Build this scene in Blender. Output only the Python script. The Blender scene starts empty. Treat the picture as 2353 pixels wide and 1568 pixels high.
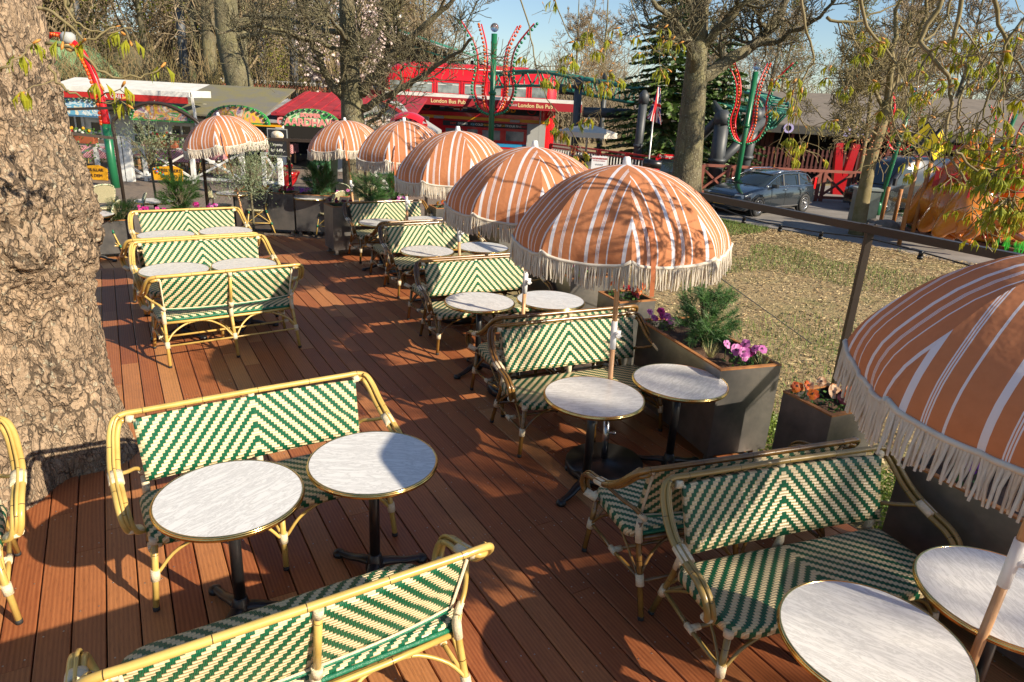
import bpy, math, random
import numpy as np
from mathutils import Vector, Matrix, noise
D2R = math.radians
sc = bpy.context.scene
# ------------------------------------------------------------------ camera
CAMH = 2.62
PIT, ROL, FPX = D2R(19.41), D2R(3.13), 1567.0
cam_d = bpy.data.cameras.new("camera"); cam = bpy.data.objects.new("camera", cam_d)
sc.collection.objects.link(cam); sc.camera = cam
cam_d.sensor_width = 36; cam_d.lens = 36*FPX/2353.0; cam_d.clip_start = 0.05; cam_d.clip_end = 1500
_f = Vector((0, math.cos(PIT), -math.sin(PIT))); _r = Vector((1, 0, 0)); _u = Vector((0, math.sin(PIT), math.cos(PIT)))
CX = _r*math.cos(ROL) + _u*math.sin(ROL); CU = -_r*math.sin(ROL) + _u*math.cos(ROL)
cam.matrix_world = Matrix(((CX.x, CU.x, -_f.x, 0), (CX.y, CU.y, -_f.y, 0), (CX.z, CU.z, -_f.z, CAMH), (0, 0, 0, 1)))
# ------------------------------------------------------------------ light
SUN_EL, SUN_AZ = 28.5, -30.0          # azimuth measured from +X (math sense)
sd = Vector((math.cos(D2R(SUN_AZ))*math.cos(D2R(SUN_EL)), math.sin(D2R(SUN_AZ))*math.cos(D2R(SUN_EL)), math.sin(D2R(SUN_EL))))
sun_d = bpy.data.lights.new("sun", 'SUN'); sun_d.energy = 5.0; sun_d.angle = D2R(0.55); sun_d.color = (1.0, 0.87, 0.68)
sun = bpy.data.objects.new("sun", sun_d); sc.collection.objects.link(sun)
sun.rotation_euler = sd.to_track_quat('Z', 'Y').to_euler()
w = bpy.data.worlds.new("World"); sc.world = w; w.use_nodes = True
nt = w.node_tree; nt.nodes.clear()
sky = nt.nodes.new('ShaderNodeTexSky'); sky.sky_type = 'NISHITA'; sky.sun_disc = False
sky.sun_elevation = D2R(SUN_EL); sky.sun_rotation = D2R(90-SUN_AZ); sky.air_density = 1.0; sky.dust_density = 0.35; sky.ozone_density = 3.0
bg = nt.nodes.new('ShaderNodeBackground'); bg.inputs[1].default_value = 0.085
wo = nt.nodes.new('ShaderNodeOutputWorld'); nt.links.new(sky.outputs[0], bg.inputs[0]); nt.links.new(bg.outputs[0], wo.inputs[0])
sc.view_settings.view_transform = 'Standard'; sc.view_settings.look = 'None'; sc.view_settings.gamma = 1
sc.view_settings.exposure = 0.80
sc.cycles.max_bounces = 6; sc.cycles.transparent_max_bounces = 8; sc.cycles.diffuse_bounces = 3; sc.cycles.glossy_bounces = 3
sc.cycles.transmission_bounces = 4; sc.cycles.caustics_reflective = False; sc.cycles.caustics_refractive = False
sc.cycles.sample_clamp_indirect = 6
# ------------------------------------------------------------------ helpers
def _ray(px, py): return _f + CX*((px-1176.5)/FPX) - CU*((py-784)/FPX)
def at(px, py, z=0.0):                 # point seen at a photo position on the level z
    d = _ray(px, py); t = (z-CAMH)/d.z; return Vector((d.x*t, d.y*t, z))
def dp(px, py, Y):                     # point seen at a photo position at distance Y
    d = _ray(px, py); t = Y/d.y; return Vector((d.x*t, Y, CAMH+d.z*t))
G = -0.15                              # level of the ground round the deck
def tag(o, label=None, cat=None, group=None, kind=None):
    if label: o['label'] = label
    if cat: o['category'] = cat
    if group: o['group'] = group
    if kind: o['kind'] = kind
    return o
def empty(name, loc=(0, 0, 0), rz=0.0, label=None, cat=None, group=None):
    o = bpy.data.objects.new(name, None); o.empty_display_size = .1; sc.collection.objects.link(o)
    o.location = loc; o.rotation_euler = (0, 0, rz); tag(o, label, cat, group); return o
def dup(o, loc=None, rz=None, label=None, parent=None, scale=None, rot=None):
    c = o.copy(); sc.collection.objects.link(c)
    if parent is not None:
        mb = o.matrix_basis.copy(); c.parent = parent; c.matrix_basis = mb
    if loc is not None: c.location = loc
    if rz is not None: c.rotation_euler = (0, 0, rz)
    if rot is not None: c.rotation_euler = rot
    if scale is not None: c.scale = (scale,)*3 if not hasattr(scale, '__len__') else scale
    if label: c['label'] = label
    for ch in [x for x in KIDS.get(o.name, [])]:
        dup(ch, parent=c)
        KIDS.setdefault(c.name, []).append(LAST[0])
    LAST[0] = c
    return c
KIDS = {}; LAST = [None]
def adopt(ch, parent):
    ch.parent = parent; KIDS.setdefault(parent.name, []).append(ch); return ch
class MB:
    def __init__(s): s.v = []; s.f = []; s.m = []; s.uv = []; s.sm = []
    def add(s, V, F, m=0, uv=None, sm=True):
        b = len(s.v); s.v.extend([tuple(p) for p in V])
        for k, f in enumerate(F):
            s.f.append(tuple(b+i for i in f)); s.m.append(m); s.sm.append(sm)
            if uv is None: s.uv.extend([(0.0, 0.0)]*len(f))
            else: s.uv.extend([uv[i] for i in f])
        return s
    def box(s, c, d, rz=0.0, m=0, M=None, taper=1.0):
        x, y, z = d[0]/2, d[1]/2, d[2]/2
        V = [(-x, -y, -z), (x, -y, -z), (x, y, -z), (-x, y, -z), (-x*taper, -y*taper, z), (x*taper, -y*taper, z), (x*taper, y*taper, z), (-x*taper, y*taper, z)]
        cr, sr = math.cos(rz), math.sin(rz)
        if M is not None: V = [M @ Vector(p) for p in V]
        V = [(p[0]*cr-p[1]*sr+c[0], p[0]*sr+p[1]*cr+c[1], p[2]+c[2]) for p in V]
        s.add(V, [(0, 3, 2, 1), (4, 5, 6, 7), (0, 1, 5, 4), (1, 2, 6, 5), (2, 3, 7, 6), (3, 0, 4, 7)], m, sm=False); return s
    def bar(s, a, b, w, h=None, m=0):  # square bar from a to b
        return s.tube([a, b], [(w)*.7071, (w)*.7071], n=4, m=m, sm=False, rot=math.pi/4, sq=(h or w)/w)
    def tube(s, P, r, n=8, m=0, cap=True, sm=True, closed=False, rot=0.0, sq=1.0, tw=None):
        P = [Vector(p) for p in P]; N = len(P)
        R = r if hasattr(r, '__len__') else [r]*N
        T = []
        for i in range(N):
            if closed: t = P[(i+1) % N]-P[i-1]
            else: t = P[min(i+1, N-1)]-P[max(i-1, 0)]
            T.append(t.normalized() if t.length > 1e-9 else Vector((0, 0, 1)))
        ref = Vector((0, 0, 1)) if abs(T[0].z) < .95 else Vector((1, 0, 0))
        u = T[0].cross(ref).normalized(); V = []; UV = []; L = 0
        for i in range(N):
            u = (u - T[i]*u.dot(T[i]))
            u = u.normalized() if u.length > 1e-6 else T[i].orthogonal().normalized()
            w_ = T[i].cross(u)
            if i: L += (P[i]-P[i-1]).length
            for k in range(n):
                a = 2*math.pi*k/n+rot
                V.append(P[i]+(u*math.cos(a)+w_*math.sin(a)*sq)*R[i]); UV.append((k/n, L))
        F = []
        for i in range(N if closed else N-1):
            for k in range(n):
                a = i*n+k; b = i*n+(k+1) % n; c = ((i+1) % N)*n+(k+1) % n; d = ((i+1) % N)*n+k
                F.append((a, d, c, b))
        s.add(V, F, m, UV, sm)
        if cap and not closed and n > 2:
            b = len(s.v)-N*n
            s.f.append(tuple(b+k for k in range(n))); s.m.append(m); s.sm.append(False); s.uv.extend([(0, 0)]*n)
            e = b+(N-1)*n
            s.f.append(tuple(e+n-1-k for k in range(n))); s.m.append(m); s.sm.append(False); s.uv.extend([(0, 0)]*n)
        return s
    def lathe(s, prof, n=24, c=(0, 0, 0), m=0, sm=True, sx=1, sy=1, a0=0, closed=False):
        V = []; F = []
        for (r, z) in prof:
            for k in range(n):
                a = 2*math.pi*k/n+a0; V.append((c[0]+r*math.cos(a)*sx, c[1]+r*math.sin(a)*sy, c[2]+z))
        Np = len(prof)
        for i in range(Np if closed else Np-1):
            for k in range(n):
                j = (i+1) % Np
                F.append((i*n+k, i*n+(k+1) % n, j*n+(k+1) % n, j*n+k))
        if not closed:
            if prof[0][0] > 1e-4: F.append(tuple(n-1-k for k in range(n)))
            if prof[-1][0] > 1e-4: F.append(tuple((Np-1)*n+k for k in range(n)))
        s.add(V, F, m, sm=sm); return s
    def ball(s, c, r, n=10, m=0, sz=1.0, sx=1.0, sy=1.0):
        k = max(4, n//2)
        return s.lathe([(max(r*math.sin(math.pi*i/k), 1e-5), -r*sz*math.cos(math.pi*i/k)) for i in range(k+1)], n, c, m, sx=sx, sy=sy)
    def quad(s, a, b, c, d, m=0, uv=((0, 0), (1, 0), (1, 1), (0, 1))): s.add([a, b, c, d], [(0, 1, 2, 3)], m, uv, sm=False); return s
    def plate(s, pts, y0, y1, m=0):    # outline in (x,z) extruded along y
        n = len(pts); V = [(p[0], y0, p[1]) for p in pts]+[(p[0], y1, p[1]) for p in pts]
        F = [tuple(range(n)), tuple(range(2*n-1, n-1, -1))]+[((i+1) % n, i, i+n, (i+1) % n+n) for i in range(n)]
        s.add(V, F, m, sm=False); return s
    def build(s, name, mats, parent=None, loc=None, rz=None):
        me = bpy.data.meshes.new(name); me.from_pydata(s.v, [], s.f)
        if not hasattr(mats, '__len__'): mats = [mats]
        for x in mats: me.materials.append(x)
        me.polygons.foreach_set('material_index', s.m); me.polygons.foreach_set('use_smooth', s.sm)
        ul = me.uv_layers.new(name='UVMap'); ul.data.foreach_set('uv', [x for p in s.uv for x in p]); me.update()
        o = bpy.data.objects.new(name, me); sc.collection.objects.link(o)
        if parent is not None: adopt(o, parent)
        if loc is not None: o.location = loc
        if rz is not None: o.rotation_euler = (0, 0, rz)
        return o
def np_mesh(name, V, F, mats, mi=None, parent=None, sm=False):   # V (n,3) F (m,k) arrays
    me = bpy.data.meshes.new(name); k = F.shape[1]
    me.vertices.add(len(V)); me.vertices.foreach_set('co', V.astype(np.float32).ravel())
    me.loops.add(F.size); me.loops.foreach_set('vertex_index', F.astype(np.int32).ravel())
    me.polygons.add(len(F)); me.polygons.foreach_set('loop_start', np.arange(0, F.size, k, dtype=np.int32))
    me.polygons.foreach_set('use_smooth', np.full(len(F), sm))
    for x in (mats if hasattr(mats, '__len__') else [mats]): me.materials.append(x)
    if mi is not None: me.polygons.foreach_set('material_index', np.asarray(mi, dtype=np.int32))
    me.update(calc_edges=True); me.validate()
    o = bpy.data.objects.new(name, me); sc.collection.objects.link(o)
    if parent is not None: adopt(o, parent)
    return o
def spl(P, k=6, closed=False):         # Catmull-Rom
    P = [Vector(p) for p in P]; n = len(P); out = []
    for i in range(n if closed else n-1):
        a, b, c, d = (P[(i-1) % n], P[i], P[(i+1) % n], P[(i+2) % n]) if closed else (P[max(i-1, 0)], P[i], P[i+1], P[min(i+2, n-1)])
        for j in range(k):
            t = j/k; out.append(.5*((2*b)+(c-a)*t+(2*a-5*b+4*c-d)*t*t+(3*b-a-3*c+d)*t**3))
    if not closed: out.append(P[-1])
    return out
def lerp(a, b, t): return a+(b-a)*t
# ------------------------------------------------------------------ materials
MATS = {}
def M(name, col, rough=.6, metal=0.0, var=0.0, vs=6.0, bump=0.0, bs=None, col2=None, coat=0.0, stretch=None, spec=.5, trans=0.0, emit=None, thr=(.35, .65), alpha=1.0, detail=4):
    if name in MATS: return MATS[name]
    m = bpy.data.materials.new(name); m.use_nodes = True; n = m.node_tree.nodes; l = m.node_tree.links
    b = n['Principled BSDF']; b.inputs['Base Color'].default_value = (*col, 1); b.inputs['Roughness'].default_value = rough
    b.inputs['Metallic'].default_value = metal; b.inputs['Coat Weight'].default_value = coat; b.inputs['Specular IOR Level'].default_value = spec
    b.inputs['Transmission Weight'].default_value = trans
    if emit: b.inputs['Emission Color'].default_value = (*emit[0], 1); b.inputs['Emission Strength'].default_value = emit[1]
    tc = n.new('ShaderNodeTexCoord'); src = tc.outputs['Object']
    if stretch:
        mp = n.new('ShaderNodeMapping'); mp.inputs['Scale'].default_value = stretch; l.new(src, mp.inputs[0]); src = mp.outputs[0]
    if var or col2:
        tx = n.new('ShaderNodeTexNoise'); tx.inputs['Scale'].default_value = vs; tx.inputs['Detail'].default_value = detail; tx.inputs['Roughness'].default_value = .65
        l.new(src, tx.inputs['Vector']); mr = n.new('ShaderNodeMapRange'); mr.inputs[1].default_value = thr[0]; mr.inputs[2].default_value = thr[1]
        l.new(tx.outputs[0], mr.inputs[0]); mx = n.new('ShaderNodeMix'); mx.data_type = 'RGBA'
        c2 = col2 or tuple(max(0, c*(1-var)) for c in col); c1 = col if col2 else tuple(c*(1+var*.5) for c in col)
        mx.inputs[6].default_value = (*c1, 1); mx.inputs[7].default_value = (*c2, 1); l.new(mr.outputs[0], mx.inputs[0]); l.new(mx.outputs[2], b.inputs['Base Color'])
    if bump:
        tb = n.new('ShaderNodeTexNoise'); tb.inputs['Scale'].default_value = bs or vs*4; tb.inputs['Detail'].default_value = 5
        l.new(src, tb.inputs['Vector']); bp = n.new('ShaderNodeBump'); bp.inputs['Strength'].default_value = bump; bp.inputs['Distance'].default_value = .01
        l.new(tb.outputs[0], bp.inputs['Height']); l.new(bp.outputs[0], b.inputs['Normal'])
    MATS[name] = m; return m
def nd(m, t, **kw):
    x = m.node_tree.nodes.new('ShaderNode'+t)
    for k, v in kw.items(): setattr(x, k, v)
    return x
def mth(m, op, a, b=None, c=None):
    x = m.node_tree.nodes.new('ShaderNodeMath'); x.operation = op
    for i, v in enumerate((a, b, c)):
        if v is None: continue
        if hasattr(v, 'links'): m.node_tree.links.new(v, x.inputs[i])
        else: x.inputs[i].default_value = v
    return x.outputs[0]
def mixc(m, f, a, b):
    x = m.node_tree.nodes.new('ShaderNodeMix'); x.data_type = 'RGBA'
    if hasattr(f, 'links'): m.node_tree.links.new(f, x.inputs[0])
    else: x.inputs[0].default_value = f
    for i, v in ((6, a), (7, b)):
        if hasattr(v, 'links'): m.node_tree.links.new(v, x.inputs[i])
        else: x.inputs[i].default_value = (*v, 1)
    return x.outputs[2]
def base(name, rough=.6, **kw):
    m = bpy.data.materials.new(name); m.use_nodes = True; b = m.node_tree.nodes['Principled BSDF']; b.inputs['Roughness'].default_value = rough
    for k, v in kw.items(): b.inputs[k].default_value = v
    MATS[name] = m; return m, b, m.node_tree.links
def leafy(name, col, col2, vs=3.0, tr=.35, rough=.5):
    m, b, L = base(name, rough); tc = nd(m, 'TexCoord'); tx = nd(m, 'TexNoise'); tx.inputs['Scale'].default_value = vs; L.new(tc.outputs['Object'], tx.inputs['Vector'])
    c = mixc(m, mth(m, 'MULTIPLY_ADD', tx.outputs[0], 3.0, -1.0), col, col2); L.new(c, b.inputs['Base Color'])
    t = nd(m, 'BsdfTranslucent'); L.new(c, t.inputs[0]); ms = nd(m, 'MixShader'); ms.inputs[0].default_value = tr
    L.new(b.outputs[0], ms.inputs[1]); L.new(t.outputs[0], ms.inputs[2]); L.new(ms.outputs[0], m.node_tree.nodes['Material Output'].inputs[0]); return m
def weave(name, green, cream, P=.083, w=.0155, slope=1.12, frac=.47, rough=.38, chev=True):
    m, b, L = base(name, rough); tc = nd(m, 'TexCoord'); sp = nd(m, 'SeparateXYZ'); L.new(tc.outputs['UV'], sp.inputs[0])
    u, v = sp.outputs[0], sp.outputs[1]
    au = mth(m, 'ABSOLUTE', u) if chev else u
    ci = mth(m, 'FLOOR', mth(m, 'DIVIDE', au, w))
    t = mth(m, 'ADD', v, mth(m, 'MULTIPLY', ci, w*slope))
    fr = mth(m, 'FRACT', mth(m, 'DIVIDE', t, P)); g = mth(m, 'LESS_THAN', fr, frac)
    tx = nd(m, 'TexNoise'); tx.inputs['Scale'].default_value = 90; L.new(tc.outputs['UV'], tx.inputs['Vector'])
    gv = mixc(m, tx.outputs[0], tuple(c*.6 for c in green), tuple(c*1.35 for c in green)); cv = mixc(m, tx.outputs[0], tuple(c*.82 for c in cream), cream)
    col = mixc(m, g, cv, gv)
    # strand relief: three strands per column, leaning, and dark joints where green dives under cream
    st = mth(m, 'SINE', mth(m, 'MULTIPLY', mth(m, 'ADD', mth(m, 'DIVIDE', au, w), mth(m, 'MULTIPLY', v, 14.0)), 2*math.pi*2.0))
    cr = mth(m, 'SINE', mth(m, 'MULTIPLY', mth(m, 'DIVIDE', t, P/5.0), 2*math.pi))
    hg = mth(m, 'ADD', mth(m, 'MULTIPLY', st, g), mth(m, 'MULTIPLY', cr, mth(m, 'SUBTRACT', 1.0, g)))
    e1 = mth(m, 'LESS_THAN', mth(m, 'ABSOLUTE', mth(m, 'SUBTRACT', fr, frac)), .035); e2 = mth(m, 'LESS_THAN', fr, .035)
    e3 = mth(m, 'LESS_THAN', mth(m, 'ABSOLUTE', mth(m, 'SUBTRACT', mth(m, 'FRACT', mth(m, 'DIVIDE', au, w)), .5)), .46)
    dk = mth(m, 'MAXIMUM', e1, e2)
    dark = mth(m, 'MAXIMUM', mth(m, 'MULTIPLY', dk, .5), mth(m, 'MULTIPLY', mth(m, 'SUBTRACT', 1.0, e3), .28))
    dark = mth(m, 'MAXIMUM', dark, mth(m, 'MULTIPLY', mth(m, 'GREATER_THAN', mth(m, 'MULTIPLY', hg, -1.0), .82), .3))
    L.new(mixc(m, dark, col, (.03, .035, .015)), b.inputs['Base Color'])
    bp = nd(m, 'Bump'); bp.inputs['Strength'].default_value = .5; bp.inputs['Distance'].default_value = .004; L.new(hg, bp.inputs['Height']); L.new(bp.outputs[0], b.inputs['Normal'])
    return m
CREAM = (.80, .65, .38); GREEN = (.003, .115, .05)
M_weave = weave('chevron_weave', GREEN, CREAM)
M_weave_seat = weave('seat_weave', GREEN, CREAM, P=.075, slope=1.0)
def cane(name, c1, c2, rough=.32):
    m, b, L = base(name, rough); tc = nd(m, 'TexCoord'); tx = nd(m, 'TexNoise'); tx.inputs['Scale'].default_value = 3.2; tx.inputs['Detail'].default_value = 6; tx.inputs['Roughness'].default_value = .6
    L.new(tc.outputs['Object'], tx.inputs['Vector']); mr = nd(m, 'MapRange'); mr.inputs[1].default_value = .4; mr.inputs[2].default_value = .62; L.new(tx.outputs[0], mr.inputs[0])
    sp = nd(m, 'SeparateXYZ'); L.new(tc.outputs['UV'], sp.inputs[0])
    ring = mth(m, 'LESS_THAN', mth(m, 'FRACT', mth(m, 'DIVIDE', sp.outputs[1], .31)), .012)
    L.new(mixc(m, ring, mixc(m, mr.outputs[0], c1, c2), (.05, .03, .008)), b.inputs['Base Color'])
    b.inputs['Coat Weight'].default_value = .3; return m
M_gold = cane('pale_bamboo', (.62, .43, .12), (.46, .30, .075)); M_dark = cane('dark_bamboo', (.115, .052, .014), (.30, .16, .035), .22)
M_olive = cane('olive_bamboo', (.34, .235, .07), (.22, .14, .035))
M_wrap = M('cream_binding', (.80, .68, .46), .5, var=.15, vs=40, bump=.6, bs=140, stretch=(1, 1, 4)); M_gwrap = M('green_binding', (.01, .16, .08), .35, var=.3, vs=60, bump=.5, bs=150)
M_black = M('black_cast_iron', (.012, .012, .013), .33, var=.2, vs=20, bump=.08, bs=90); M_brass = M('polished_brass', (.80, .55, .20), .16, 1.0, var=.2, vs=15)
M_rubber = M('black_rubber', (.02, .02, .02), .7)
def marble():
    m, b, L = base('white_marble', .26); tc = nd(m, 'TexCoord'); mp = nd(m, 'Mapping'); mp.vector_type = 'POINT'; mp.inputs['Scale'].default_value = (1, 1, 1); oi = nd(m, 'ObjectInfo'); cx = nd(m, 'CombineXYZ'); L.new(mth(m, 'MULTIPLY', oi.outputs['Random'], 6.28), cx.inputs[2]); L.new(cx.outputs[0], mp.inputs['Rotation'])
    m2 = nd(m, 'Mapping'); m2.inputs['Scale'].default_value = (2.4, 12, 1); L.new(tc.outputs['Object'], mp.inputs[0]); L.new(mp.outputs[0], m2.inputs[0]); mp = m2; tx = nd(m, 'TexNoise'); tx.inputs['Scale'].default_value = 2.6; tx.inputs['Detail'].default_value = 9; tx.inputs['Roughness'].default_value = .72; tx.inputs['Distortion'].default_value = .7
    ad = nd(m, 'VectorMath'); ad.operation = 'ADD'; L.new(mp.outputs[0], ad.inputs[0]); L.new(oi.outputs['Location'], ad.inputs[1]); L.new(ad.outputs[0], tx.inputs['Vector'])
    v = mth(m, 'SUBTRACT', 1.0, mth(m, 'MULTIPLY', mth(m, 'ABSOLUTE', mth(m, 'SUBTRACT', tx.outputs[0], .5)), 11.0)); v = mth(m, 'MAXIMUM', v, 0.0)
    L.new(mixc(m, mth(m, 'MULTIPLY', mth(m, 'MULTIPLY', v, v), .6), (.74, .73, .70), (.40, .39, .37)), b.inputs['Base Color']); return m
M_marble = marble()
def canopy_mat():
    m, b, L = base('striped_canvas', .85); tc = nd(m, 'TexCoord'); sp = nd(m, 'SeparateXYZ'); L.new(tc.outputs['UV'], sp.inputs[0])
    u = sp.outputs[0]; fr = mth(m, 'MULTIPLY', mth(m, 'FRACT', mth(m, 'DIVIDE', mth(m, 'ADD', u, .5), .235)), .235); tot = None
    for c, wd in ((.030, .0115), (.0905, .0024), (.0985, .0024), (.1065, .0024), (.160, .0042)):
        x = mth(m, 'LESS_THAN', mth(m, 'ABSOLUTE', mth(m, 'SUBTRACT', fr, c)), wd); tot = x if tot is None else mth(m, 'MAXIMUM', tot, x)
    tx = nd(m, 'TexNoise'); tx.inputs['Scale'].default_value = 30; L.new(tc.outputs['Object'], tx.inputs['Vector'])
    c = mixc(m, tot, mixc(m, tx.outputs[0], (.55, .205, .085), (.66, .265, .115)), (.84, .82, .86)); L.new(c, b.inputs['Base Color'])
    tr = nd(m, 'BsdfTranslucent'); L.new(c, tr.inputs[0]); ms = nd(m, 'MixShader'); ms.inputs[0].default_value = .28
    bt = nd(m, 'TexNoise'); bt.inputs['Scale'].default_value = 9; bt.inputs['Detail'].default_value = 3; L.new(tc.outputs['Object'], bt.inputs['Vector'])
    bp = nd(m, 'Bump'); bp.inputs['Strength'].default_value = .35; bp.inputs['Distance'].default_value = .03; L.new(bt.outputs[0], bp.inputs['Height']); L.new(bp.outputs[0], b.inputs['Normal'])
    L.new(b.outputs[0], ms.inputs[1]); L.new(tr.outputs[0], ms.inputs[2]); L.new(ms.outputs[0], m.node_tree.nodes['Material Output'].inputs[0]); return m
M_canopy = canopy_mat()
M_fringe = leafy('cotton_fringe', (.86, .79, .68), (.78, .70, .58), 20, .25, .9)
M_pole = M('pale_beech', (.62, .34, .16), .45, var=.25, vs=5, stretch=(20, 20, 1.5)); M_white = M('white_plastic', (.78, .78, .78), .4); M_whitep = M('white_painted_wood', (.74, .74, .71), .55, var=.12, vs=4)
def deck_mat():
    m, b, L = base('hardwood_decking', .55); tc = nd(m, 'TexCoord'); at_ = nd(m, 'Attribute'); at_.attribute_name = 'tint'
    mp = nd(m, 'Mapping'); L.new(tc.outputs['UV'], mp.inputs[0]); mp.inputs['Scale'].default_value = (1.3, 14, 1)
    tx = nd(m, 'TexNoise'); tx.inputs['Scale'].default_value = 1.6; tx.inputs['Detail'].default_value = 9; tx.inputs['Roughness'].default_value = .68; tx.inputs['Distortion'].default_value = 1.2; L.new(mp.outputs[0], tx.inputs['Vector'])
    mp2 = nd(m, 'Mapping'); L.new(tc.outputs['UV'], mp2.inputs[0]); mp2.inputs['Scale'].default_value = (5, 110, 1); t2 = nd(m, 'TexNoise'); t2.inputs['Scale'].default_value = 3; t2.inputs['Detail'].default_value = 4; L.new(mp2.outputs[0], t2.inputs['Vector'])
    wv = nd(m, 'TexWave'); wv.bands_direction = 'Y'; wv.inputs['Scale'].default_value = 1.1; wv.inputs['Distortion'].default_value = 6; wv.inputs['Detail'].default_value = 3; wv.inputs['Detail Scale'].default_value = .6; L.new(mp.outputs[0], wv.inputs[0])
    f = mth(m, 'ADD', mth(m, 'MULTIPLY', tx.outputs[0], .7), mth(m, 'MULTIPLY', wv.outputs[0], .3))
    r = nd(m, 'ValToRGB'); r.color_ramp.elements[0].position = .25; r.color_ramp.elements[0].color = (.10, .032, .012, 1); r.color_ramp.elements[1].position = .75; r.color_ramp.elements[1].color = (.50, .20, .07, 1); L.new(f, r.inputs[0])
    r2 = nd(m, 'ValToRGB'); e = r2.color_ramp.elements; e[0].position = 0; e[0].color = (.22, .048, .016, 1); e[1].position = 1; e[1].color = (.60, .28, .105, 1)
    x = e.new(.3); x.color = (.33, .088, .028, 1); x = e.new(.7); x.color = (.47, .185, .066, 1); L.new(at_.outputs['Fac'], r2.inputs[0])
    c = mixc(m, .6, r.outputs[0], r2.outputs[0]); c = mixc(m, mth(m, 'MULTIPLY', mth(m, 'GREATER_THAN', t2.outputs[0], .60), .35), c, (.07, .025, .012))
    # spots and spills
    t3 = nd(m, 'TexNoise'); t3.inputs['Scale'].default_value = 1.7; t3.inputs['Detail'].default_value = 5; L.new(tc.outputs['Object'], t3.inputs['Vector']); mr = nd(m, 'MapRange'); mr.inputs[1].default_value = .55; mr.inputs[2].default_value = .8; L.new(t3.outputs[0], mr.inputs[0])
    c = mixc(m, mth(m, 'MULTIPLY', mr.outputs[0], .45), c, (.085, .032, .016)); L.new(c, b.inputs['Base Color'])
    bp = nd(m, 'Bump'); bp.inputs['Strength'].default_value = .25; bp.inputs['Distance'].default_value = .002; L.new(t2.outputs[0], bp.inputs['Height']); L.new(bp.outputs[0], b.inputs['Normal'])
    L.new(mth(m, 'MULTIPLY_ADD', tx.outputs[0], .25, .40), b.inputs['Roughness']); return m
M_deck = deck_mat()
M_screw = M('steel_screw', (.5, .48, .45), .3, 1.0)
def bark(name, c1, c2, c3, vs=7, bump=1.0, zs=.35, dist=.03, ck=.6):
    m, b, L = base(name, .9); tc = nd(m, 'TexCoord'); mp = nd(m, 'Mapping'); mp.inputs['Scale'].default_value = (1, 1, zs); L.new(tc.outputs['Object'], mp.inputs[0])
    def nz(sc_, det, src, dist_=0.0, ro=.6):
        x = nd(m, 'TexNoise'); x.inputs['Scale'].default_value = sc_; x.inputs['Detail'].default_value = det; x.inputs['Roughness'].default_value = ro; x.inputs['Distortion'].default_value = dist_; L.new(src, x.inputs['Vector']); return x
    o = tc.outputs['Object']; w_ = nz(vs*.45, 4, mp.outputs[0]); av = nd(m, 'VectorMath'); av.operation = 'MULTIPLY_ADD'; L.new(w_.outputs[1], av.inputs[0]); av.inputs[1].default_value = (3.2/vs,)*3; L.new(mp.outputs[0], av.inputs[2])
    def vor(sc_):
        v = nd(m, 'TexVoronoi'); v.feature = 'DISTANCE_TO_EDGE'; v.inputs['Scale'].default_value = sc_; L.new(av.outputs[0], v.inputs['Vector']); return v.outputs[0]
    f = nz(vs*4.5, 8, o, 0, .7).outputs[0]; big = nz(1.3, 3, o).outputs[0]; mid = nz(4.5, 5, o).outputs[0]; gate = nz(vs*.3, 2, o).outputs[0]; vc = nd(m, 'TexVoronoi'); vc.inputs['Scale'].default_value = vs; L.new(av.outputs[0], vc.inputs['Vector'])
    def crk(d, k, g): return mth(m, 'MINIMUM', mth(m, 'MAXIMUM', mth(m, 'ADD', mth(m, 'MULTIPLY', d, k), mth(m, 'MULTIPLY', mth(m, 'SUBTRACT', gate, .5), g)), 0.0), 1.0)
    r1 = crk(vor(vs), 15.0, 3.0); r2 = crk(vor(vs*2.6), 9.0, -3.5); lich = mth(m, 'MULTIPLY', mth(m, 'GREATER_THAN', nz(26, 4, o).outputs[0], .60), mth(m, 'GREATER_THAN', mid, .48))
    sp = nd(m, 'SeparateXYZ'); L.new(vc.outputs['Color'], sp.inputs[0])
    c = mixc(m, mth(m, 'MULTIPLY_ADD', f, 2.4, -.7), c2, c1); c = mixc(m, mth(m, 'MULTIPLY_ADD', big, 3.0, -1.2), c, c3); c = mixc(m, mth(m, 'MULTIPLY', sp.outputs[0], .45), c, tuple(x*.6 for x in c2)); c = mixc(m, mth(m, 'MULTIPLY_ADD', mid, 2.6, -1.25), c, tuple(x*.6 for x in c2)); c = mixc(m, mth(m, 'MULTIPLY', lich, .35), c, (.52, .55, .42))
    cr = mth(m, 'MULTIPLY', r1, mth(m, 'MULTIPLY_ADD', r2, .45, .55)); c = mixc(m, mth(m, 'MULTIPLY', mth(m, 'SUBTRACT', 1.0, cr), ck), c, (.040, .026, .015)); L.new(c, b.inputs['Base Color'])
    h = mth(m, 'ADD', mth(m, 'ADD', mth(m, 'MULTIPLY', cr, .8), mth(m, 'MULTIPLY', sp.outputs[1], .35)), mth(m, 'MULTIPLY', f, .6)); bp = nd(m, 'Bump'); bp.inputs['Strength'].default_value = bump; bp.inputs['Distance'].default_value = dist; L.new(h, bp.inputs['Height']); L.new(bp.outputs[0], b.inputs['Normal']); return m
M_bark = bark('chestnut_bark', (.55, .40, .26), (.33, .225, .14), (.36, .27, .18), 10, .9, .5, .028, .8); M_bark2 = bark('grey_green_bark', (.26, .22, .13), (.12, .10, .06), (.20, .19, .085), 6, .7, .3, .03, .45)
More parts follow.
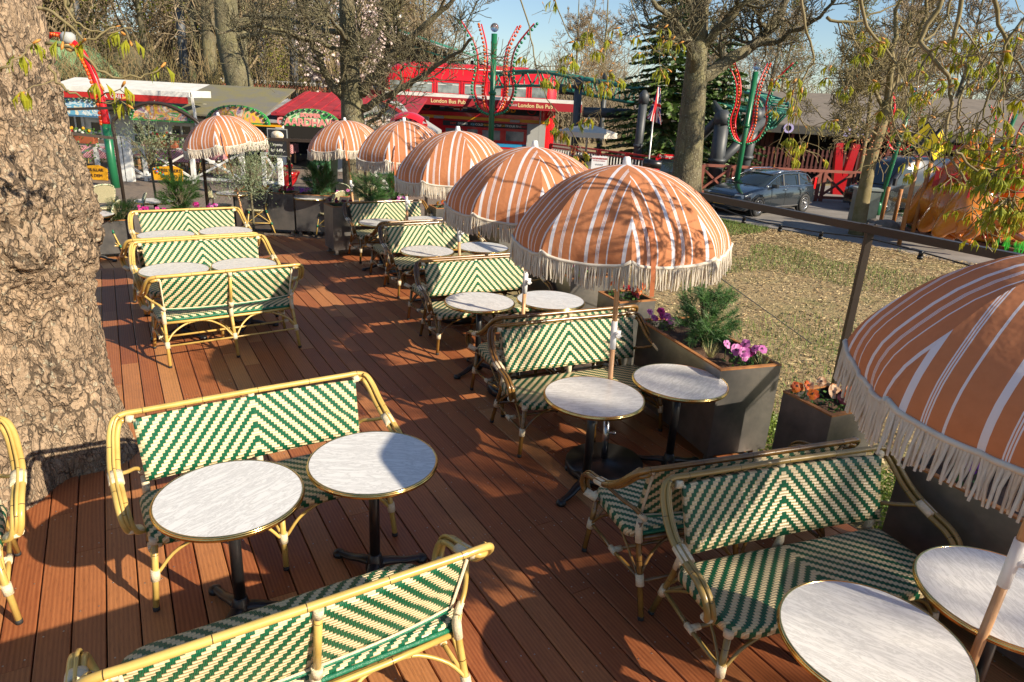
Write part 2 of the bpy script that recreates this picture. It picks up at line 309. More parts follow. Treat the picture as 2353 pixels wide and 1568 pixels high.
M_twig = M('twig_bark', (.24, .19, .10), .85, var=.45, vs=5, col2=(.15, .125, .045)); M_twigf = M('far_twig', (.36, .28, .18), .9, col2=(.24, .18, .10), vs=.6); M_trunkf = M('far_trunk', (.14, .12, .085), .9, col2=(.25, .23, .12), vs=1.5)
M_leafy = leafy('young_chestnut_leaf', (.46, .42, .02), (.28, .34, .03), 6, .45); M_bud = M('orange_bud', (.50, .22, .04), .6)
M_steel = M('weathered_planter_steel', (.15, .15, .15), .34, .75, vs=2.2, col2=(.30, .275, .25), bump=.12, bs=30); M_rust = M('rusty_planter_rim', (.26, .10, .03), .8, col2=(.40, .17, .05), vs=14)
M_soil = M('dark_soil', (.055, .03, .018), .95, col2=(.11, .06, .035), vs=22, bump=1, bs=60)
M_frame = M('dark_brown_metal', (.05, .037, .030), .38, .3, var=.1, vs=3)
M_fleaf = leafy('flower_leaf', (.09, .20, .03), (.05, .13, .02), 20, .3); M_needle = leafy('pine_needle', (.075, .17, .035), (.03, .095, .022), 9, .2); M_olive_leaf = leafy('olive_leaf', (.20, .24, .13), (.11, .15, .07), 8, .2)
M_conif = leafy('spruce_needle', (.10, .17, .03), (.025, .06, .015), .9, .15)
# ------------------------------------------------------------------ setting
def far_ground():
    m, b, L = base('lawn_earth', .95); tc = nd(m, 'TexCoord')
    n1 = nd(m, 'TexNoise'); n1.inputs['Scale'].default_value = .9; n1.inputs['Detail'].default_value = 6; n1.inputs['Roughness'].default_value = .6; L.new(tc.outputs['Object'], n1.inputs['Vector'])
    n2 = nd(m, 'TexNoise'); n2.inputs['Scale'].default_value = 38; n2.inputs['Detail'].default_value = 5; L.new(tc.outputs['Object'], n2.inputs['Vector'])
    mr = nd(m, 'MapRange'); mr.inputs[1].default_value = .48; mr.inputs[2].default_value = .66; L.new(n1.outputs[0], mr.inputs[0])
    c = mixc(m, n2.outputs[0], (.19, .13, .065), (.46, .35, .17)); c = mixc(m, mth(m, 'MULTIPLY', mr.outputs[0], .55), c, (.14, .16, .035)); L.new(c, b.inputs['Base Color'])
    bp = nd(m, 'Bump'); bp.inputs['Strength'].default_value = .8; bp.inputs['Distance'].default_value = .03; L.new(n2.outputs[0], bp.inputs['Height']); L.new(bp.outputs[0], b.inputs['Normal']); return m
M_lawn = far_ground()
g = MB(); g.quad((-500, -60, G-.01), (500, -60, G-.01), (500, 900, G-.01), (-500, 900, G-.01)); tag(g.build('ground', M_lawn), kind='structure')
def sheet(name, px, z, mat, kind='structure'):
    P = [at(*p, z) for p in px]; b = MB(); b.add(P, [tuple(range(len(P)))], sm=False); return tag(b.build(name, mat), kind=kind)
M_asph = M('grey_road', (.17, .155, .14), .9, var=.3, vs=1.5, bump=.3, bs=40, col2=(.25, .225, .20)); 
def paver_mat():
    m, b, L = base('grey_pavers', .85); tc = nd(m, 'TexCoord'); br = nd(m, 'TexBrick'); br.inputs['Scale'].default_value = 4.5; br.inputs['Color1'].default_value = (.25, .19, .14, 1); br.inputs['Color2'].default_value = (.18, .14, .11, 1); br.inputs['Mortar'].default_value = (.07, .055, .04, 1); br.inputs['Mortar Size'].default_value = .025
    mp = nd(m, 'Mapping'); mp.inputs['Rotation'].default_value = (0, 0, .5); L.new(tc.outputs['Object'], mp.inputs[0]); L.new(mp.outputs[0], br.inputs[0]); L.new(br.outputs[0], b.inputs['Base Color']); return m
M_pave = paver_mat()
b = MB(); b.add([(-40, 12.2, G-.006), (-3.2, 12.2, G-.006), (-.6, 10.2, G-.006), (2.6, 13.5, G-.006), (4.5, 21, G-.006), (4, 60, G-.006), (-60, 60, G-.006)], [tuple(range(7))], sm=False); tag(b.build('pavement', M_pave), kind='structure')
rd = [(4.6, 19.2), (6.9, 17.6), (9.2, 14.6), (11.8, 11.5), (15, 8), (60, 8), (60, 36), (24, 36), (13.5, 30.5), (4.4, 22.5)]
b = MB(); b.add([(x, y, G-.002) for x, y in rd], [tuple(range(len(rd)))], sm=False); tag(b.build('road', M_asph), kind='structure')
# deck: every board a strip of the one deck mesh
rnd = random.Random(5)
def deck(name, az, poly, z, pitch=.152, seed=1, inside=None):
    r = random.Random(seed); ca, sa = math.cos(az), math.sin(az)
    # board direction d, across n
    d = Vector((-sa, ca, 0)); n = Vector((ca, sa, 0)); V = []; F = []; UV = []; T = []; scr = MB()
    def clip(x0, x1):                  # interval of the board inside the polygon
        c = (x0+x1)/2; S = []
        k = len(poly)
        for i in range(k):
            p = Vector((*poly[i], 0)); q = Vector((*poly[(i+1) % k], 0)); a, b_ = p.dot(n)-c, q.dot(n)-c
            if (a < 0) != (b_ < 0): t = a/(a-b_); S.append(p.lerp(q, t).dot(d))
        S.sort(); return [(S[i], S[i+1]) for i in range(0, len(S)-1, 2)]
    xs = [Vector((*p, 0)).dot(n) for p in poly]; i0 = int(min(xs)/pitch)-1; i1 = int(max(xs)/pitch)+1
    for i in range(i0, i1):
        x0 = i*pitch+.0035; x1 = (i+1)*pitch-.0035
        for (s0, s1) in clip(x0, x1):
            s = s0
            while s < s1-.02:
                e = min(s1, s+r.choice((2.4, 3.0, 3.6, 4.2, 1.8))*(r.random()*.5+.5 if s == s0 else 1))
                b0 = len(V); zz = z+r.uniform(-.0012, .0012); of = r.random()*40; of2 = r.random()*9
                for (sx, xx, zc, vx) in ((s, x0+.004, 0, 0), (e-.003, x0+.004, 0, 0), (e-.003, x1-.004, 0, 1), (s, x1-.004, 0, 1), (s, x0, -.004, 0), (e-.003, x0, -.004, 0), (e-.003, x1, -.004, 1), (s, x1, -.004, 1), (s, x0, -.03, 0), (e-.003, x0, -.03, 0), (e-.003, x1, -.03, 1), (s, x1, -.03, 1)):
                    p = d*sx+n*xx; V.append((p.x, p.y, zz+zc)); UV.append((sx+of, xx-x0+of2))
                fs = [(0, 1, 2, 3)[::-1], (0, 4, 5, 1)[::-1], (2, 6, 7, 3)[::-1], (1, 5, 6, 2)[::-1], (3, 7, 4, 0)[::-1], (4, 8, 9, 5)[::-1], (6, 10, 11, 7)[::-1], (5, 9, 10, 6)[::-1], (7, 11, 8, 4)[::-1]]
                for f in fs: F.append(tuple(b0+q for q in f))
                T += [r.random()]*len(fs)
                if (d*s+n*x0).y < 7:
                    q = s+.05
                    while q < e-.02:
                        for xx in (x0+.03, x1-.03):
                            p = d*q+n*xx; 
                            if p.y > 0 and p.y < 6: scr.lathe([(.0045, .0), (.0035, .0016), (.001, .0008)], 6, (p.x, p.y, zz+.0002))
                        q += .6 if q+.6 < e-.3 or q > e-.35 else max(.3, e-.05-q)
                s = e
    F = [tuple(reversed(f)) for f in F]
    me = bpy.data.meshes.new(name); me.from_pydata(V, [], F); me.materials.append(M_deck)
    ul = me.uv_layers.new(name='UVMap'); vi = [x for f in F for x in f]; ul.data.foreach_set('uv', [c for i in vi for c in UV[i]])
    a = me.attributes.new('tint', 'FLOAT', 'FACE'); a.data.foreach_set('value', T); me.update()
    o = bpy.data.objects.new(name, me); sc.collection.objects.link(o); tag(o, kind='structure')
    if scr.v: tag(scr.build('deck_screws', M_screw), kind='structure')
    return o
AZB = D2R(30.57)
deck('deck', AZB, [(-9.2, -1.0), (-9.2, 7.2), (-6.1, 9.5), (-3.0, 11.75), (-2.35, 12.1), (-.65, 9.4), (2.15, 4.6), (5.2, -1.0)], 0.0, seed=3)
deck('deck_lower', AZB+D2R(8), [(-9.5, 6.95), (-9.5, 11.5), (-5.6, 13.35), (-2.9, 13.2), (-1.9, 12.3), (-3.0, 11.72), (-6.1, 9.47)], G+.012, seed=8)
M_fascia = M('deck_edge_wood', (.30, .12, .055), .6, var=.4, vs=3)
e = MB(); P = [(-9.6, 7.0), (-6.1, 9.5), (-3.0, 11.75), (-2.0, 12.45)]
for a, c in zip(P, P[1:]): e.bar((*a, -.062), (*c, -.062), .12, m=0)
tag(e.build('deck_step', M_fascia), kind='structure')
b = MB(); b.add([(-9.2, -1, -.04), (5.2, -1, -.04), (2.15, 4.6, -.04), (-.65, 9.4, -.04), (-2.35, 12.1, -.04), (-6.1, 9.5, -.04), (-9.2, 7.2, -.04)], [tuple(range(7))], sm=False)
tag(b.build('deck_underlay', M('dark_subframe', (.012, .008, .006), .9)), kind='structure')
# lawn cover: dry chips and grass blades
def scatter(name, N, region, L0, W0, mat, lie=.2, seed=0, up=False, lab=None):
    r = np.random.RandomState(seed); P = region(r, N); n = len(P); a = r.uniform(0, 2*np.pi, n); l = L0*r.uniform(.5, 1.5, n); w_ = W0*r.uniform(.6, 1.4, n)
    d = np.stack([np.cos(a), np.sin(a), r.uniform(-lie, lie, n) if not up else r.uniform(1.0, 3.5, n)], 1); d /= np.linalg.norm(d, axis=1)[:, None]
    s = np.stack([-np.sin(a), np.cos(a), r.uniform(-.5, .5, n)*(0 if up else 1)], 1)
    c = np.concatenate([P, np.full((n, 1), G+.004)+(0 if up else r.uniform(0, .018, (n, 1)))], 1)
    V = np.stack([c-s*w_[:, None], c+s*w_[:, None], c+d*l[:, None]+s*w_[:, None]*(.2 if up else .7), c+d*l[:, None]-s*w_[:, None]*(.2 if up else .7)], 1).reshape(-1, 3)
    F = np.arange(4*n).reshape(-1, 4); mi = r.randint(0, len(mat), n) if hasattr(mat, '__len__') else None
    o = np_mesh(name, V, F, mat, mi); tag(o, lab, None, None, 'stuff'); return o
def lawn_region(r, N):
    u = r.uniform(0, 1, N)**1.0; y = 4.2+u*15.5; lo = 2.25-(y-4.6)*.47; lo = np.where(y > 9.4, np.maximum(-.6+(y-9.4)*.62, -.6), lo)
    hi = np.where(y < 8, 16.5-(y-8)*-.0, 16.5-(y-8)*1.04); x = lo+(hi-lo)*r.uniform(0, 1, N); keep = (x < hi) & (x > lo+.1); return np.stack([x, y], 1)[keep]
CH = [M('straw_chip_pale', (.60, .46, .24), .8), M('straw_chip_tan', (.42, .29, .13), .8), M('leaf_litter_brown', (.20, .12, .06), .9)]
tag(scatter('straw_litter', 70000, lawn_region, .05, .008, CH, seed=1), 'dry straw and wood chips covering the lawn')
def green_region(r, N):
    P = lawn_region(r, N*3); k = np.array([noise.noise((p[0]*.35, p[1]*.35, 3.1)) for p in P]); return P[k > .02][:N]
tag(scatter('grass', 30000, green_region, .06, .0045, [M('grass_blade', (.17, .24, .03), .7), M('grass_blade_dark', (.07, .13, .02), .7)], seed=2, up=True), 'patchy green grass growing through the straw')
# ------------------------------------------------------------------ benches
def bench(name, MF, label, loc, rz):
    R = empty(name, loc, rz, label, 'bench'); R['group'] = 'woven bistro benches on the deck'
    # seat
    W, yf, yb, z = .665, -.27, .22, .455; s = MB(); ring = []
    for (cx, cy, a0) in ((W-.09, yb-.05, 0), (-W+.09, yb-.05, 90), (-W+.13, yf+.13, 180), (W-.13, yf+.13, 270)):
        rr = .05 if cy > 0 else .13; rx = .09 if cy > 0 else .13
        for k in range(5): a = D2R(a0+k*22.5); ring.append((cx+rx*math.cos(a), cy+rr*math.sin(a)))
    n = len(ring); lev = [(1.0, -.055, 0), (1.0, -.02, .018), (.985, 0, .036), (.93, .004, .05)]; V = []; UV = []
    for (k, dz, uo) in lev:
        for (x, y) in ring:
            bulge = 1.0
            V.append((x*k, (y+.02)*k-.02, z+dz)); UV.append((x*k, y*k-(.055-uo)*(1 if y < 0 else -1)))
    F = []
    for i in range(3):
        for k in range(n): F.append((i*n+k, i*n+(k+1) % n, (i+1)*n+(k+1) % n, (i+1)*n+k))
    F.append(tuple(3*n+k for k in range(n))); F.append(tuple(n-1-k for k in range(n)))
    s.add(V, F, 0, UV); s.build('seat', M_weave_seat, R)
    # backrest: gently curved woven panel
    p = MB(); nx, nz = 26, 8; V = []; UV = []; zb, zt = .515, .868; hw = .635
    def bp(x, t, off): # t 0..1 bottom to top
        xx = x*(1-.03*(1-t)); return (xx, .232+.10*t-.035*(abs(x)/hw)**3*1.0+off, zb+(zt-zb)*t+(.018*(abs(x)/hw)**2 if t < .5 else 0))
    for off in (-.011, .011):
        for j in range(nz+1):
            for i in range(nx+1): x = -hw+2*hw*i/nx; t = j/nz; V.append(bp(x, t, off)); UV.append((x, (zt-zb)*t))
    a = (nx+1)*(nz+1); F = []
    for j in range(nz):
        for i in range(nx):
            q = j*(nx+1)+i; F.append((q, q+1, q+nx+2, q+nx+1)); F.append((a+q+nx+1, a+q+nx+2, a+q+1, a+q))
    for i in range(nx): F.append((a+i, a+i+1, i+1, i)); q = nz*(nx+1)+i; F.append((q, q+1, a+q+1, a+q))
    for j in range(nz): q = j*(nx+1); F.append((q, q+nx+1, a+q+nx+1, a+q)); q += nx; F.append((q+nx+1, q, a+q, a+q+nx+1))
    p.add(V, F, 0, UV); P = p.build('backrest', M_weave, R)
    e = MB(); bd = [bp(-hw+.012, .97, .018), bp(-hw+.012, .04, .018)]+[bp(-hw+.03+(2*hw-.06)*i/12, .03, .018) for i in range(13)]+[bp(hw-.012, .04, .018), bp(hw-.012, .97, .018)]
    e.tube(bd, .008, 6); e.build('cream_edging', M_wrap, P)
    g2 = MB(); g2.tube([bp(-hw+.02+(2*hw-.04)*i/12, .015, .021) for i in range(13)], .009, 8); g2.tube([(-.62+1.24*i/8, .225, .425) for i in range(9)], .012, 8); g2.build('green_edging', M_gwrap, P)
    # top rail with arms
    arm = lambda s_: [(s_*.60, .338, .893), (s_*.67, .335, .893), (s_*.722, .318, .875), (s_*.750, .275, .82), (s_*.765, .20, .745), (s_*.775, .11, .69), (s_*.775, .0, .655), (s_*.772, -.10, .63), (s_*.768, -.165, .585), (s_*.758, -.185, .52), (s_*.738, -.165, .465), (s_*.70, -.125, .44)]
    t = MB(); L_ = spl(arm(-1), 5)[::-1]; Rr = spl(arm(1), 5); t.tube(L_+[Vector((0, .343, .895))]+Rr, .0165, 10); t.build('top_rail', MF, R)
    for s_ in (-1, 1):
        A = spl(arm(s_)[1:], 5); t = MB(); t.tube([Vector((s_*.628, .315, .868))]+[q+Vector((-s_*.033 if i > 3 else -s_*.02, 0, -.012 if i > 3 else -.028)) for i, q in enumerate(A[2:])], .0150, 8)
        t.tube([q+Vector((-s_*.017, -.012, .012)) for i, q in enumerate(A[4:-3])], .0085, 6)
        t.tube(spl([(s_*.612, .27, .555), (s_*.655, .235, .60), (s_*.70, .17, .625), (s_*.752, .08, .668)], 5), .0115, 7)
        bnd = t
        q0 = A[21]; q1 = A[25]; c = Vector((-s_*.017, 0, -.003)); pts = [lerp(q0, q1, k/3)+c for k in range(4)]; bnd.tube(pts, .0365, 12, sq=.62, m=1)
        bnd.tube([(s_*.60, .275, .545), (s_*.635, .25, .575)], .0165, 8, m=1); bnd.tube([(s_*.628, .312, .862), (s_*.665, .318, .868)], .022, 8, m=1); bnd.tube([(s_*.745, -.17, .48), (s_*.69, -.13, .445)], .031, 10, sq=.7, m=1); t.build('armrest', [MF, M_wrap], R)
    # legs
    for (sx, back) in ((-1, 0), (0, 0), (1, 0), (-1, 1), (0, 1), (1, 1)):
        if back: ft = (sx*.635, .40, 0.012); P3 = [ft, (sx*.622, .275, .36), (sx*.618, .245, .46), (sx*.622, .255, .53)]
        else: ft = (sx*.675, -.235, .012); P3 = [ft, (sx*.635, -.205, .42)]
        t = MB(); t.tube(P3, [.0165]*len(P3), 9)
        fb = t; a = Vector(P3[0]); b2 = Vector(P3[1]); d = (b2-a); f0 = (.165/d.z); fb.tube([a+d*f0, a+d*(f0+.06/d.z)], .0235, 10, m=1)
        if back: fb.tube([(sx*.62, .262, .40), (sx*.618, .243, .47), (sx*.62, .25, .535)], [.021, .0215, .0205], 10, m=1)
        else: fb.tube([(sx*.64, -.208, .385), (sx*.636, -.205, .425)], [.024, .028], 10, m=1)
        if back and sx == 0: q = MB(); q.tube([(0, .275, .50), (0, .345, .88)], .016, 9); q.tube([(0, .337, .835), (0, .345, .88)], .021, 8, m=1); q.tube([(0, .278, .51), (0, .285, .56)], .024, 8, m=1); q.build('back_post', [MF, M_wrap], R)
        lg = t.build('leg', [MF, M_wrap], R); ru = MB(); ru.tube([(ft[0], ft[1], .0), tuple(lerp(a, b2, .03))], .0175, 9); ru.build('rubber_foot', M_rubber, lg)
    # under-frame
    t = MB(); t.tube([(-.63, .235, .405), (-.3, .245, .40), (.3, .245, .40), (.63, .235, .405)], .014, 8)
    t.tube(spl([(-.64, .2, .41), (-.655, 0, .405), (-.64, -.19, .40), (-.5, -.225, .40), (0, -.235, .40), (.5, -.225, .40), (.64, -.19, .40), (.655, 0, .405), (.64, .2, .41)], 4), .011, 7)
    for s_ in (-1, 1):
        t.tube([(s_*.652, -.215, .205), (s_*.645, .05, .20), (s_*.63, .325, .215)], .012, 7)
        t.tube(spl([(s_*.66, -.222, .20), (s_*.645, -.12, .32), (s_*.642, -.02, .395)], 4), .0085, 6); t.tube(spl([(s_*.63, .33, .20), (s_*.637, .2, .31), (s_*.642, .08, .395)], 4), .0085, 6)
        for yy, y2 in ((-.222, -.225), (.335, .24)):
            t.tube(spl([(s_*.64, yy, .215), (s_*.56, (yy+y2)/2, .31), (s_*.44, y2, .37), (s_*.34, y2, .392)], 4), .0095, 6)
            t.tube(spl([(s_*.02, yy, .215), (s_*.09, (yy+y2)/2, .31), (s_*.19, y2, .37), (s_*.28, y2, .392)], 4), .0095, 6)
    t.tube([(0, -.225, .205), (0, .33, .205)], .011, 7); t.tube([(-.645, .05, .205), (.645, .05, .205)], .011, 7); t.tube([(-.63, .335, .2), (.63, .335, .2)], .010, 7)
    for s_ in (-1, 1): t.tube([(s_*.645, .05, .203), (s_*.59, .05, .205)], .0175, 8, m=1); t.tube([(s_*.645, .02, .202), (s_*.645, .08, .203)], .018, 8, m=1)
    t.build('stretcher', [MF, M_wrap], R)
    return R
def bch(proto, mid, a, label, away=False):
    return dup(proto, (mid[0], mid[1], 0), D2R(a+(180 if away else 0)), label)
g0 = at(730, 1385, .90); a0 = 33; cB0 = (g0.x-.34*math.sin(D2R(a0)), g0.y+.34*math.cos(D2R(a0)))
PB = bench('bistro_bench', M_gold, 'pale bamboo bench beside the big trunk, facing the viewer behind two large marble tables', (-1.36, 3.45, 0), D2R(34))
PD = bench('bistro_bench', M_dark, 'dark bamboo bench facing the viewer behind the two tables nearest the black umbrella disc', (.61, 5.23, 0), D2R(26))
PO = bench('bistro_bench', M_olive, 'large olive-brown bamboo bench at lower right, its broad woven seat half in sun', (1.58, 2.90, 0), D2R(20))
bch(PB, cB0, a0, 'bench seen from behind, cut by the bottom edge, its seat in shade', True)
bch(PB, (-3.02, 6.80), 36, 'pale bamboo bench seen whole from behind in the middle left of the deck', True)
bch(PB, (-3.55, 7.66), 35, 'pale bamboo bench facing the viewer across two round tables from the bench seen from behind')
bch(PB, (-4.04, 8.30), 35, 'mostly hidden bench standing back to back with the pale bench at middle left', True)
bch(PB, (-4.60, 9.55), 35.5, 'rearmost pale bamboo bench on the left, in front of the planter of magenta pansies')
f_ = at(45, 1432, 0); a_ = D2R(32); bch(PB, (f_.x-(.675*math.cos(a_)+.235*math.sin(a_)), f_.y-(.675*math.sin(a_)-.235*math.cos(a_))), 32, 'bench cut off by the left edge, only its right armrest and legs showing')
bch(PD, (1.235, 3.60), 20.5, 'dark bamboo bench seen from behind, back to back with the large olive-brown bench', True)
bch(PD, (.35, 6.06), 26, 'dark bench turned away, back to back with the second bench of the right-hand row', True)
bch(PD, (-.31, 7.38), 28, 'dark bamboo bench facing the viewer, third from the front in the right-hand row')
bch(PD, (-.59, 8.13), 29, 'dark bench turned away, back to back with the third bench of the right-hand row', True)
bch(PD, (-1.13, 9.50), 32, 'dark bamboo bench facing the viewer, fourth from the front in the right-hand row')
bch(PD, (-1.52, 10.30), 32, 'dark bench turned away, back to back with the fourth bench of the right-hand row', True)
bch(PD, (-2.10, 11.39), 34, 'farthest bench of the right-hand row, in front of the planter with two dwarf pines')
# ------------------------------------------------------------------ tables
def table(name, loc, rz, label):
    R = empty(name, loc, rz, label, 'table'); R['group'] = 'round marble bistro tables'; t = MB()
    t.lathe([(.0, .722), (.338, .722), (.338, .7400), (.0, .7400)], 64, sm=False); t.build('tabletop', M_marble, R)
    t = MB(); pr = []
    for (r_, z_) in ((.3365, .7415), (.341, .7425), (.3455, .7405), (.3475, .7355), (.3465, .7335), (.3495, .7310), (.3505, .7265), (.3485, .7225), (.3465, .7215), (.3475, .7180), (.3455, .7135), (.340, .7125), (.335, .7135)): pr.append((r_, z_))
    t.lathe(pr, 64, closed=True); t.build('brass_rim', M_brass, R)
    t = MB(); t.lathe([(.0295, .125), (.0295, .712)], 20); t.lathe([(.05, .70), (.13, .712), (.13, .718), (.0, .718)], 20); t.build('pole', M_black, R)
    t = MB(); t.lathe([(.052, .03), (.056, .055), (.042, .10), (.036, .135), (.031, .14)], 20)
    for k in range(3):
        a = D2R(90+120*k+0); c_, s_ = math.cos(a), math.sin(a)
        P = spl([(c_*.03, s_*.03, .075), (c_*.10, s_*.10, .062), (c_*.18, s_*.18, .036), (c_*.25, s_*.25, .026), (c_*.285, s_*.285, .024)], 4)
        t.tube(P, [lerp(.038, .019, i/(len(P)-1)) for i in range(len(P))], 10, sq=.62); t.lathe([(.034, .0), (.036, .012), (.030, .030), (.012, .036), (0.001, .036)], 14, (c_*.285, s_*.285, 0))
    t.build('cast_base', M_black, R); return R
T = [((-1.33, 2.856), 'large near marble table at left, shoulder to shoulder with a half-shaded one', 50), ((-.717, 3.265), 'marble table half in deep shade in front of the pale bench by the trunk', 60),
 ((.584, 4.306), 'marble table in front of the large parasol pole, black disc base beneath it', 20), ((1.252, 4.662), 'marble table crossed by one thin dark shadow beside the long steel planter', 60),
 ((1.450, 2.117), 'marble table cut by the bottom edge at lower right, in front of the parasol pole', 40), ((2.164, 2.423), 'marble table at the right edge, behind the nearest parasol pole', 75),
 ((-.339, 6.461), 'left marble table of the pair before the third right-hand bench', 20), ((.368, 6.666), 'right marble table of the pair before the third right-hand bench, next to a parasol pole', 85),
 ((-1.153, 8.653), 'left marble table of the pair before the fourth right-hand bench', 50), ((-.46, 9.08), 'right marble table of the pair before the fourth right-hand bench', 10),
 ((-2.12, 10.52), 'left marble table of the pair before the farthest right-hand bench', 0), ((-1.48, 11.0), 'right marble table of the pair before the farthest right-hand bench, beyond the parasol pole', 30),
 ((-3.626, 7.027), 'left marble table between the two facing benches at middle left', 15), ((-3.027, 7.407), 'right marble table between the two facing benches at middle left', 55),
 ((-4.57, 8.75), 'left marble table of the pair before the rearmost left bench', 65), ((-3.98, 9.21), 'right marble table of the pair before the rearmost left bench', 35)]
PT = table('bistro_table', (*T[0][0], 0), D2R(T[0][2]), T[0][1])
for (c, lab, a) in T[1:]: dup(PT, (*c, 0), D2R(a), lab)
zt = .74+G
for (px, py, lab, a) in ((538, 445, 'small round table behind the olive tree, between two bistro chairs', 0), (715, 455, 'small round table against the rear steel planters, right of a bistro chair', 90), (356, 463, 'round table in leaf shade behind the dwarf pine at left', 30), (207, 494, 'table half hidden behind the big trunk by two bistro chairs', 30)):
    p = at(px, py, zt); dup(PT, (p.x, p.y, G+.013), D2R(a), lab)
# ------------------------------------------------------------------ parasols
def parasol(name, loc, lean, rz, label, seed=0):
    R = empty(name, loc, 0, label, 'parasol'); R['group'] = 'orange striped fringed parasols'; R.rotation_euler = lean; r = random.Random(7)
    prof = spl([(0.012, 2.262, 0), (.16, 2.243, 0), (.34, 2.185, 0), (.50, 2.085, 0), (.62, 1.965, 0), (.70, 1.865, 0), (.735, 1.785, 0), (.745, 1.75, 0)], 2)
    prof = [(p.x, p.y) for p in prof]; K = len(prof); NU = 14; can = MB(); fr = MB(); rb = []
    for gidx in range(8):
        a0 = rz+gidx*math.pi/4; a1 = a0+math.pi/4; V = []; UV = []; 
        for j, (rr, z) in enumerate(prof):
            t = j/(K-1)
            for i in range(NU+1):
                u = i/NU; A = Vector((math.cos(a0)*rr, math.sin(a0)*rr, z)); B = Vector((math.cos(a1)*rr, math.sin(a1)*rr, z)); p = A.lerp(B, u)
                am = (a0+a1)/2; bul = math.sin(math.pi*u); out = Vector((math.cos(am), math.sin(am), 0))
                p += out*(bul*rr*.030*(1-t*.9)); dz = 0
                if t > .62: s_ = (t-.62)/.38; dz = -(bul**.45-.0)*.052*s_*s_+.012*s_*s_; p -= out*(bul*.018*s_*s_)
                if t > .75: p += out*(.006*math.sin(u*19+gidx*2)+.004*math.sin(u*41+gidx))*(t-.75)*3.5*bul; 
                p.z += dz; V.append(p); UV.append(((u-.5)*2*rr*math.sin(math.pi/8), z))
        F = [(j*(NU+1)+i, j*(NU+1)+i+1, (j+1)*(NU+1)+i+1, (j+1)*(NU+1)+i) for j in range(K-1) for i in range(NU)]
        F = [tuple(reversed(f)) for f in F]
        can.add(V, F, 0, UV)
        E = V[-(NU+1):]; am = (a0+a1)/2; out = Vector((math.cos(am), math.sin(am), 0))
        fr.tube([Vector(p)+out*.004 for p in E], [.011]*len(E), 6, sq=1.0)
        n = 60
        for k in range(n):
            u = (k+.5)/n; x = u*NU; i = min(int(x), NU-1); p = Vector(E[i]).lerp(Vector(E[i+1]), x-i)+out*.005
            s_ = (1-abs(2*u-1)); ln = .138+r.uniform(-.016, .016)+(.02 if s_ < .1 else 0); sw = Vector((r.uniform(-.012, .012), r.uniform(-.012, .012), 0)); e = p+Vector((0, 0, -ln))+sw+out*r.uniform(-.008, .012)
            m_ = p.lerp(e, .5)+Vector((r.uniform(-.006, .006), r.uniform(-.006, .006), 0)); fr.tube([p, m_, e], [.0066, .0066, .0048], 3, cap=False)
        rib = MB(); rib.tube([(math.cos(a0)*q[0]*.985, math.sin(a0)*q[0]*.985, q[1]-.012) for q in prof[1:]], .004, 5); rib.tube([(math.cos(a0)*.03, math.sin(a0)*.03, 1.86), (math.cos(a0)*.40, math.sin(a0)*.40, 2.13)], .0035, 5); rb.append(rib)
    can.build('canopy', M_canopy, R); fr.build('fringe', M_fringe, R)
    for x in rb: x.build('rib', M_white, R)
    t = MB(); t.tube([(0, 0, .35), (0, 0, .98)], .0185, 12); t.tube([(0, 0, 1.17), (0, 0, 2.24)], .0175, 12); t.build('pole', M_pole, R)
    t = MB(); t.tube([(0, 0, .97), (0, 0, 1.18)], .0225, 14); t.tube([(0, 0, 1.09), (.047, -.012, 1.085)], [.024, .026], 14); t.tube([(.028, -.035, 1.083), (.03, -.05, 1.083)], .017, 10); t.box((.03, -.052, 1.083), (.04, .006, .01)); t.build('tilt_joint', M_white, R)
    t = MB(); t.lathe([(.032, 2.255), (.022, 2.305), (.016, 2.311), (.001, 2.311)], 16); t.build('finial', M_white, R)
    t = MB(); t.lathe([(.035, 1.83), (.035, 1.88)], 12); t.build('runner', M_white, R)
    bs = MB(); bs.lathe([(.285, .0), (.295, .008), (.295, .06), (.285, .075), (.05, .082), (.03, .09), (.001, .09)], 48); bs.build('base_disc', M_black, R)
    t = MB(); t.tube([(0, 0, .08), (0, 0, .42)], .025, 14); t.tube([(.02, 0, .30), (.055, 0, .30)], .008, 8); t.lathe([(.018, -.008), (.018, .008)], 10, (.06, 0, .30)); t.build('base_tube', M('chromed_steel', (.5, .5, .5), .2, 1.0), R)
    # closing strap hanging from the canopy
    a = D2R(-83); t = MB(); c_, s_ = math.cos(a), math.sin(a)
    P = [Vector((c_*.625, s_*.625, 1.955)), Vector((c_*.69, s_*.69, 1.90)), Vector((c_*.735, s_*.735, 1.80)), Vector((c_*.762, s_*.762, 1.68)), Vector((c_*.765, s_*.765, 1.60)), Vector((c_*.77, s_*.77, 1.56))]
    V = []; 
    for q in P: V += [q+Vector((-s_, c_, 0))*.014, q-Vector((-s_, c_, 0))*.014]
    t.add(V, [(2*i, 2*i+1, 2*i+3, 2*i+2) for i in range(len(P)-1)], 0, sm=False); sp = t.build('strap', M('strap_canvas', (.55, .17, .06), .8), R)
    return R
def pas(proto, base, apex, lab, rz=0):
    v = Vector(apex)-Vector(base); v.normalize(); q = Vector((0, 0, 1)).rotation_difference(v); q = q @ Matrix.Rotation(rz, 3, 'Z').to_quaternion(); return dup(proto, base, rot=q.to_euler(), label=lab)
def setlean(o, base, apex, rz=0): v = (Vector(apex)-Vector(base)).normalized(); q = Vector((0, 0, 1)).rotation_difference(v) @ Matrix.Rotation(rz, 3, 'Z').to_quaternion(); o.rotation_euler = q.to_euler()
ap = lambda px, py, Y: tuple(dp(px, py, Y))
PP = parasol('parasol', (.753, 4.623, 0), (0, 0, 0), D2R(-3), 'large striped parasol right of centre with an orange strap hanging at its front')
setlean(PP, (.753, 4.623, 0), ap(1440, 378, 4.66))
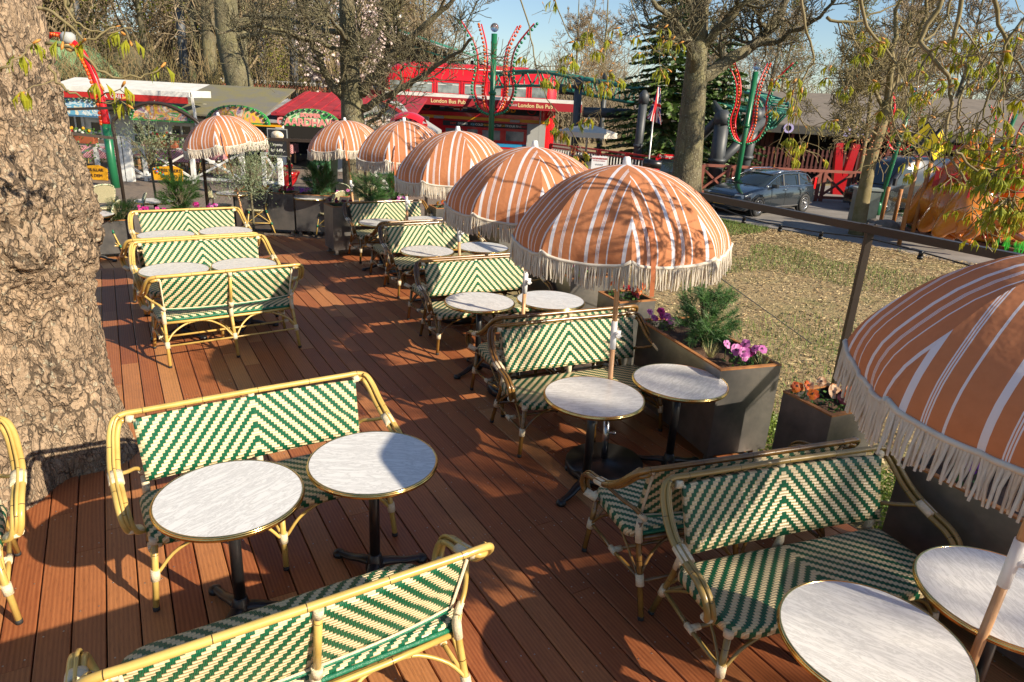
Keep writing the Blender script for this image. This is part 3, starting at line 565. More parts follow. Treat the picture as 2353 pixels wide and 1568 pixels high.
pas(PP, (1.90, 2.20, 0), (1.96, 2.16, 2.28), 'nearest striped parasol, cut off by the right edge', D2R(14))
pas(PP, (.08, 6.02, 0), ap(1230, 322, 6.0), 'second parasol of the receding row, just behind the large one', D2R(10))
pas(PP, (-.67, 8.21, 0), ap(1052, 290, 8.2), 'third striped parasol counted back from the large one', D2R(22))
pas(PP, (-1.67, 10.40, 0), ap(928, 272, 10.4), 'fourth striped parasol counted back, in front of the red letter box', D2R(-8))
pas(PP, (-3.12, 13.1, G+.013), ap(793, 288, 13.2), 'parasol farthest back in the right-hand row, before the tree trunk', D2R(5))
pas(PP, (-5.15, 12.9, G+.013), ap(500, 262, 12.9), 'striped parasol half hidden behind the olive tree on the left', D2R(15))
pas(PP, (3.05, -.2, 0), (3.05, -.2, 2.26), 'parasol standing outside the frame at lower right', D2R(6))
# ------------------------------------------------------------------ bistro chairs
M_chw = weave('fine_chair_weave', (.03, .15, .07), (.72, .60, .36), P=.024, w=.012, slope=1.0, frac=.3, chev=False)
def chair(loc, rz, label):
    R = empty('bistro_chair', loc, rz, label, 'chair'); R['group'] = 'bistro chairs on the rear deck'
    t = MB(); t.lathe([(.19, .43), (.205, .44), (.20, .46), (.15, .466), (.001, .462)], 24, sx=1.02, sy=1.0)
    n = len(t.v); s = t.build('seat', M_chw, R); ul = s.data.uv_layers[0]
    for lp in s.data.loops: v = s.data.vertices[lp.vertex_index].co; ul.data[lp.index].uv = (v.x, v.y)
    t = MB(); V = []; UV = []; nx, nz = 10, 10
    for off in (-.008, .008):
        for j in range(nz+1):
            tt = j/nz; hw = (.165+.035*math.sin(tt*2.2))*(1 if tt < .7 else math.sqrt(max(0, 1-((tt-.7)/.31)**2)))
            for i in range(nx+1): x = -hw+2*hw*i/nx; V.append((x, .20+.09*tt-.35*x*x*1.6+off, .56+.33*tt)); UV.append((x, .33*tt))
    a = (nx+1)*(nz+1); F = []
    for j in range(nz):
        for i in range(nx): q = j*(nx+1)+i; F.append((q, q+1, q+nx+2, q+nx+1)); F.append((a+q+nx+1, a+q+nx+2, a+q+1, a+q))
    t.add(V, F, 0, UV); t.build('backrest', M_chw, R)
    hp = [(-.17, .185, .55), (-.195, .21, .68), (-.198, .235, .79), (-.15, .268, .875), (0, .295, .905), (.15, .268, .875), (.198, .235, .79), (.195, .21, .68), (.17, .185, .55)]
    t = MB(); t.tube(spl(hp, 4), .014, 8); t.build('back_hoop', M('green_cream_binding', (.04, .14, .07), .5, col2=(.70, .62, .42), vs=55, thr=(.48, .52)), R)
    for s_ in (-1, 1):
        t = MB(); t.tube(spl([(s_*.195, .34, 0), (s_*.19, .24, .3), (s_*.175, .19, .46), (s_*.18, .20, .60)], 3), .0125, 8); b_ = t; b_.tube([(s_*.188, .205, .40), (s_*.178, .193, .46)], .018, 8, m=1); b_.tube([(s_*.192, .29, .17), (s_*.191, .272, .22)], .018, 8, m=1); b_.build('leg', [M_gold, M_gwrap], R)
        t = MB(); t.tube([(s_*.19, -.2, 0), (s_*.15, -.13, .44)], .0125, 8); b_ = t; b_.tube([(s_*.155, -.14, .38), (s_*.15, -.13, .43)], .018, 8, m=1); b_.tube([(s_*.174, -.172, .17), (s_*.169, -.164, .22)], .018, 8, m=1); b_.build('leg', [M_gold, M_gwrap], R)
    t = MB()
    for s_ in (-1, 1):
        t.tube([(s_*.172, -.168, .2), (s_*.19, .28, .2)], .009, 6); t.tube(spl([(s_*.17, -.165, .2), (s_*.16, 0, .34), (s_*.17, .12, .43)], 3), .008, 6); t.tube(spl([(s_*.19, .27, .2), (s_*.17, .1, .33), (s_*.16, -.05, .43)], 3), .008, 6)
    t.tube([(-.17, -.165, .21), (.17, -.165, .21)], .009, 6); t.tube([(-.19, .27, .22), (.19, .27, .22)], .009, 6); t.lathe([(.185, .40), (.195, .41), (.185, .42), (.175, .41)], 20, closed=True); t.build('stretcher', M_gold, R); return R
zc = .45+G
CHS = [(236, 527, -75, 'bistro chair nearest the big trunk, turned to the half hidden table'), (300, 508, -60, 'bistro chair with its curved back to the left-hand magenta pansies'), (232, 478, -130, 'bistro chair in shade at the far left, only its rounded back showing'),
 (508, 473, 100, 'pale sunlit bistro chair beside the dwarf pine'), (590, 482, -75, 'bistro chair facing left, back to back with its neighbour by the rear planter'), (667, 482, 75, 'bistro chair facing right towards the small table by the rear planter'),
 (757, 491, -110, 'bistro chair whose seat shows beside the end of the dark planter'), (808, 470, 150, 'left of two chair backs rising behind the planter of two dwarf pines'), (846, 470, 190, 'right of two chair backs rising behind the planter of two dwarf pines')]
for i, (px, py, a, lab) in enumerate(CHS):
    p = at(px, py, zc)
    if i == 0: CHP = chair((p.x, p.y, G+.013), D2R(a), lab)
    else: dup(CHP, (p.x, p.y, G+.013), D2R(a), lab)
# ------------------------------------------------------------------ planters and plants
def leftfar(c, W, L, rz): # centre from the left far top corner
    a = D2R(rz); return (c[0]+W/2*math.cos(a)+L/2*math.sin(a), c[1]+W/2*math.sin(a)-L/2*math.cos(a))
def nearc(c, W, L, rz):   # centre from the near left corner
    a = D2R(rz); return (c[0]+W/2*math.cos(a)-L/2*math.sin(a), c[1]+W/2*math.sin(a)+L/2*math.cos(a))
def planter(c, W, L, rz, label, z0=0.0, h=.81, grp='steel planters round the deck'):
    R = empty('steel_planter', (c[0], c[1], z0), D2R(rz), label, 'planter', grp); x, y = W/2, L/2; t = MB(); th = .004; zb = .09
    for (cx, cy, dx, dy) in ((0, -y+th, W, 2*th), (0, y-th, W, 2*th), (-x+th, 0, 2*th, L-4*th), (x-th, 0, 2*th, L-4*th)): t.box((cx, cy, (h+zb)/2), (dx, dy, h-zb))
    t.box((0, 0, zb+.01), (W-.02, L-.02, .012)); t.build('steel_body', M_steel, R)
    t = MB(); rw = .028
    for (cx, cy, dx, dy) in ((0, -y+rw/2, W+.004, rw+.004), (0, y-rw/2, W+.004, rw+.004), (-x+rw/2, 0, rw+.004, L-2*rw-.004), (x-rw/2, 0, rw+.004, L-2*rw-.004)): t.box((cx, cy, h+.002), (dx, dy, .012))
    t.build('rim', M_rust, R); t = MB(); nx, ny = max(4, int(W/.05)), max(4, int(L/.05)); V = []
    for j in range(ny+1):
        for i in range(nx+1): px, py = -x+.012+(W-.024)*i/nx, -y+.012+(L-.024)*j/ny; V.append((px, py, h-.075+.035*noise.noise((px*9+c[0], py*9, c[1]))))
    t.add(V, [(j*(nx+1)+i, j*(nx+1)+i+1, (j+1)*(nx+1)+i+1, (j+1)*(nx+1)+i) for j in range(ny) for i in range(nx)]); t.build('soil', M_soil, R)
    for sx in (-1, 1):
        for sy in (-1, 1): t = MB(); t.box((sx*(x-.06), sy*(y-.06), zb/2+.006), (.05, .05, zb-.008)); t.box((sx*(x-.06), sy*(y-.06), .004), (.10, .10, .008)); t.build('leg', M_steel, R)
    return R
PL = {}
PL[1] = nearc((1.56, 4.73), .55, 1.25, 20); planter(PL[1], .55, 1.25, 20, 'long steel planter with pink pansies and a round dwarf pine, beside the thin-shadowed table')
PL[2] = nearc((1.03, 6.42), .42, .42, 24); planter(PL[2], .42, .42, 24, 'square steel planter of orange and dark red pansies under the large parasol')
PL[3] = nearc((.61, 7.28), .54, 1.2, 24); planter(PL[3], .54, 1.2, 24, 'long steel planter half hidden behind the fringe of the large parasol')
PL[4] = nearc((2.08, 4.01), .42, .42, 25); planter(PL[4], .42, .42, 25, 'square steel planter of orange and cream pansies left of the nearest parasol')
PL[5] = leftfar((2.25, 3.48), .55, 1.25, 26); planter(PL[5], .55, 1.25, 26, 'long dark planter of mostly bare soil under the nearest parasol')
PL[6] = nearc((-.27, 10.03), .5, 1.1, 30); planter(PL[6], .5, 1.1, 30, 'steel planter with magenta pansies and a bushy pine below the second parasol')
PL[7] = (-.80, 11.45); planter(PL[7], .42, .42, 26, 'small square planter of red flowers seen between two parasol fringes')
PL[8] = (-1.32, 12.0); planter(PL[8], .42, .42, 26, 'small square planter beyond the right arm of the farthest bench')
a = D2R(34); PL[9] = (-2.10-.10*math.cos(a)-.66*math.sin(a), 11.39-.10*math.sin(a)+.66*math.cos(a)); planter(PL[9], 1.55, .45, 34, 'long dark planter behind the farthest bench, holding two dwarf pines')
PL[10] = (-5.05, 13.75); planter(PL[10], 1.15, .42, 2, 'rear steel planter of red and yellow pansies left of the green bin', G)
PL[11] = (-3.90, 13.75); planter(PL[11], 1.05, .42, 0, 'rear steel planter with a dwarf pine in front of the green bin', G)
q = at(415, 492, .58); PL[12] = (q.x-.1, q.y+.25); planter(PL[12], 1.5, .42, 35, 'planter of magenta pansies and a loose pine behind the rearmost left bench', G, .74)
q = at(245, 540, .4); PL[13] = (-6.5, 11.1); planter(PL[13], 1.1, .42, 35, 'low planter with a dark green shrub behind the far left chairs', G, .62)
PCOL = {k: leafy('petal_'+k, c, c2, 30, .25, .5) for k, c, c2 in (('orange', (.80, .22, .01), (.55, .06, .01)), ('red', (.50, .01, .012), (.25, .005, .01)), ('magenta', (.45, .01, .16), (.6, .03, .3)), ('pink', (.62, .22, .50), (.5, .10, .38)), ('purple', (.22, .05, .38), (.35, .1, .5)), ('yellow', (.85, .50, .01), (.8, .35, .01)), ('cream', (.80, .62, .42), (.7, .3, .12)), ('dark', (.10, .004, .02), (.05, .003, .015)), ('white', (.8, .8, .74), (.7, .7, .6)))}
M_pface = M('pansy_face', (.03, .005, .01), .7)
def pansies(loc, cols, n, spread, label, seed, grp='pansy clumps in the planters', fs=.03, lh=.08):
    r = random.Random(seed); R = empty('pansy_clump', loc, 0, label, 'flowers', grp); t = MB()
    for k in range(int(n*9)):
        a = r.uniform(0, 6.283); d = r.random()**.6; c = Vector((math.cos(a)*d*spread[0], math.sin(a)*d*spread[1], r.uniform(-.03, lh))); dr = Vector((r.uniform(-1, 1), r.uniform(-1, 1), r.uniform(-.2, .9))).normalized(); s = dr.cross(Vector((r.uniform(-1, 1), r.uniform(-1, 1), 1))).normalized(); l = r.uniform(.02, .045)
        t.add([c, c+dr*l*.5+s*l*.3, c+dr*l, c+dr*l*.5-s*l*.3], [(0, 1, 2, 3)], sm=False)
    t.build('foliage', M_fleaf, R)
    for k in range(n):
        a = r.uniform(0, 6.283); d = r.random()**.5; c = Vector((math.cos(a)*d*spread[0], math.sin(a)*d*spread[1], lh+r.uniform(.0, .07))); f = Vector((r.uniform(-.6, .6), -r.uniform(.3, 1.1), r.uniform(.2, .9))).normalized()
        u = f.cross(Vector((0, 0, 1))).normalized(); v = u.cross(f); t = MB(); rr = fs*r.uniform(.8, 1.2)
        for q, (ang, sz) in enumerate(((90-32, 1.0), (90+32, 1.0), (180+8, .85), (-8, .85), (270, 1.1))):
            an = D2R(ang); cc = c+(u*math.cos(an)+v*math.sin(an))*rr*.55+f*(.002*q); n_ = 7
            t.add([cc+f*r.uniform(-.003, .006)]+[cc+(u*math.cos(6.283*i/n_)+v*math.sin(6.283*i/n_))*rr*.62*sz+f*.006*math.sin(i*2.1+q) for i in range(n_)], [(0, 1+i, 1+(i+1) % n_) for i in range(n_)], 0)
        t.add([c+f*.012+(u*math.cos(6.283*i/6)+v*math.sin(6.283*i/6))*rr*.28 for i in range(6)], [tuple(range(6))], 1); t.tube([c, c-Vector((0, 0, lh+.05))], .0022, 3, m=2, cap=False)
        t.build('blossom', [PCOL[cols[k % len(cols)]], M_pface, M_fleaf], R)
    return R
def inpl(i, x, y, z, rz): a = D2R(rz); c = PL[i]; return (c[0]+x*math.cos(a)-y*math.sin(a), c[1]+x*math.sin(a)+y*math.cos(a), z)
pansies(inpl(1, -.12, .47, .77, 20), ['pink', 'magenta'], 9, (.17, .12), 'magenta and pink pansies in the far corner of the long planter', 1)
pansies(inpl(1, .05, -.44, .77, 20), ['pink', 'pink', 'pink', 'magenta'], 11, (.14, .12), 'pink pansies in the near corner of the long planter', 2, fs=.036)
pansies(inpl(2, 0, 0, .77, 24), ['orange', 'red', 'orange', 'red', 'red'], 13, (.19, .16), 'orange and dark red pansies filling the square planter under the large parasol', 3)
pansies(inpl(3, 0, -.35, .77, 24), ['purple', 'magenta'], 7, (.18, .15), 'purple pansies showing through the fringe of the large parasol', 4)
pansies(inpl(4, -.10, .09, .77, 25), ['orange', 'orange', 'cream'], 6, (.12, .10), 'orange pansies at the far corner of the square planter by the nearest parasol', 5, fs=.036)
pansies(inpl(4, .06, -.06, .77, 25), ['cream', 'orange', 'dark', 'cream'], 7, (.11, .09), 'cream and wine-red pansies in the middle of the square planter by the nearest parasol', 6, fs=.038)
pansies(inpl(5, -.10, .38, .76, 26), ['purple', 'dark'], 5, (.10, .08), 'lone purple pansy plant in the bare soil', 7)
pansies(inpl(6, 0, -.35, .77, 30), ['magenta', 'pink'], 10, (.18, .14), 'magenta pansies in front of the bushy pine below the second parasol', 8)
pansies(inpl(7, 0, 0, .77, 26), ['red', 'dark', 'pink'], 9, (.18, .15), 'red flowers in the small planter seen between the fringes', 9)
pansies(inpl(8, 0, 0, .77, 26), ['orange', 'red', 'yellow'], 8, (.18, .15), 'orange and red flowers beyond the right arm of the farthest bench', 10)
pansies(inpl(9, -.55, 0, .77, 34), ['dark', 'red'], 9, (.20, .12), 'dark wine-red pansies at the left end of the twin pine planter', 11)
pansies(inpl(9, .45, 0, .77, 34), ['purple', 'pink', 'white'], 13, (.25, .13), 'violet pansies at the right end of the twin pine planter', 12)
pansies((-5.45, 13.72, G+.77), ['orange', 'orange', 'yellow'], 7, (.14, .12), 'orange flowers at the left end of the rear planter', 13)
pansies((-5.1, 13.72, G+.77), ['yellow', 'yellow', 'orange'], 9, (.14, .12), 'bright yellow pansies in the middle of the rear planter', 14)
pansies((-4.70, 13.72, G+.77), ['red', 'magenta'], 13, (.20, .12), 'crimson pansies at the right end of the rear planter', 15)
pansies((-4.3, 13.72, G+.77), ['pink', 'purple'], 7, (.14, .12), 'mauve pansies left of the dwarf pine by the green bin', 16)
pansies((-3.50, 13.72, G+.77), ['white', 'cream', 'pink'], 9, (.16, .12), 'white and pale pink pansies right of the dwarf pine by the green bin', 17)
pansies(inpl(12, -.45, -.05, G+.70, 35), ['magenta'], 10, (.22, .13), 'magenta pansies left of the loose pine', 18)
pansies(inpl(12, .38, -.05, G+.70, 35), ['magenta', 'pink', 'magenta'], 12, (.2, .13), 'magenta pansies right of the loose pine', 19)
def grass_tuft(loc, label, seed, n=60, h=.16):
    r = random.Random(seed); t = MB()
    for k in range(n):
        a = r.uniform(0, 6.283); d = Vector((math.cos(a), math.sin(a), 0)); b0 = d*r.uniform(0, .03); e = b0+d*r.uniform(.03, .10)+Vector((0, 0, h*r.uniform(.5, 1))); s = Vector((-d.y, d.x, 0))*.0022; t.add([b0-s, b0+s, e], [(0, 1, 2)], sm=False)
    o = t.build('grass_tuft', M('pale_sedge', (.45, .42, .18), .7, var=.4, vs=20), loc=loc); tag(o, label, 'ornamental grass', 'sedge tufts in the planters')
grass_tuft(inpl(1, .1, .30, .75, 20), 'straw-coloured sedge tuft left of the round dwarf pine', 1); grass_tuft(inpl(1, -.08, -.22, .75, 20), 'straw-coloured sedge tuft just below the round dwarf pine', 2)
grass_tuft(inpl(1, .2, -.52, .75, 20), 'straw-coloured sedge tuft at the near end of the long planter', 3)
def pine(loc, R_, H_, label, seed, grp='dwarf pines in the planters', ntuft=230, lean=(0, 0), dens=34, nl=.075):
    r = random.Random(seed); R = empty('dwarf_pine', loc, 0, label, 'pine', grp); t = MB(); V = []; F = []; 
    tips = []
    for k in range(ntuft):
        while True:
            p = Vector((r.uniform(-1, 1), r.uniform(-1, 1), r.uniform(-1, 1)))
            if .45 < p.length < 1: break
        q = Vector((p.x*R_+lean[0], p.y*R_+lean[1], H_*.56+p.z*H_*.46)); q += Vector((noise.noise(q*6), noise.noise(q*6+Vector((9, 0, 0))), noise.noise(q*6+Vector((0, 9, 0)))))*R_*.5
        tips.append(q); ax = (p*.9+Vector((r.uniform(-.4, .4), r.uniform(-.4, .4), .55))).normalized()
        for m_ in range(dens):
            d = (ax*r.uniform(.3, 1.1)+Vector((r.gauss(0, .5), r.gauss(0, .5), r.gauss(0, .5)))).normalized(); l = nl*r.uniform(.6, 1.15); b0 = q+ax*r.uniform(-.05, .05); s = d.orthogonal().normalized()*.0022
            i = len(V); V += [b0-s, b0+s, b0+d*l]; F.append((i, i+1, i+2))
    np_mesh('needles', np.array([tuple(v) for v in V]), np.array(F), M_needle, parent=R)
    t.tube([(0, 0, -.03), (0, 0, H_*.35)], [.016, .012], 6)
    for q in tips[::6]: m_ = Vector((q.x*.35, q.y*.35, q.z*.55)); t.tube([Vector((0, 0, H_*.12)), m_, q], [.008, .006, .003], 4, cap=False)
    t.build('trunk', M_bark2, R); return R
PIN = pine(inpl(1, .02, .05, .74, 20), .23, .52, 'round dwarf pine in the long planter beside the lawn', 3)
def pine2(loc, s, lab, rz=0): dup(PIN, loc, rz, lab, scale=s)
pine2(inpl(9, .0, .02, .74, 34), (1.25, 1.25, 1.15), 'darker left one of the twin dwarf pines behind the farthest bench', 1.0); pine2(inpl(9, .50, .02, .74, 34), (.9, .9, 1.2), 'lighter right one of the twin dwarf pines behind the farthest bench', 2.2)
pine2((-3.95, 13.72, G+.74), (1.25, .9, 1.3), 'bushy dwarf pine in front of the green bin', 3.0); pine2(inpl(12, .0, .0, G+.68, 35), (1.35, 1.1, 1.3), 'loose dwarf pine among the magenta pansies on the left', 4.1)
pine2((-6.5, 11.1, G+.52), (1.5, .95, .8), 'low dark shrub behind the far left chairs', 5.0); pine2(inpl(6, 0, .15, .74, 30), (1.1, 1.3, .8), 'bushy pine behind the magenta pansies below the second parasol', 1.7)
def olive(loc, H0, crown, lab, seed, n=2600):
    r = random.Random(seed); R = empty('olive_tree', loc, 0, lab, 'olive tree', 'potted olive trees'); t = MB(); c = Vector(crown[0]); rx, rz_ = crown[1], crown[2]
    t.tube(spl([(0, 0, 0), (.02, .01, H0*.5), (0, 0, H0)], 4), [.022]*9, 8)
    br = []
    for k in range(26):
        d = Vector((r.gauss(0, 1), r.gauss(0, 1), r.gauss(.25, .8))).normalized(); e = c+Vector((d.x*rx, d.y*rx, d.z*rz_))*r.uniform(.6, 1.05); m_ = Vector((0, 0, H0)).lerp(e, .5)+Vector((0, 0, .08)); P = spl([Vector((0, 0, H0-.05)), m_, e], 3); t.tube(P, [lerp(.011, .002, i/(len(P)-1)) for i in range(len(P))], 4, cap=False); br.append(P)
    t.build('trunk', M_bark2, R); V = []; F = []
    for k in range(n):
        P = r.choice(br); f = r.random()**.6; i = min(int(f*(len(P)-1)), len(P)-2); q = P[i].lerp(P[i+1], f*(len(P)-1)-i)+Vector((r.gauss(0, 1), r.gauss(0, 1), r.gauss(0, 1)))*rx*.17
        d = Vector((r.gauss(0, 1), r.gauss(0, 1), r.gauss(.2, 1))).normalized(); s = d.orthogonal().normalized(); l = r.uniform(.035, .06); j = len(V); V += [q, q+d*l*.5+s*.0065, q+d*l, q+d*l*.5-s*.0065]; F.append((j, j+1, j+2, j+3))
    np_mesh('crown', np.array([tuple(v) for v in V]), np.array(F), M_olive_leaf, parent=R); return R
olive((-4.92, 12.55, G), 1.05, ((0, 0, 1.35), .78, .52), 'grey-green olive tree covering the parasol at left', 4, 3600)
olive((-7.2, 13.5, G), 1.25, ((0, 0, 1.75), .62, .45), 'thin olive tree beneath the black arch', 5, 1500)
# ------------------------------------------------------------------ black frame with string lights
zr = 1.80
pA, pB, pC = at(2420, 615, zr), at(2000, 527, zr), at(1640, 456, zr); dd = (pC-pB).normalized(); pD = pC+dd*1.6; pE = Vector((.35, 10.2, zr)); pF = Vector((-1.75, 12.9, zr-.08)); pG = Vector((-3.2, 14.3, zr-.15)); pH = dp(662, 322, 14.2); pI = Vector((-7.0, 13.9, 1.62))
pA = pB-dd*2.2
R = empty('light_frame', (pB.x, pB.y, 0), 0, 'dark brown steel frame of posts and rails running along the planters', 'frame')
t = MB(); bm_ = [pA, pB, pC, pD, pE, pF, pG, pH, pI]
o_ = Vector((pB.x, pB.y, 0))
for a, b_ in zip(bm_, bm_[1:]): t = MB(); t.bar(a-o_, b_-o_, .062, .062); t.build('rail', M_frame, R)
for p in (pB, pD, pE, pF, pG, pH, pI): t = MB(); t.bar(Vector((p.x, p.y, G))-o_, p-Vector((0, 0, .035))-o_, .052); t.box((p.x-o_.x, p.y-o_.y, G+.006), (.14, .14, .012)); t.build('post', M_frame, R)
t = MB(); t.box((pB.x-o_.x, pB.y-o_.y, zr+.036), (.11, .11, .006), rz=.5)
for k in (-1, 1): t.lathe([(.011, .038), (.011, .046), (.001, .047)], 6, (pB.x-o_.x+k*.035*dd.x, pB.y-o_.y+k*.035*dd.y, zr))
t.build('joint_plate', M_frame, R)
R = empty('string_lights', (pB.x, pB.y, 0), 0, 'black cable with bulb sockets hanging below the steel frame', 'string lights'); t = MB(); cab = []; sock = []
for (a, b_) in zip(bm_[:7], bm_[1:8]):
    L0 = (b_-a).length; n = max(2, int(L0/.42))
    for i in range(n):
        f = i/n; p = a.lerp(b_, f)+Vector((0, 0, -.075-.05*math.sin(math.pi*((i*.42) % 1.9)/1.9))); cab.append(p-o_); sock.append(p-o_)
t.tube(spl(cab, 3), .006, 5); t.build('cable', M_rubber, R)
for p in sock: s = MB(); s.tube([p+Vector((0, 0, .012)), p-Vector((0, 0, .03))], [.016, .018], 8); s.tube([p-Vector((0, 0, .03)), p-Vector((0, 0, .055))], [.021, .020], 10); s.build('bulb_socket', M_black, R)
# arch at the left entrance
R = empty('garden_arch', (-6.9, 13.3, G), 0, 'black metal arch over the left entrance of the deck', 'arch')
for yy in (0, .55):
    t = MB(); L_ = dp(263, 310, 13.3+yy); Rg = dp(462, 318, 13.5+yy); top = dp(355, 237, 13.4+yy); O = Vector((-6.9, 13.3, G)); A = [L_, L_+Vector((.03, 0, .28)), L_.lerp(top, .62)+Vector((-.05, 0, .16)), top, Rg.lerp(top, .62)+Vector((.05, 0, .16)), Rg+Vector((-.03, 0, .28)), Rg]
    t.tube([Vector((L_.x+.02, L_.y, G))-O]+[p-O for p in spl(A, 5)]+[Vector((Rg.x, Rg.y, G))-O], .032, 8); t.build('arch_hoop', M_frame, R)
t = MB(); t.bar(dp(100, 300, 12.6)-O, dp(263, 318, 13.3)-O, .05); t.bar(dp(120, 252, 13.4)-O, dp(320, 247, 13.6)-O, .05); t.bar(dp(100, 300, 12.6)-O, (dp(100, 300, 12.6).x-O.x, dp(100, 300, 12.6).y-O.y, 0), .05); t.build('side_rail', M_frame, R)
q = dp(1499, 377, 6.9); t = MB(); d_ = Vector((1, -.25, -.07)); t.tube([q-d_*.085, q+d_*.085], .040, 16); R = tag(t.build('spotlight', M_black), 'black cylindrical spotlight with an amber lens behind the large parasol', 'spotlight')
t = MB(); t.tube([q-d_*.088, q-d_*.0855], .034, 16); t.build('lens', M('amber_lens', (.85, .50, .18), .3), R); t = MB(); t.tube([q, q+Vector((0, .0, -.08))], .012, 6); t.bar(q+Vector((-.12, .05, -.1)), q+Vector((.12, -.05, -.1)), .045); t.build('bracket', M_frame, R)
# guy ropes on the lawn
for (a, b_, lab) in (((1600, 600, 1.2), (1865, 790, .0), 'thin black rope slanting down across the lawn'),):
    t = MB(); t.tube([at(*a), at(*b_)], .006, 5); tag(t.build('guy_rope', M_rubber), lab, 'rope')
# low green ground cover along the planters
def cover_region(r, N):
    y = r.uniform(1.6, 6.6, N); w_ = r.uniform(-.1, .75, N); x = 2.60-.52*(y-4.35)+w_; return np.stack([x, y, w_], 1)
r = np.random.RandomState(9); P = cover_region(r, 26000); n = len(P); hm = np.array([.34+.5*noise.noise((a*3, b*3, 0)) for a, b in zip(P[:, 0], P[:, 1])])*np.clip(1.3-1.4*P[:, 2], .12, 1); hgt = r.uniform(0, 1, n)*np.clip(hm, .03, .6); c = np.concatenate([P[:, :2], (G+hgt)[:, None]], 1); d = r.normal(0, 1, (n, 3)); d[:, 2] = abs(d[:, 2]); d /= np.linalg.norm(d, axis=1)[:, None]; s = np.cross(d, r.normal(0, 1, (n, 3))); s /= np.linalg.norm(s, axis=1)[:, None]
V = np.stack([c, c+d*.014+s*.008, c+d*.028, c+d*.014-s*.008], 1).reshape(-1, 3); tag(np_mesh('ground_cover', V, np.arange(4*n).reshape(-1, 4), leafy('ground_cover_leaf', (.22, .30, .04), (.12, .19, .03), 9, .3)), 'low yellow-green ground cover between planters and lawn', kind='stuff')
# ------------------------------------------------------------------ trees
def bigtrunk():
    R = empty('chestnut_tree', (-3.79, 4.37, 0), 0, 'huge old chestnut tree with knotted bark at the left edge', 'tree'); prof = [(-.2, 1.02), (0, .955), (.17, .92), (.36, .885), (.52, .85), (.72, .84), (1.0, .83), (1.26, .84), (1.42, .875), (1.58, .90), (1.88, .915), (2.09, .88), (2.23, .85), (2.42, .83), (2.9, .80), (3.4, .78), (5, .72), (7, .66)]
    NZ, NA = 430, 360; V = np.zeros((NZ+1, NA, 3)); zs = [p[0] for p in prof]; rs = [p[1] for p in prof]; seen = (D2R(-150), D2R(40))
    burls = [(-66, 1.52, .15, .16), (-44, 1.66, .13, .13), (-56, 1.30, .10, .12), (-84, 1.70, .10, .14), (-76, 1.12, .07, .13), (-35, 1.95, .08, .13), (-92, 2.05, .09, .16), (-60, 2.15, .10, .12), (-50, 2.42, .06, .1), (-72, 2.45, .07, .12), (-20, 1.55, .06, .09), (-40, 1.38, .06, .08)]
    for i in range(NZ+1):
        z = -.2+3.5*i/(NZ-20) if i <= NZ-20 else 3.3+3.7*(i-NZ+20)/20; r0 = float(np.interp(z, zs, rs))
        for k in range(NA):
            a = 2*math.pi*k/NA; ca, sa = math.cos(a), math.sin(a); p = Vector((ca*1.0, sa*1.0, z)); rr = r0
            rr += .035*math.sin(a*5+.7+z*.35)*max(.25, 1.15-z*.5)+.02*math.sin(a*9+2+z*.6)
            if z < .6: rr += .05*(1-z/.6)**2*math.sin(a*7+1)+.02*(1-z/.6)
            ad = math.degrees(math.atan2(sa, ca))
            for (ba, bz, am, sg) in burls:
                dd_ = (D2R(ad-ba)*.85)**2+(z-bz)**2
                if dd_ < .5: rr += am*math.exp(-dd_/(2*sg*sg))
            rough = 1.0+1.3*math.exp(-((z-1.6)/.45)**2); rr -= .03
            n1 = noise.noise(Vector((ca*3.2, sa*3.2, z*1.6))); wq = Vector((ca*10+n1*2.2, sa*10+n1, z*2.6+n1*1.8)); n2 = abs(noise.noise(wq)); n3 = abs(noise.noise(wq*2.3+Vector((5, 3, 1)))); n4 = noise.noise(Vector((ca*38, sa*38, z*24))); vq = Vector((ca*9+n1*1.6, sa*9+n1, z*5.5+noise.noise(Vector((ca*5, sa*5, z*3)))*1.4)); vd = noise.voronoi(vq)[0]; n5 = min((vd[1]-vd[0])*5.0, 1.0); n6 = noise.noise(Vector((ca*7, sa*7, z*7)))
            rr += n1*.03+n6*.022*(rough-.6)+(n5-.6)*.020*rough+(min(n2*3.2, .5)-.25)*.030*rough+(min(n3*3, .5)-.25)*.020*rough+n4*.006*rough
            V[i, k] = (ca*rr, sa*rr, z)
    idx = np.arange((NZ+1)*NA).reshape(NZ+1, NA); F = np.stack([idx[:-1], np.roll(idx[:-1], -1, 1), np.roll(idx[1:], -1, 1), idx[1:]], -1).reshape(-1, 4)
    np_mesh('trunk', V.reshape(-1, 3), F, M_bark, parent=R, sm=True); return R
BT = bigtrunk()
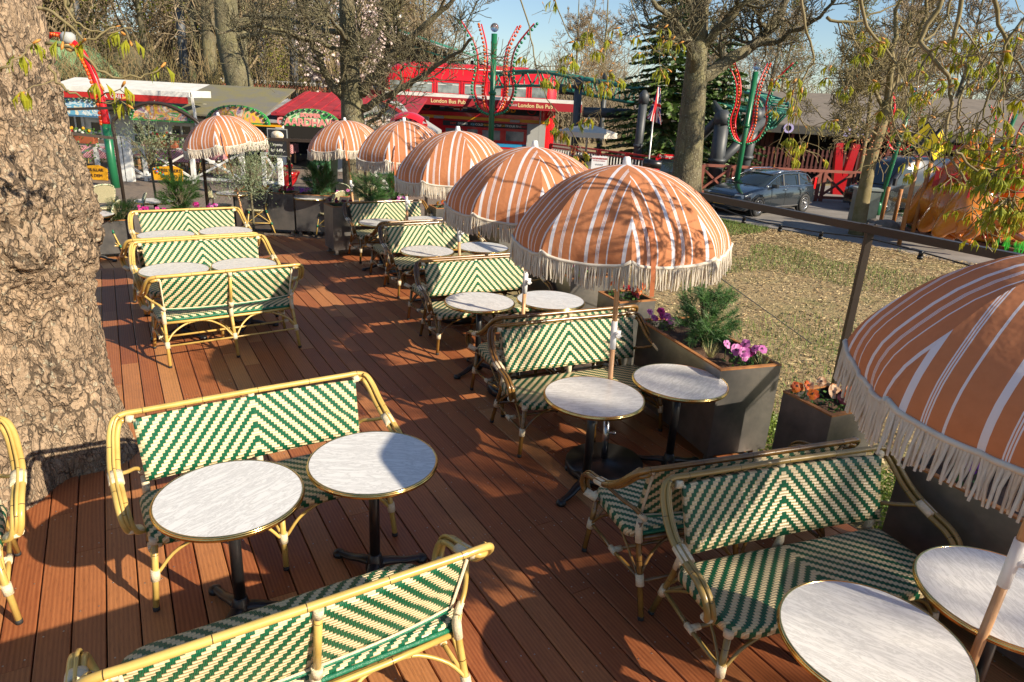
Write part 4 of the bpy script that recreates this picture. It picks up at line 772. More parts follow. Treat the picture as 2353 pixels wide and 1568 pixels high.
def twigs(mb, P, r0, rng, lvl, L0, n=3, droop=0.0, sides=3, spread=.9, tips=None, m=0, rmin=.0026):
    """grow side twigs along polyline P"""
    N = len(P)
    for k in range(n):
        f = rng.uniform(.15, .98); i = min(int(f*(N-1)), N-2); p = P[i].lerp(P[i+1], f*(N-1)-i); T = (P[i+1]-P[i]).normalized()
        o = Vector((rng.gauss(0, 1), rng.gauss(0, 1), rng.gauss(0, 1))); o = (o-T*o.dot(T)).normalized(); d = (T*rng.uniform(.35, .9)+o*spread).normalized(); L_ = L0*rng.uniform(.5, 1.15)*(1-.35*f); q = [p]; s = 4 if lvl > 0 else 3
        for j in range(s): d = (d+Vector((rng.gauss(0, .22), rng.gauss(0, .22), rng.gauss(0, .22)-droop+(.12 if droop == 0 else 0)))).normalized(); q.append(q[-1]+d*L_/s)
        rr = r0*(1-.55*f)*.55; mb.tube(q, [max(rr*(1-.6*j/s), rmin) for j in range(s+1)], 3 if lvl < 2 else sides, m=m, cap=False)
        if tips is not None and lvl <= 1: tips.append((q[-1], (q[-1]-q[-2]).normalized()))
        if lvl > 0: twigs(mb, q, rr, rng, lvl-1, L0*.58, n, droop, sides, spread, tips, m, rmin)
def limb(mb, pts, r0, r1, sides=9, k=5, m=0): P = spl(pts, k); n = len(P); mb.tube(P, [lerp(r0, r1, (i/(n-1))**.8) for i in range(n)], sides, m=m); return P
def leafclump(mb, p, d, rng, s=1.0):   # drooping horse-chestnut leaflets and orange bud
    mb.tube([p, p+d*.035*s, p+d*.05*s], [.006*s, .009*s, .002*s], 5, m=1)
    for c in range(rng.choice((2, 2, 3))):
        a0 = rng.uniform(0, 6.28); st = p+Vector((math.cos(a0), math.sin(a0), .2))*.03*s
        for k in range(rng.randint(4, 5)):
            a = a0+rng.uniform(-.9, .9); o = Vector((math.cos(a), math.sin(a), 0)); L_ = rng.uniform(.07, .12)*s; e = st+o*L_*.35+Vector((0, 0, -L_)); mm = st+o*L_*.38+Vector((0, 0, -L_*.45)); sd_ = Vector((-o.y, o.x, 0))*.0095*s
            mb.add([st, mm+sd_, e, mm-sd_, mm+o*.008*s], [(0, 1, 4), (0, 4, 3), (4, 1, 2), (4, 2, 3)], 2, sm=False)
def hanging(name, paths, label, cat, seed, lvl=1, n=4, L0=.5, leaf=.6, parent=None, r0=.02, origin=None, droop=.12, ls=1.0, group=None):
    rng = random.Random(seed); mb = MB(); tips = []; O = Vector(origin) if origin else Vector((0, 0, 0))
    for pth in paths:
        P = [dp(x, y, Y)-O for (x, y, Y) in pth[0]]; P = spl(P, 4); rr = pth[1]
        for i in range(1, len(P)-1): P[i] += Vector((rng.gauss(0, .006), rng.gauss(0, .006), rng.gauss(0, .006)))
        mb.tube(P, [lerp(rr, rr*.35, i/(len(P)-1)) for i in range(len(P))], 6); tips.append((P[-1], (P[-1]-P[-2]).normalized()))
        twigs(mb, P, rr, rng, lvl, pth[2] if len(pth) > 2 else L0, pth[3] if len(pth) > 3 else n, droop, 4, .85, tips)
    for (p, d) in tips:
        if rng.random() < leaf: leafclump(mb, p, d, rng, ls)
        elif rng.random() < .3: mb.tube([p, p+d*.014*ls, p+d*.03*ls], [.003*ls, .005*ls, .001], 4, m=1)
    o = mb.build(name, [M_twig, M_bud, M_leafy], parent)
    if parent is None: tag(o, label, cat, group)
    return o
# low twigs of the big tree on the left
hanging('crown', [([(0, 165, 3.3), (30, 140, 3.3), (75, 100, 3.35)], .008, .12, 1), ([(100, 130, 3.4), (130, 185, 3.4), (165, 215, 3.4), (215, 232, 3.5), (290, 240, 3.5)], .008, .15, 2), ([(85, 20, 3.4), (115, 25, 3.4), (160, 60, 3.4), (200, 92, 3.4), (265, 62, 3.45)], .010, .15, 2), ([(150, 0, 3.4), (175, 50, 3.4), (225, 75, 3.45), (305, 65, 3.5)], .007, .15, 2), ([(105, 100, 3.4), (180, 120, 3.4), (240, 168, 3.4), (320, 178, 3.45), (370, 155, 3.5)], .009, .16, 2), ([(215, 232, 3.5), (240, 218, 3.5), (280, 200, 3.5)], .005, .1, 1)], None, None, 11, lvl=0, leaf=.75, parent=BT, origin=(-3.79, 4.37, 0), droop=.05, ls=.8)
# mid-ground trees
def tree_px(name, label, Y, trunk, r0, r1, limbs, seed, mat, twL=1.0, lvl=2, n=4, base_z=G, group=None, leafn=0, fine=1.0, tipf=.25):
    b0 = dp(*trunk[0], Y); O = Vector((b0.x, Y, base_z)); R = empty(name, O, 0, label, 'tree', group); mb = MB(); rng = random.Random(seed)
    P = [dp(x, y, Y) for x, y in trunk]; P = [Vector((P[0].x-(P[1].x-P[0].x)*.0, Y, base_z))]+P[1:] if P[0].z > base_z-1 else P
    P = spl([p-O for p in P], 4); n_ = len(P); mb.tube(P, [lerp(r0, r1, i/(n_-1))*(1.25 if i == 0 else 1.08 if i < 3 else 1) for i in range(n_)], 14); mb.build('trunk', mat, R)
    mb = MB(); tips = []
    for pts, a, c in limbs:
        Q = spl([dp(x, y, Y+dy)-O for x, y, dy in pts], 4); k = len(Q)
        for i in range(1, k): Q[i] += Vector((rng.gauss(0, .03), rng.gauss(0, .05), rng.gauss(0, .03)))
        mb.tube(Q, [max(lerp(a, c, (i/(k-1))**.8), .012) for i in range(k)], 8); twigs(mb, Q, a*.8*fine, rng, lvl, twL, n, 0, 3, .9, tips, 0, .008)
    for (p, d) in tips:
        if leafn and rng.random() < leafn: leafclump(mb, p, d, rng, 1.4)
    mb.build('crown', [mat, M_bud, M_leafy], R); return R
tree_px('park_tree', 'bare tree whose thick grey trunk stands behind the two rearmost parasols', 19.2, [(822, 448), (812, 300), (806, 190), (800, 90), (795, -80)], .36, .17, [
 ([(797, 235, 0), (760, 190, -.3), (722, 110, -.6), (690, 20, -1), (660, -60, -1.5)], .13, .04), ([(830, 215, 0), (880, 150, -.3), (940, 90, -.5), (1010, 30, -.8), (1060, -30, -1)], .15, .04), ([(835, 250, 0), (900, 215, -.5), (960, 180, -.8), (1020, 140, -1.2), (1090, 90, -2)], .11, .03),
 ([(818, 140, 0), (860, 80, .3), (900, 10, .5), (930, -80, 1)], .12, .04), ([(800, 75, 0), (740, 65, .5), (650, 40, 1), (560, 35, 1.5)], .09, .03), ([(812, 0, 0), (850, -60, .3), (905, -160, .6)], .10, .03), ([(845, 290, 0), (870, 270, -.8), (905, 225, -1.6), (930, 150, -2)], .07, .02),
 ([(800, 120, 0), (700, 90, -1), (600, 60, -1.8), (500, 75, -2.6)], .07, .02), ([(802, 95, 0), (770, 60, -2), (720, -10, -3.4)], .07, .02)], 21, M_bark2, 1.6, 2, 7)
tree_px('park_tree', 'stout bare tree with a knot hole in front of the dark spruce', 20.5, [(1574, 462), (1580, 380), (1590, 270), (1598, 170), (1606, 60), (1612, -90)], .46, .20, [
 ([(1606, 190, 0), (1660, 150, .3), (1720, 110, .6), (1765, 70, .8), (1800, 10, 1), (1830, -60, 1)], .22, .08), ([(1596, 175, 0), (1590, 120, -.6), (1560, 60, -1.2), (1500, 0, -2)], .16, .05), ([(1606, 110, 0), (1660, 60, -.4), (1710, 0, -.8), (1760, -80, -1.2)], .16, .05),
 ([(1590, 110, 0), (1540, 70, .6), (1470, 60, 1.2)], .09, .03), ([(1605, 60, 0), (1640, -10, .5), (1680, -90, 1)], .12, .04), ([(1765, 70, .8), (1745, 45, .6), (1750, 20, .4)], .07, .05), ([(1600, 20, 0), (1550, -30, -.5), (1440, -60, -1)], .10, .03), ([(1720, 110, .6), (1800, 90, 0), (1880, 40, -.8), (1940, -30, -1.2)], .09, .03)], 22, M_bark2, 1.5, 2, 7)
tree_px('park_tree', 'leaning old beech trunk rising behind the fruit painted sign', 31, [(590, 330), (560, 230), (530, 110), (520, 30), (515, -60)], .62, .42, [
 ([(528, 60, 0), (600, 40, .6), (690, 30, 1.2), (770, 35, 1.6)], .2, .06), ([(522, 20, 0), (470, -30, .5), (420, -90, 1)], .2, .06), ([(530, 90, 0), (620, 75, -1), (700, 95, -2)], .14, .04)], 23, M_bark2, 2.0, 3, 4)
tree_px('park_tree', 'twin-stemmed trunk in the woods above the white awning', 36, [(505, 300), (490, 200), (480, 110), (478, -60)], .40, .3, [([(488, 190, 0), (460, 120, 0), (440, 20, .5), (430, -80, 1)], .26, .12), ([(484, 110, 0), (520, 40, .4), (540, -60, .8)], .15, .05)], 24, M_bark2, 2.0, 3, 4)
tree_px('young_tree', 'slim pale tree standing between the wagon and the van', 27, [(1668+300, 430), (1985, 340), (1998, 250), (2008, 120)], .12, .03, [([(1985, 345, 0), (1960, 310, 0), (1900, 280, 0), (1860, 230, 0)], .05, .012), ([(1990, 300, 0), (1970, 240, 0), (1960, 160, 0)], .05, .012), ([(1992, 290, 0), (2030, 230, 0), (2040, 150, 0)], .05, .012), ([(1986, 330, 0), (2030, 300, .3), (2060, 260, .4)], .04, .01)], 25, M_twig, 1.2, 2, 7, group='young bare trees by the road')
tree_px('young_tree', 'forked tree with clinging brown leaves in front of the van', 17.5, [(1988, 450), (1998, 380), (2022, 300), (2040, 235)], .17, .11, [([(2040, 240, 0), (2045, 170, 0), (2060, 60, 0), (2070, -40, 0)], .10, .03), ([(2038, 240, 0), (2080, 150, 0), (2120, 60, 0), (2150, -50, 0)], .09, .03), ([(2034, 260, 0), (2000, 190, 0), (1985, 120, 0)], .06, .02), ([(2020, 310, 0), (1980, 290, -.3), (1950, 292, -.4)], .03, .01), ([(2022, 305, 0), (2070, 300, .3), (2105, 290, .4)], .03, .01)], 26, M_twig, 1.3, 3, 5, group='young bare trees by the road')
# brown leaves on that tree
rng = random.Random(4); t = MB()
for k in range(420):
    p = dp(2022+rng.gauss(0, 38), 322+rng.gauss(0, 26), 17.5+rng.gauss(0, .4)); d = Vector((rng.gauss(0, 1), rng.gauss(0, 1), -1)).normalized()*.05; s = d.orthogonal().normalized()*.018; t.add([p, p+d*.5+s, p+d, p+d*.5-s], [(0, 1, 2, 3)], sm=False)
tag(t.build('dead_leaves', M('dead_leaf', (.33, .12, .05), .8)), 'dry russet leaves clinging to the forked tree', kind='stuff')
# hanging horse-chestnut boughs over the lawn
HB = [('drooping leafy bough in front of the red bus and the middle lamp', 31, [([(1375, -40, 8.8), (1400, 60, 8.8), (1440, 190, 8.8), (1500, 240, 8.8), (1560, 330, 8.8), (1580, 360, 8.8)][:0] or [(1180, -40, 9.5), (1215, 60, 9.3), (1230, 150, 9.2), (1260, 230, 9.2), (1290, 270, 9.2), (1330, 330, 9.0), (1345, 380, 9.0)], 0.0099, .42, 6), ([(1260, -30, 9.5), (1290, 40, 9.3), (1320, 100, 9.2), (1380, 150, 9.2), (1420, 180, 9.0)], 0.0083, .4, 6), ([(1230, 150, 9.2), (1290, 160, 9.0), (1370, 215, 8.8), (1380, 260, 8.8)], 0.0055, .32, 5)]),
 ('drooping leafy bough beside the bare stump branch above the flag', 32, [([(1375, -30, 8.5), (1352, 70, 8.5), (1350, 140, 8.5), (1375, 190, 8.5)], 0.0066, .35, 6), ([(1440, -30, 8.5), (1470, 60, 8.5), (1500, 110, 8.5), (1530, 130, 8.5)], 0.0077, .35, 5), ([(1300, 100, 8.8), (1380, 90, 8.7), (1470, 120, 8.5), (1560, 100, 8.5)], 0.0055, .3, 5)]),
 ('bough hanging above the dark wagon, its twigs looping downwards', 33, [([(1840, -40, 4.5), (1850, 60, 4.5), (1870, 130, 4.5), (1845, 190, 4.5), (1830, 250, 4.5), (1850, 290, 4.5)], 0.0088, .4, 6), ([(1975, -30, 4.6), (1990, 60, 4.6), (2035, 115, 4.6), (2060, 170, 4.5), (2045, 260, 4.5), (2080, 340, 4.5), (2120, 370, 4.4)], 0.0110, .42, 7), ([(2200, -40, 4.6), (2160, 60, 4.6), (2090, 120, 4.5), (2080, 200, 4.5), (2110, 270, 4.5)], 0.0088, .4, 6), ([(1900, 40, 4.7), (1960, 50, 4.7), (2040, 20, 4.7), (2100, -30, 4.7)], 0.0099, .4, 5)]),
 ('thick mossy bough hanging at the upper right, reaching down over the kangaroo ride', 34, [([(2395, -60, 3.6), (2350, 0, 3.6), (2290, 60, 3.6), (2160-10, 90, 3.7), (2165, 140, 3.6), (2210, 200, 3.5), (2190, 270, 3.5), (2200, 330, 3.4), (2240, 390, 3.4)][:0] or [(2170, -60, 3.6), (2155, 20, 3.6), (2120, 95, 3.6), (2160, 150, 3.5), (2185, 215, 3.5), (2175, 300, 3.45), (2185, 360, 3.4), (2240, 430, 3.3), (2290, 455, 3.3)], 0.0132, .35, 7), ([(2215, -60, 3.5), (2195, 60, 3.5), (2195, 120, 3.5), (2225, 170, 3.5), (2200, 250, 3.4), (2215, 330, 3.4)], 0.0110, .33, 6), ([(2270, -60, 3.4), (2300, 60, 3.4), (2340, 150, 3.3), (2400, 220, 3.2)], 0.0110, .33, 6), ([(2380, 20, 3.3), (2320, 90, 3.3), (2290, 180, 3.3), (2260, 270, 3.3), (2300, 300, 3.3)], 0.0077, .3, 6)]),
 ('leafy bough at the right edge ending in big fresh leaves below the kangaroos', 35, [([(2195, 345, 3.0), (2235, 385, 3.0), (2290, 425, 2.95), (2370, 450, 2.9)], 0.0066, .2, 7), ([(2420, 330, 3.0), (2340, 370, 3.0), (2290, 400, 3.0)], 0.0055, .2, 5)])]
for i, (lab, sd_, paths) in enumerate(HB): hanging('hanging_bough', paths, lab, 'branch', sd_, lvl=1, n=5, L0=.4, leaf=.30 if i != 4 else .7, droop=.06, ls=(1.3, 1.25, .72, .58, .62)[i], group='chestnut boughs hanging into view')
# shared bare trees for the woods
def wood_tree(seed, H=14.0, spread=.75, leafy_=0, lean=.05):
    rng = random.Random(seed); R = empty('bare_tree'); mb = MB(); P = [Vector((0, 0, 0))]
    for k in range(7): P.append(P[-1]+Vector((rng.gauss(0, lean)*H/7, rng.gauss(0, lean)*H/7, H/7)))
    P = spl(P, 2); n = len(P); mb.tube(P, [lerp(.21, .03, i/(n-1)) for i in range(n)], 8); mb.build('trunk', M_trunkf, R); mb = MB(); tips = []
    for k in range(30):
        f = rng.uniform(.2, .97); i = min(int(f*(n-1)), n-2); p = P[i]; a = rng.uniform(0, 6.283); L_ = (1.15-f)*H*.42; d = Vector((math.cos(a)*spread, math.sin(a)*spread, .75)).normalized(); q = [p]
        for j in range(5): d = (d+Vector((rng.gauss(0, .14), rng.gauss(0, .14), rng.gauss(.05, .12)))).normalized(); q.append(q[-1]+d*L_/5)
        mb.tube(q, [lerp(.07*(1.1-f)+.012, .012, j/5) for j in range(6)], 4, cap=False); twigs(mb, q, .055, rng, 2, L_*.5, 4, 0, 3, .8, tips, 0, .014)
    for (p, d) in tips:
        if rng.random() < leafy_:
            for _ in range(3):
                p2 = p+Vector((rng.gauss(0, .25), rng.gauss(0, .25), rng.gauss(0, .2))); s = Vector((rng.gauss(0, 1), rng.gauss(0, 1), rng.gauss(0, 1))).normalized()*.07; u = s.orthogonal().normalized()*.07; mb.add([p2-s, p2+u, p2+s, p2-u], [(0, 1, 2, 3)], 1, sm=False)
    mb.build('crown', [M_twigf, leafy('far_spring_leaf', (.28, .30, .04), (.20, .20, .03), .5, .4)], R); return R
W1 = wood_tree(1); W2 = wood_tree(2, 12, .95); W3 = wood_tree(3, 15, .6, .5); W4 = wood_tree(4, 9, 1.1, .85)
W = [W1, W2, W3, W4]; rng = random.Random(77); used = [0]*4; spots = []
for k in range(46):   # broad wood across the back
    spots.append((rng.uniform(-62, 72), rng.uniform(48, 95), rng.choice((0, 1, 1, 0, 2)), rng.uniform(.8, 1.35)))
for k in range(34): spots.append((rng.uniform(-44, -4), rng.uniform(38, 66), rng.choice((2, 3, 2, 0)), rng.uniform(.8, 1.3)))
for k in range(16): spots.append((rng.uniform(18, 56), rng.uniform(36, 60), rng.choice((0, 1, 1)), rng.uniform(.7, 1.05)))
spots.sort(key=lambda s: s[1])
def side(x, y): u = x/y; return 'left' if u < -.32 else 'middle' if u < .25 else 'right'
for (x, y, k, s) in spots:
    if -13 < x < 5 and y < 44: continue
    pxx = 1176+1567*x/(y*.94)
    zone = next(z for lim, z in ((150, 'behind the mossy green hut'), (330, 'above the long white awning'), (470, 'behind the twin-stemmed trunk'), (620, 'beside the leaning beech trunk'), (760, 'above the red tavern roof'), (880, 'behind the magnolia'), (1060, 'above the bus roof'), (1200, 'behind the tallest red-armed lamp'), (1380, 'above the end of the bus'), (1500, 'above the flag'), (1620, 'behind the spruce'), (1760, 'above the second red-armed lamp'), (1900, 'above the brown hall roof'), (2060, 'above the van'), (2220, 'above the yellow signs'), (9e9, 'above the kangaroo figures')) if pxx < lim)+(', nearer row' if y < 55 else ', middle row' if y < 72 else ', farthest row')
    lab = {0: 'bare grey-brown woodland tree', 1: 'bare spreading woodland tree', 2: 'tall yellow-green woodland tree', 3: 'low bushy yellow-green woodland tree'}[k]+' '+zone
    if used[k] == 0: o = W[k]; o.location = (x, y, G-.2); o.rotation_euler = (0, 0, rng.uniform(0, 6.28)); o.scale = (s,)*3; used[k] = 1
    else: o = dup(W[k], (x, y, G-.2), rng.uniform(0, 6.28), scale=s)
    tag(o, lab, 'tree', 'woodland trees: '+lab)
# shade tree out of the frame to the right, throwing branch shadows over the terrace
for (x, y, s, r_, k) in ((15.5, -4.5, .95, .4, 1), (11.5, -9.0, .8, 2.2, 0)):
    tag(dup(W[k], (x, y, G), r_, scale=s), ('nearer' if k else 'farther')+' bare park tree outside the right of the frame', 'tree')
# undergrowth thicket left and centre
rng = random.Random(8); mb = MB()
for k in range(1500):
    x = rng.uniform(-34, -8.5); y = rng.uniform(33, 37); h = rng.uniform(1.5, 5.5); p = Vector((x, y, G)); q = [p]; d = Vector((rng.gauss(0, .15), rng.gauss(0, .1), 1))
    for j in range(3): d = (d+Vector((rng.gauss(0, .2), rng.gauss(0, .2), 0))).normalized(); q.append(q[-1]+d*h/3)
    mb.tube(q, [.03, .022, .014, .006], 3, cap=False)
    for j in range(3):
        i = rng.randint(1, 2); mb.tube([q[i], q[i]+Vector((rng.gauss(0, .6), rng.gauss(0, .3), rng.uniform(.2, 1.1)))], [.014, .005], 3, cap=False)
tag(mb.build('undergrowth', M('undergrowth_twig', (.30, .21, .11), .9, col2=(.20, .17, .06), vs=.8)), 'dense brown thicket of thin stems behind the pavilion roofs', kind='stuff')
g = MB(); pts = [(-160, 0), (-90, 9), (-50, 10), (-30, 8.5), (-14, 6.5), (0, 3.5), (25, 3.5), (60, 4), (110, 5), (170, 0)]; V = []; n = 80
for i in range(n+1):
    x = -170+340*i/n; hh = float(np.interp(x, [p[0] for p in pts], [p[1] for p in pts]))+noise.noise((x*.15, 0, 0))*1.2; V += [(x, 96, G-.3), (x, 108, max(hh*.9, .1)), (x, 150, G-.3)]
g.add(V, [(i*3+j, (i+1)*3+j, (i+1)*3+j+1, i*3+j+1) for i in range(n) for j in range(2)]); tag(g.build('hills', M('brown_woodland_floor', (.13, .10, .06), .95, col2=(.10, .105, .035), vs=.35, bump=1, bs=2)), kind='structure')
rng = random.Random(18); mb = MB()
for k in range(2600):
    y = rng.uniform(52, 84); x = rng.uniform(-.42, .85)*y; h = rng.uniform(1.5, 7.5)*(1 if x < 8 else .8); p = Vector((x, y, G)); q = [p]; d = Vector((rng.gauss(0, .12), 0, 1))
    for j in range(3): d = (d+Vector((rng.gauss(0, .2), rng.gauss(0, .1), 0))).normalized(); q.append(q[-1]+d*h/3)
    mb.tube(q, [.07, .05, .035, .02], 3, cap=False)
    for j in range(5):
        i = rng.randint(1, 2); mb.tube([q[i], q[i]+Vector((rng.gauss(0, 1.3), rng.gauss(0, .5), rng.uniform(.2, 2.2)))], [.035, .014], 3, cap=False)
tag(mb.build('far_woodland', M('far_woodland_twig', (.24, .19, .125), .9, col2=(.15, .12, .07), vs=.3)), 'distant brown tangle of bare woodland along the skyline', kind='stuff')
# blossom bush
def bush_pts(name, label, c, rad, n, mats, cat, size, seed, stems=26, group=None):
    rng = random.Random(seed); R = empty(name, (c[0], c[1], G), 0, label, cat, group); mb = MB(); br = []
    for k in range(stems):
        d = Vector((rng.gauss(0, 1), rng.gauss(0, .6), rng.gauss(.5, 1))).normalized(); e = Vector((d.x*rad[0], d.y*rad[1], rad[3]+d.z*rad[2])); P = spl([Vector((0, 0, 0)), e*.45+Vector((0, 0, rad[3]*.3)), e], 3); mb.tube(P, [lerp(.07, .012, i/(len(P)-1)) for i in range(len(P))], 4, cap=False); br.append(P); q = []
        twigs(mb, P, .03, rng, 1, rad[0]*.45, 6, 0, 3, .8, q); br += [[P[-2], t_[0]] for t_ in q]
    mb.build('stems', M_twigf, R); V = []; F = []
    for k in range(n):
        P = rng.choice(br); i = rng.randint(max(0, len(P)-4), len(P)-2); q = P[i].lerp(P[i+1], rng.random())+Vector((rng.gauss(0, .12), rng.gauss(0, .12), rng.gauss(0, .12))); s = Vector((rng.gauss(0, 1), rng.gauss(0, 1), rng.gauss(0, 1))).normalized(); u = s.orthogonal().normalized(); j = len(V); V += [q-s*size, q+u*size, q+s*size, q-u*size]; F.append((j, j+1, j+2, j+3))
    np_mesh('blossom', np.array([tuple(v) for v in V]), np.array(F), mats, parent=R); return R
q = dp(790, 150, 33); bush_pts('magnolia_tree', 'white blossoming magnolia behind the thick grey trunk', (q.x, 33), (2.3, 1.6, 2.0, 5.0), 2600, leafy('white_blossom', (.75, .66, .60), (.6, .45, .42), 2, .3), 'tree', .07, 5)
# spruce behind the stout tree
def spruce(name, label, x, y, H, Rb, seed):
    rng = random.Random(seed); R = empty(name, (x, y, G), 0, label, 'spruce'); mb = MB(); mb.tube([(0, 0, 0), (0, 0, H)], [.22, .02], 8); V = []; F = []; z = .4
    while z < H-.1:
        rr = Rb*(1-z/H)**.85+.08; nb = max(5, int(9*rr))
        for k in range(nb):
            a = rng.uniform(0, 6.283); L_ = rr*rng.uniform(.7, 1.12); n = 6; P = []
            for j in range(n+1): f = j/n; P.append(Vector((math.cos(a)*L_*f, math.sin(a)*L_*f, z+.12*L_*f-.42*L_*f*f+.18*L_*f**3)))
            mb.tube([P[0], P[3], P[6]], [.03, .02, .006], 3, cap=False); sdv = Vector((-math.sin(a), math.cos(a), 0))
            for j in range(1, n+1):
                for sgn in (-1, 1):
                    for q_ in range(3):
                        c = P[j-1].lerp(P[j], rng.random()); l = (.22+.30*(1-j/n))*rng.uniform(.6, 1.2)*min(1, L_); d = (sdv*sgn*rng.uniform(.5, 1)+(P[j]-P[j-1]).normalized()*.8+Vector((0, 0, rng.uniform(-.5, .15)))).normalized(); w_ = Vector((rng.gauss(0, .4), rng.gauss(0, .4), 1)).normalized()*.05; i = len(V); V += [c, c+d*l*.5+w_, c+d*l, c+d*l*.5-w_]; F.append((i, i+1, i+2, i+3))
        z += .26
    mb.build('trunk', M_trunkf, R); np_mesh('crown', np.array([tuple(v) for v in V]), np.array(F), M_conif, parent=R)
q = dp(1530, 300, 28.5); spruce('spruce', 'big dark green spruce behind the stout tree and coaster track', q.x, 28.5, 8.6, 2.9, 3)
q = dp(1650, 300, 29.5); spruce('spruce', 'lower spruce to the right of the stout trunk', q.x, 29.5, 6.3, 2.3, 6)
# ------------------------------------------------------------------ background buildings
RED = M('bus_red_paint', (.62, .012, .018), .22, coat=.6, var=.12, vs=2); WH = M('aged_white_paint', (.72, .71, .66), .5, var=.15, vs=3); GLS = M('dark_window_glass', (.035, .045, .05), .06, spec=.8); DK = M('dark_interior', (.014, .012, .011), .9)
BLK = M('black_board', (.015, .015, .018), .6); YEL = M('golden_yellow', (.75, .36, .01), .5); GRN = M('lamp_green', (.012, .13, .055), .35); TEAL = M('coaster_teal', (.04, .21, .15), .5, var=.3, vs=2); GREY = M('dark_grey_column', (.055, .062, .068), .5, var=.25, vs=2); RAILR = M('red_railing', (.60, .008, .015), .3); ROOFG = M('mossy_grey_roof', (.15, .145, .13), .85, col2=(.19, .17, .07), vs=1.2); AWR = M('dark_red_canvas', (.34, .012, .02), .8); LTH = M('light_grey_panel', (.35, .36, .35), .6)
def text(s, size, loc, mat, parent, rz=0.0, ext=.004, al='CENTER', tilt=90, bold=.0):
    c = bpy.data.curves.new('lettering', 'FONT'); c.body = s; c.size = size; c.extrude = ext; c.align_x = al; c.align_y = 'CENTER'; c.offset = bold; c.materials.append(mat)
    c.resolution_u = 3; o = bpy.data.objects.new('lettering', c); sc.collection.objects.link(o); me = bpy.data.meshes.new_from_object(o.evaluated_get(bpy.context.evaluated_depsgraph_get())); bpy.data.objects.remove(o); bpy.data.curves.remove(c)
    o = bpy.data.objects.new('lettering', me); sc.collection.objects.link(o); adopt(o, parent); o.location = loc; o.rotation_euler = (D2R(tilt), 0, rz); return o
def local(R_, px, py, Y): p = dp(px, py, Y); return p-R_
def part(name, mat, parent, fn): t = MB(); fn(t); return t.build(name, mat, parent)
def pane(t, x0, x1, z0, z1, y, th=.02, m=0): t.box(((x0+x1)/2, y, (z0+z1)/2), (x1-x0, th, z1-z0), m=m)
def framed(par, x0, x1, z0, z1, y, fw, fm, gm, mull=(), name='window', rails=(), po=.012):
    t = MB(); d = .05
    t.box(((x0+x1)/2, y, z0+fw/2), (x1-x0, d, fw)); t.box(((x0+x1)/2, y, z1-fw/2), (x1-x0, d, fw)); t.box((x0+fw/2, y, (z0+z1)/2), (fw, d, z1-z0-2*fw)); t.box((x1-fw/2, y, (z0+z1)/2), (fw, d, z1-z0-2*fw))
    for m_ in mull: t.box((lerp(x0, x1, m_), y, (z0+z1)/2), (fw*.6, d*.8, z1-z0-2*fw))
    for m_ in rails: t.box(((x0+x1)/2, y+.003, lerp(z0, z1, m_)), (x1-x0-2*fw, d*.6, fw*.6))
    f = t.build(name, fm, par); t = MB(); t.box(((x0+x1)/2, y+po, (z0+z1)/2), (x1-x0-2*fw+.004, .01, z1-z0-2*fw+.004)); t.build('pane', gm, f); return f
# --- double decker bus, parallel to the view, 9 m long
BY = 37.0; q = dp(883, 240, BY); bx = q.x; s_ = 1.0; Lb = dp(1277, 250, BY).x-bx; R = empty('double_decker_bus', (bx, BY, G), 0, 'red double-decker bus turned into a pub', 'bus')
Hb = 4.36; Wb = 2.45
def loft(t, secs, m=0):   # secs: list of (x, [(y,z)...])
    n = len(secs[0][1]); V = [(x, y, z) for x, pr in secs for (y, z) in pr]; k = len(secs)
    t.add(V, [(i*n+j, (i+1)*n+j, (i+1)*n+j+1, i*n+j+1) for i in range(k-1) for j in range(n-1)]); return t
def bsec(top, ins=0): return [(ins, .35), (ins, 2.35), (ins, 3.52), (ins+.10, top-.42), (ins+.28, top-.18), (ins+.65, top-.04), (Wb/2, top), (Wb-ins-.65, top-.04), (Wb-ins-.28, top-.18), (Wb-ins-.10, top-.42), (Wb-ins, 3.52), (Wb-ins, .35)]
t = MB(); loft(t, [(.0, bsec(3.95, .35)), (.12, bsec(4.1, .15)), (.4, bsec(4.25, .03)), (.9, bsec(Hb, 0)), (Lb-1.0, bsec(Hb, 0)), (Lb-.5, bsec(4.28, .02)), (Lb-.18, bsec(4.15, .10)), (Lb, bsec(4.0, .3))]); t.add([(0, *p) for p in bsec(3.95, .35)], [tuple(range(12))], sm=False); t.add([(Lb, *p) for p in bsec(4.0, .3)], [tuple(range(11, -1, -1))], sm=False); t.build('body', RED, R)
t = MB(); loft(t, [(1.3, [(.24, Hb-.20), (.5, Hb-.04), (Wb/2, Hb+.06), (Wb-.3, Hb-.05)]), (Lb-1.5, [(.24, Hb-.20), (.5, Hb-.04), (Wb/2, Hb+.06), (Wb-.3, Hb-.05)])]); t.tube([(1.2, .2, Hb-.21), (Lb-1.4, .2, Hb-.21)], .022, 6, m=1); t.build('roof_cover', [M('wrinkled_red_tarp', (.60, .02, .025), .5, bump=1, bs=3, var=.2), WH], R)
BGL = M('bus_glass', (.10, .13, .14), .06, spec=.8, col2=(.30, .34, .33), vs=1.2)
up = [(.25, .95), (1.30, 2.55), (2.75, 3.95), (4.15, 5.25), (5.45, 6.15), (6.35, 7.45), (7.65, 8.55)]
kx = Lb/9.0
for i, (a, b_) in enumerate(up): framed(R, a*kx, b_*kx, 2.90, 3.50, -.004, .05, RED, BGL, po=-.012, rails=(.72,) if i in (1, 2, 3, 5) else ()); t = MB(); t.box(((a+b_)/2*kx, -.022, 3.36), ((b_-a)*kx-.1, .006, .035)); t.build('window_bar', WH, R) if i in (1, 2, 3, 5) else None
t = MB(); t.tube([(.9*kx, -.03, 3.58), (Lb-.5, -.03, 3.58)], .02, 5)
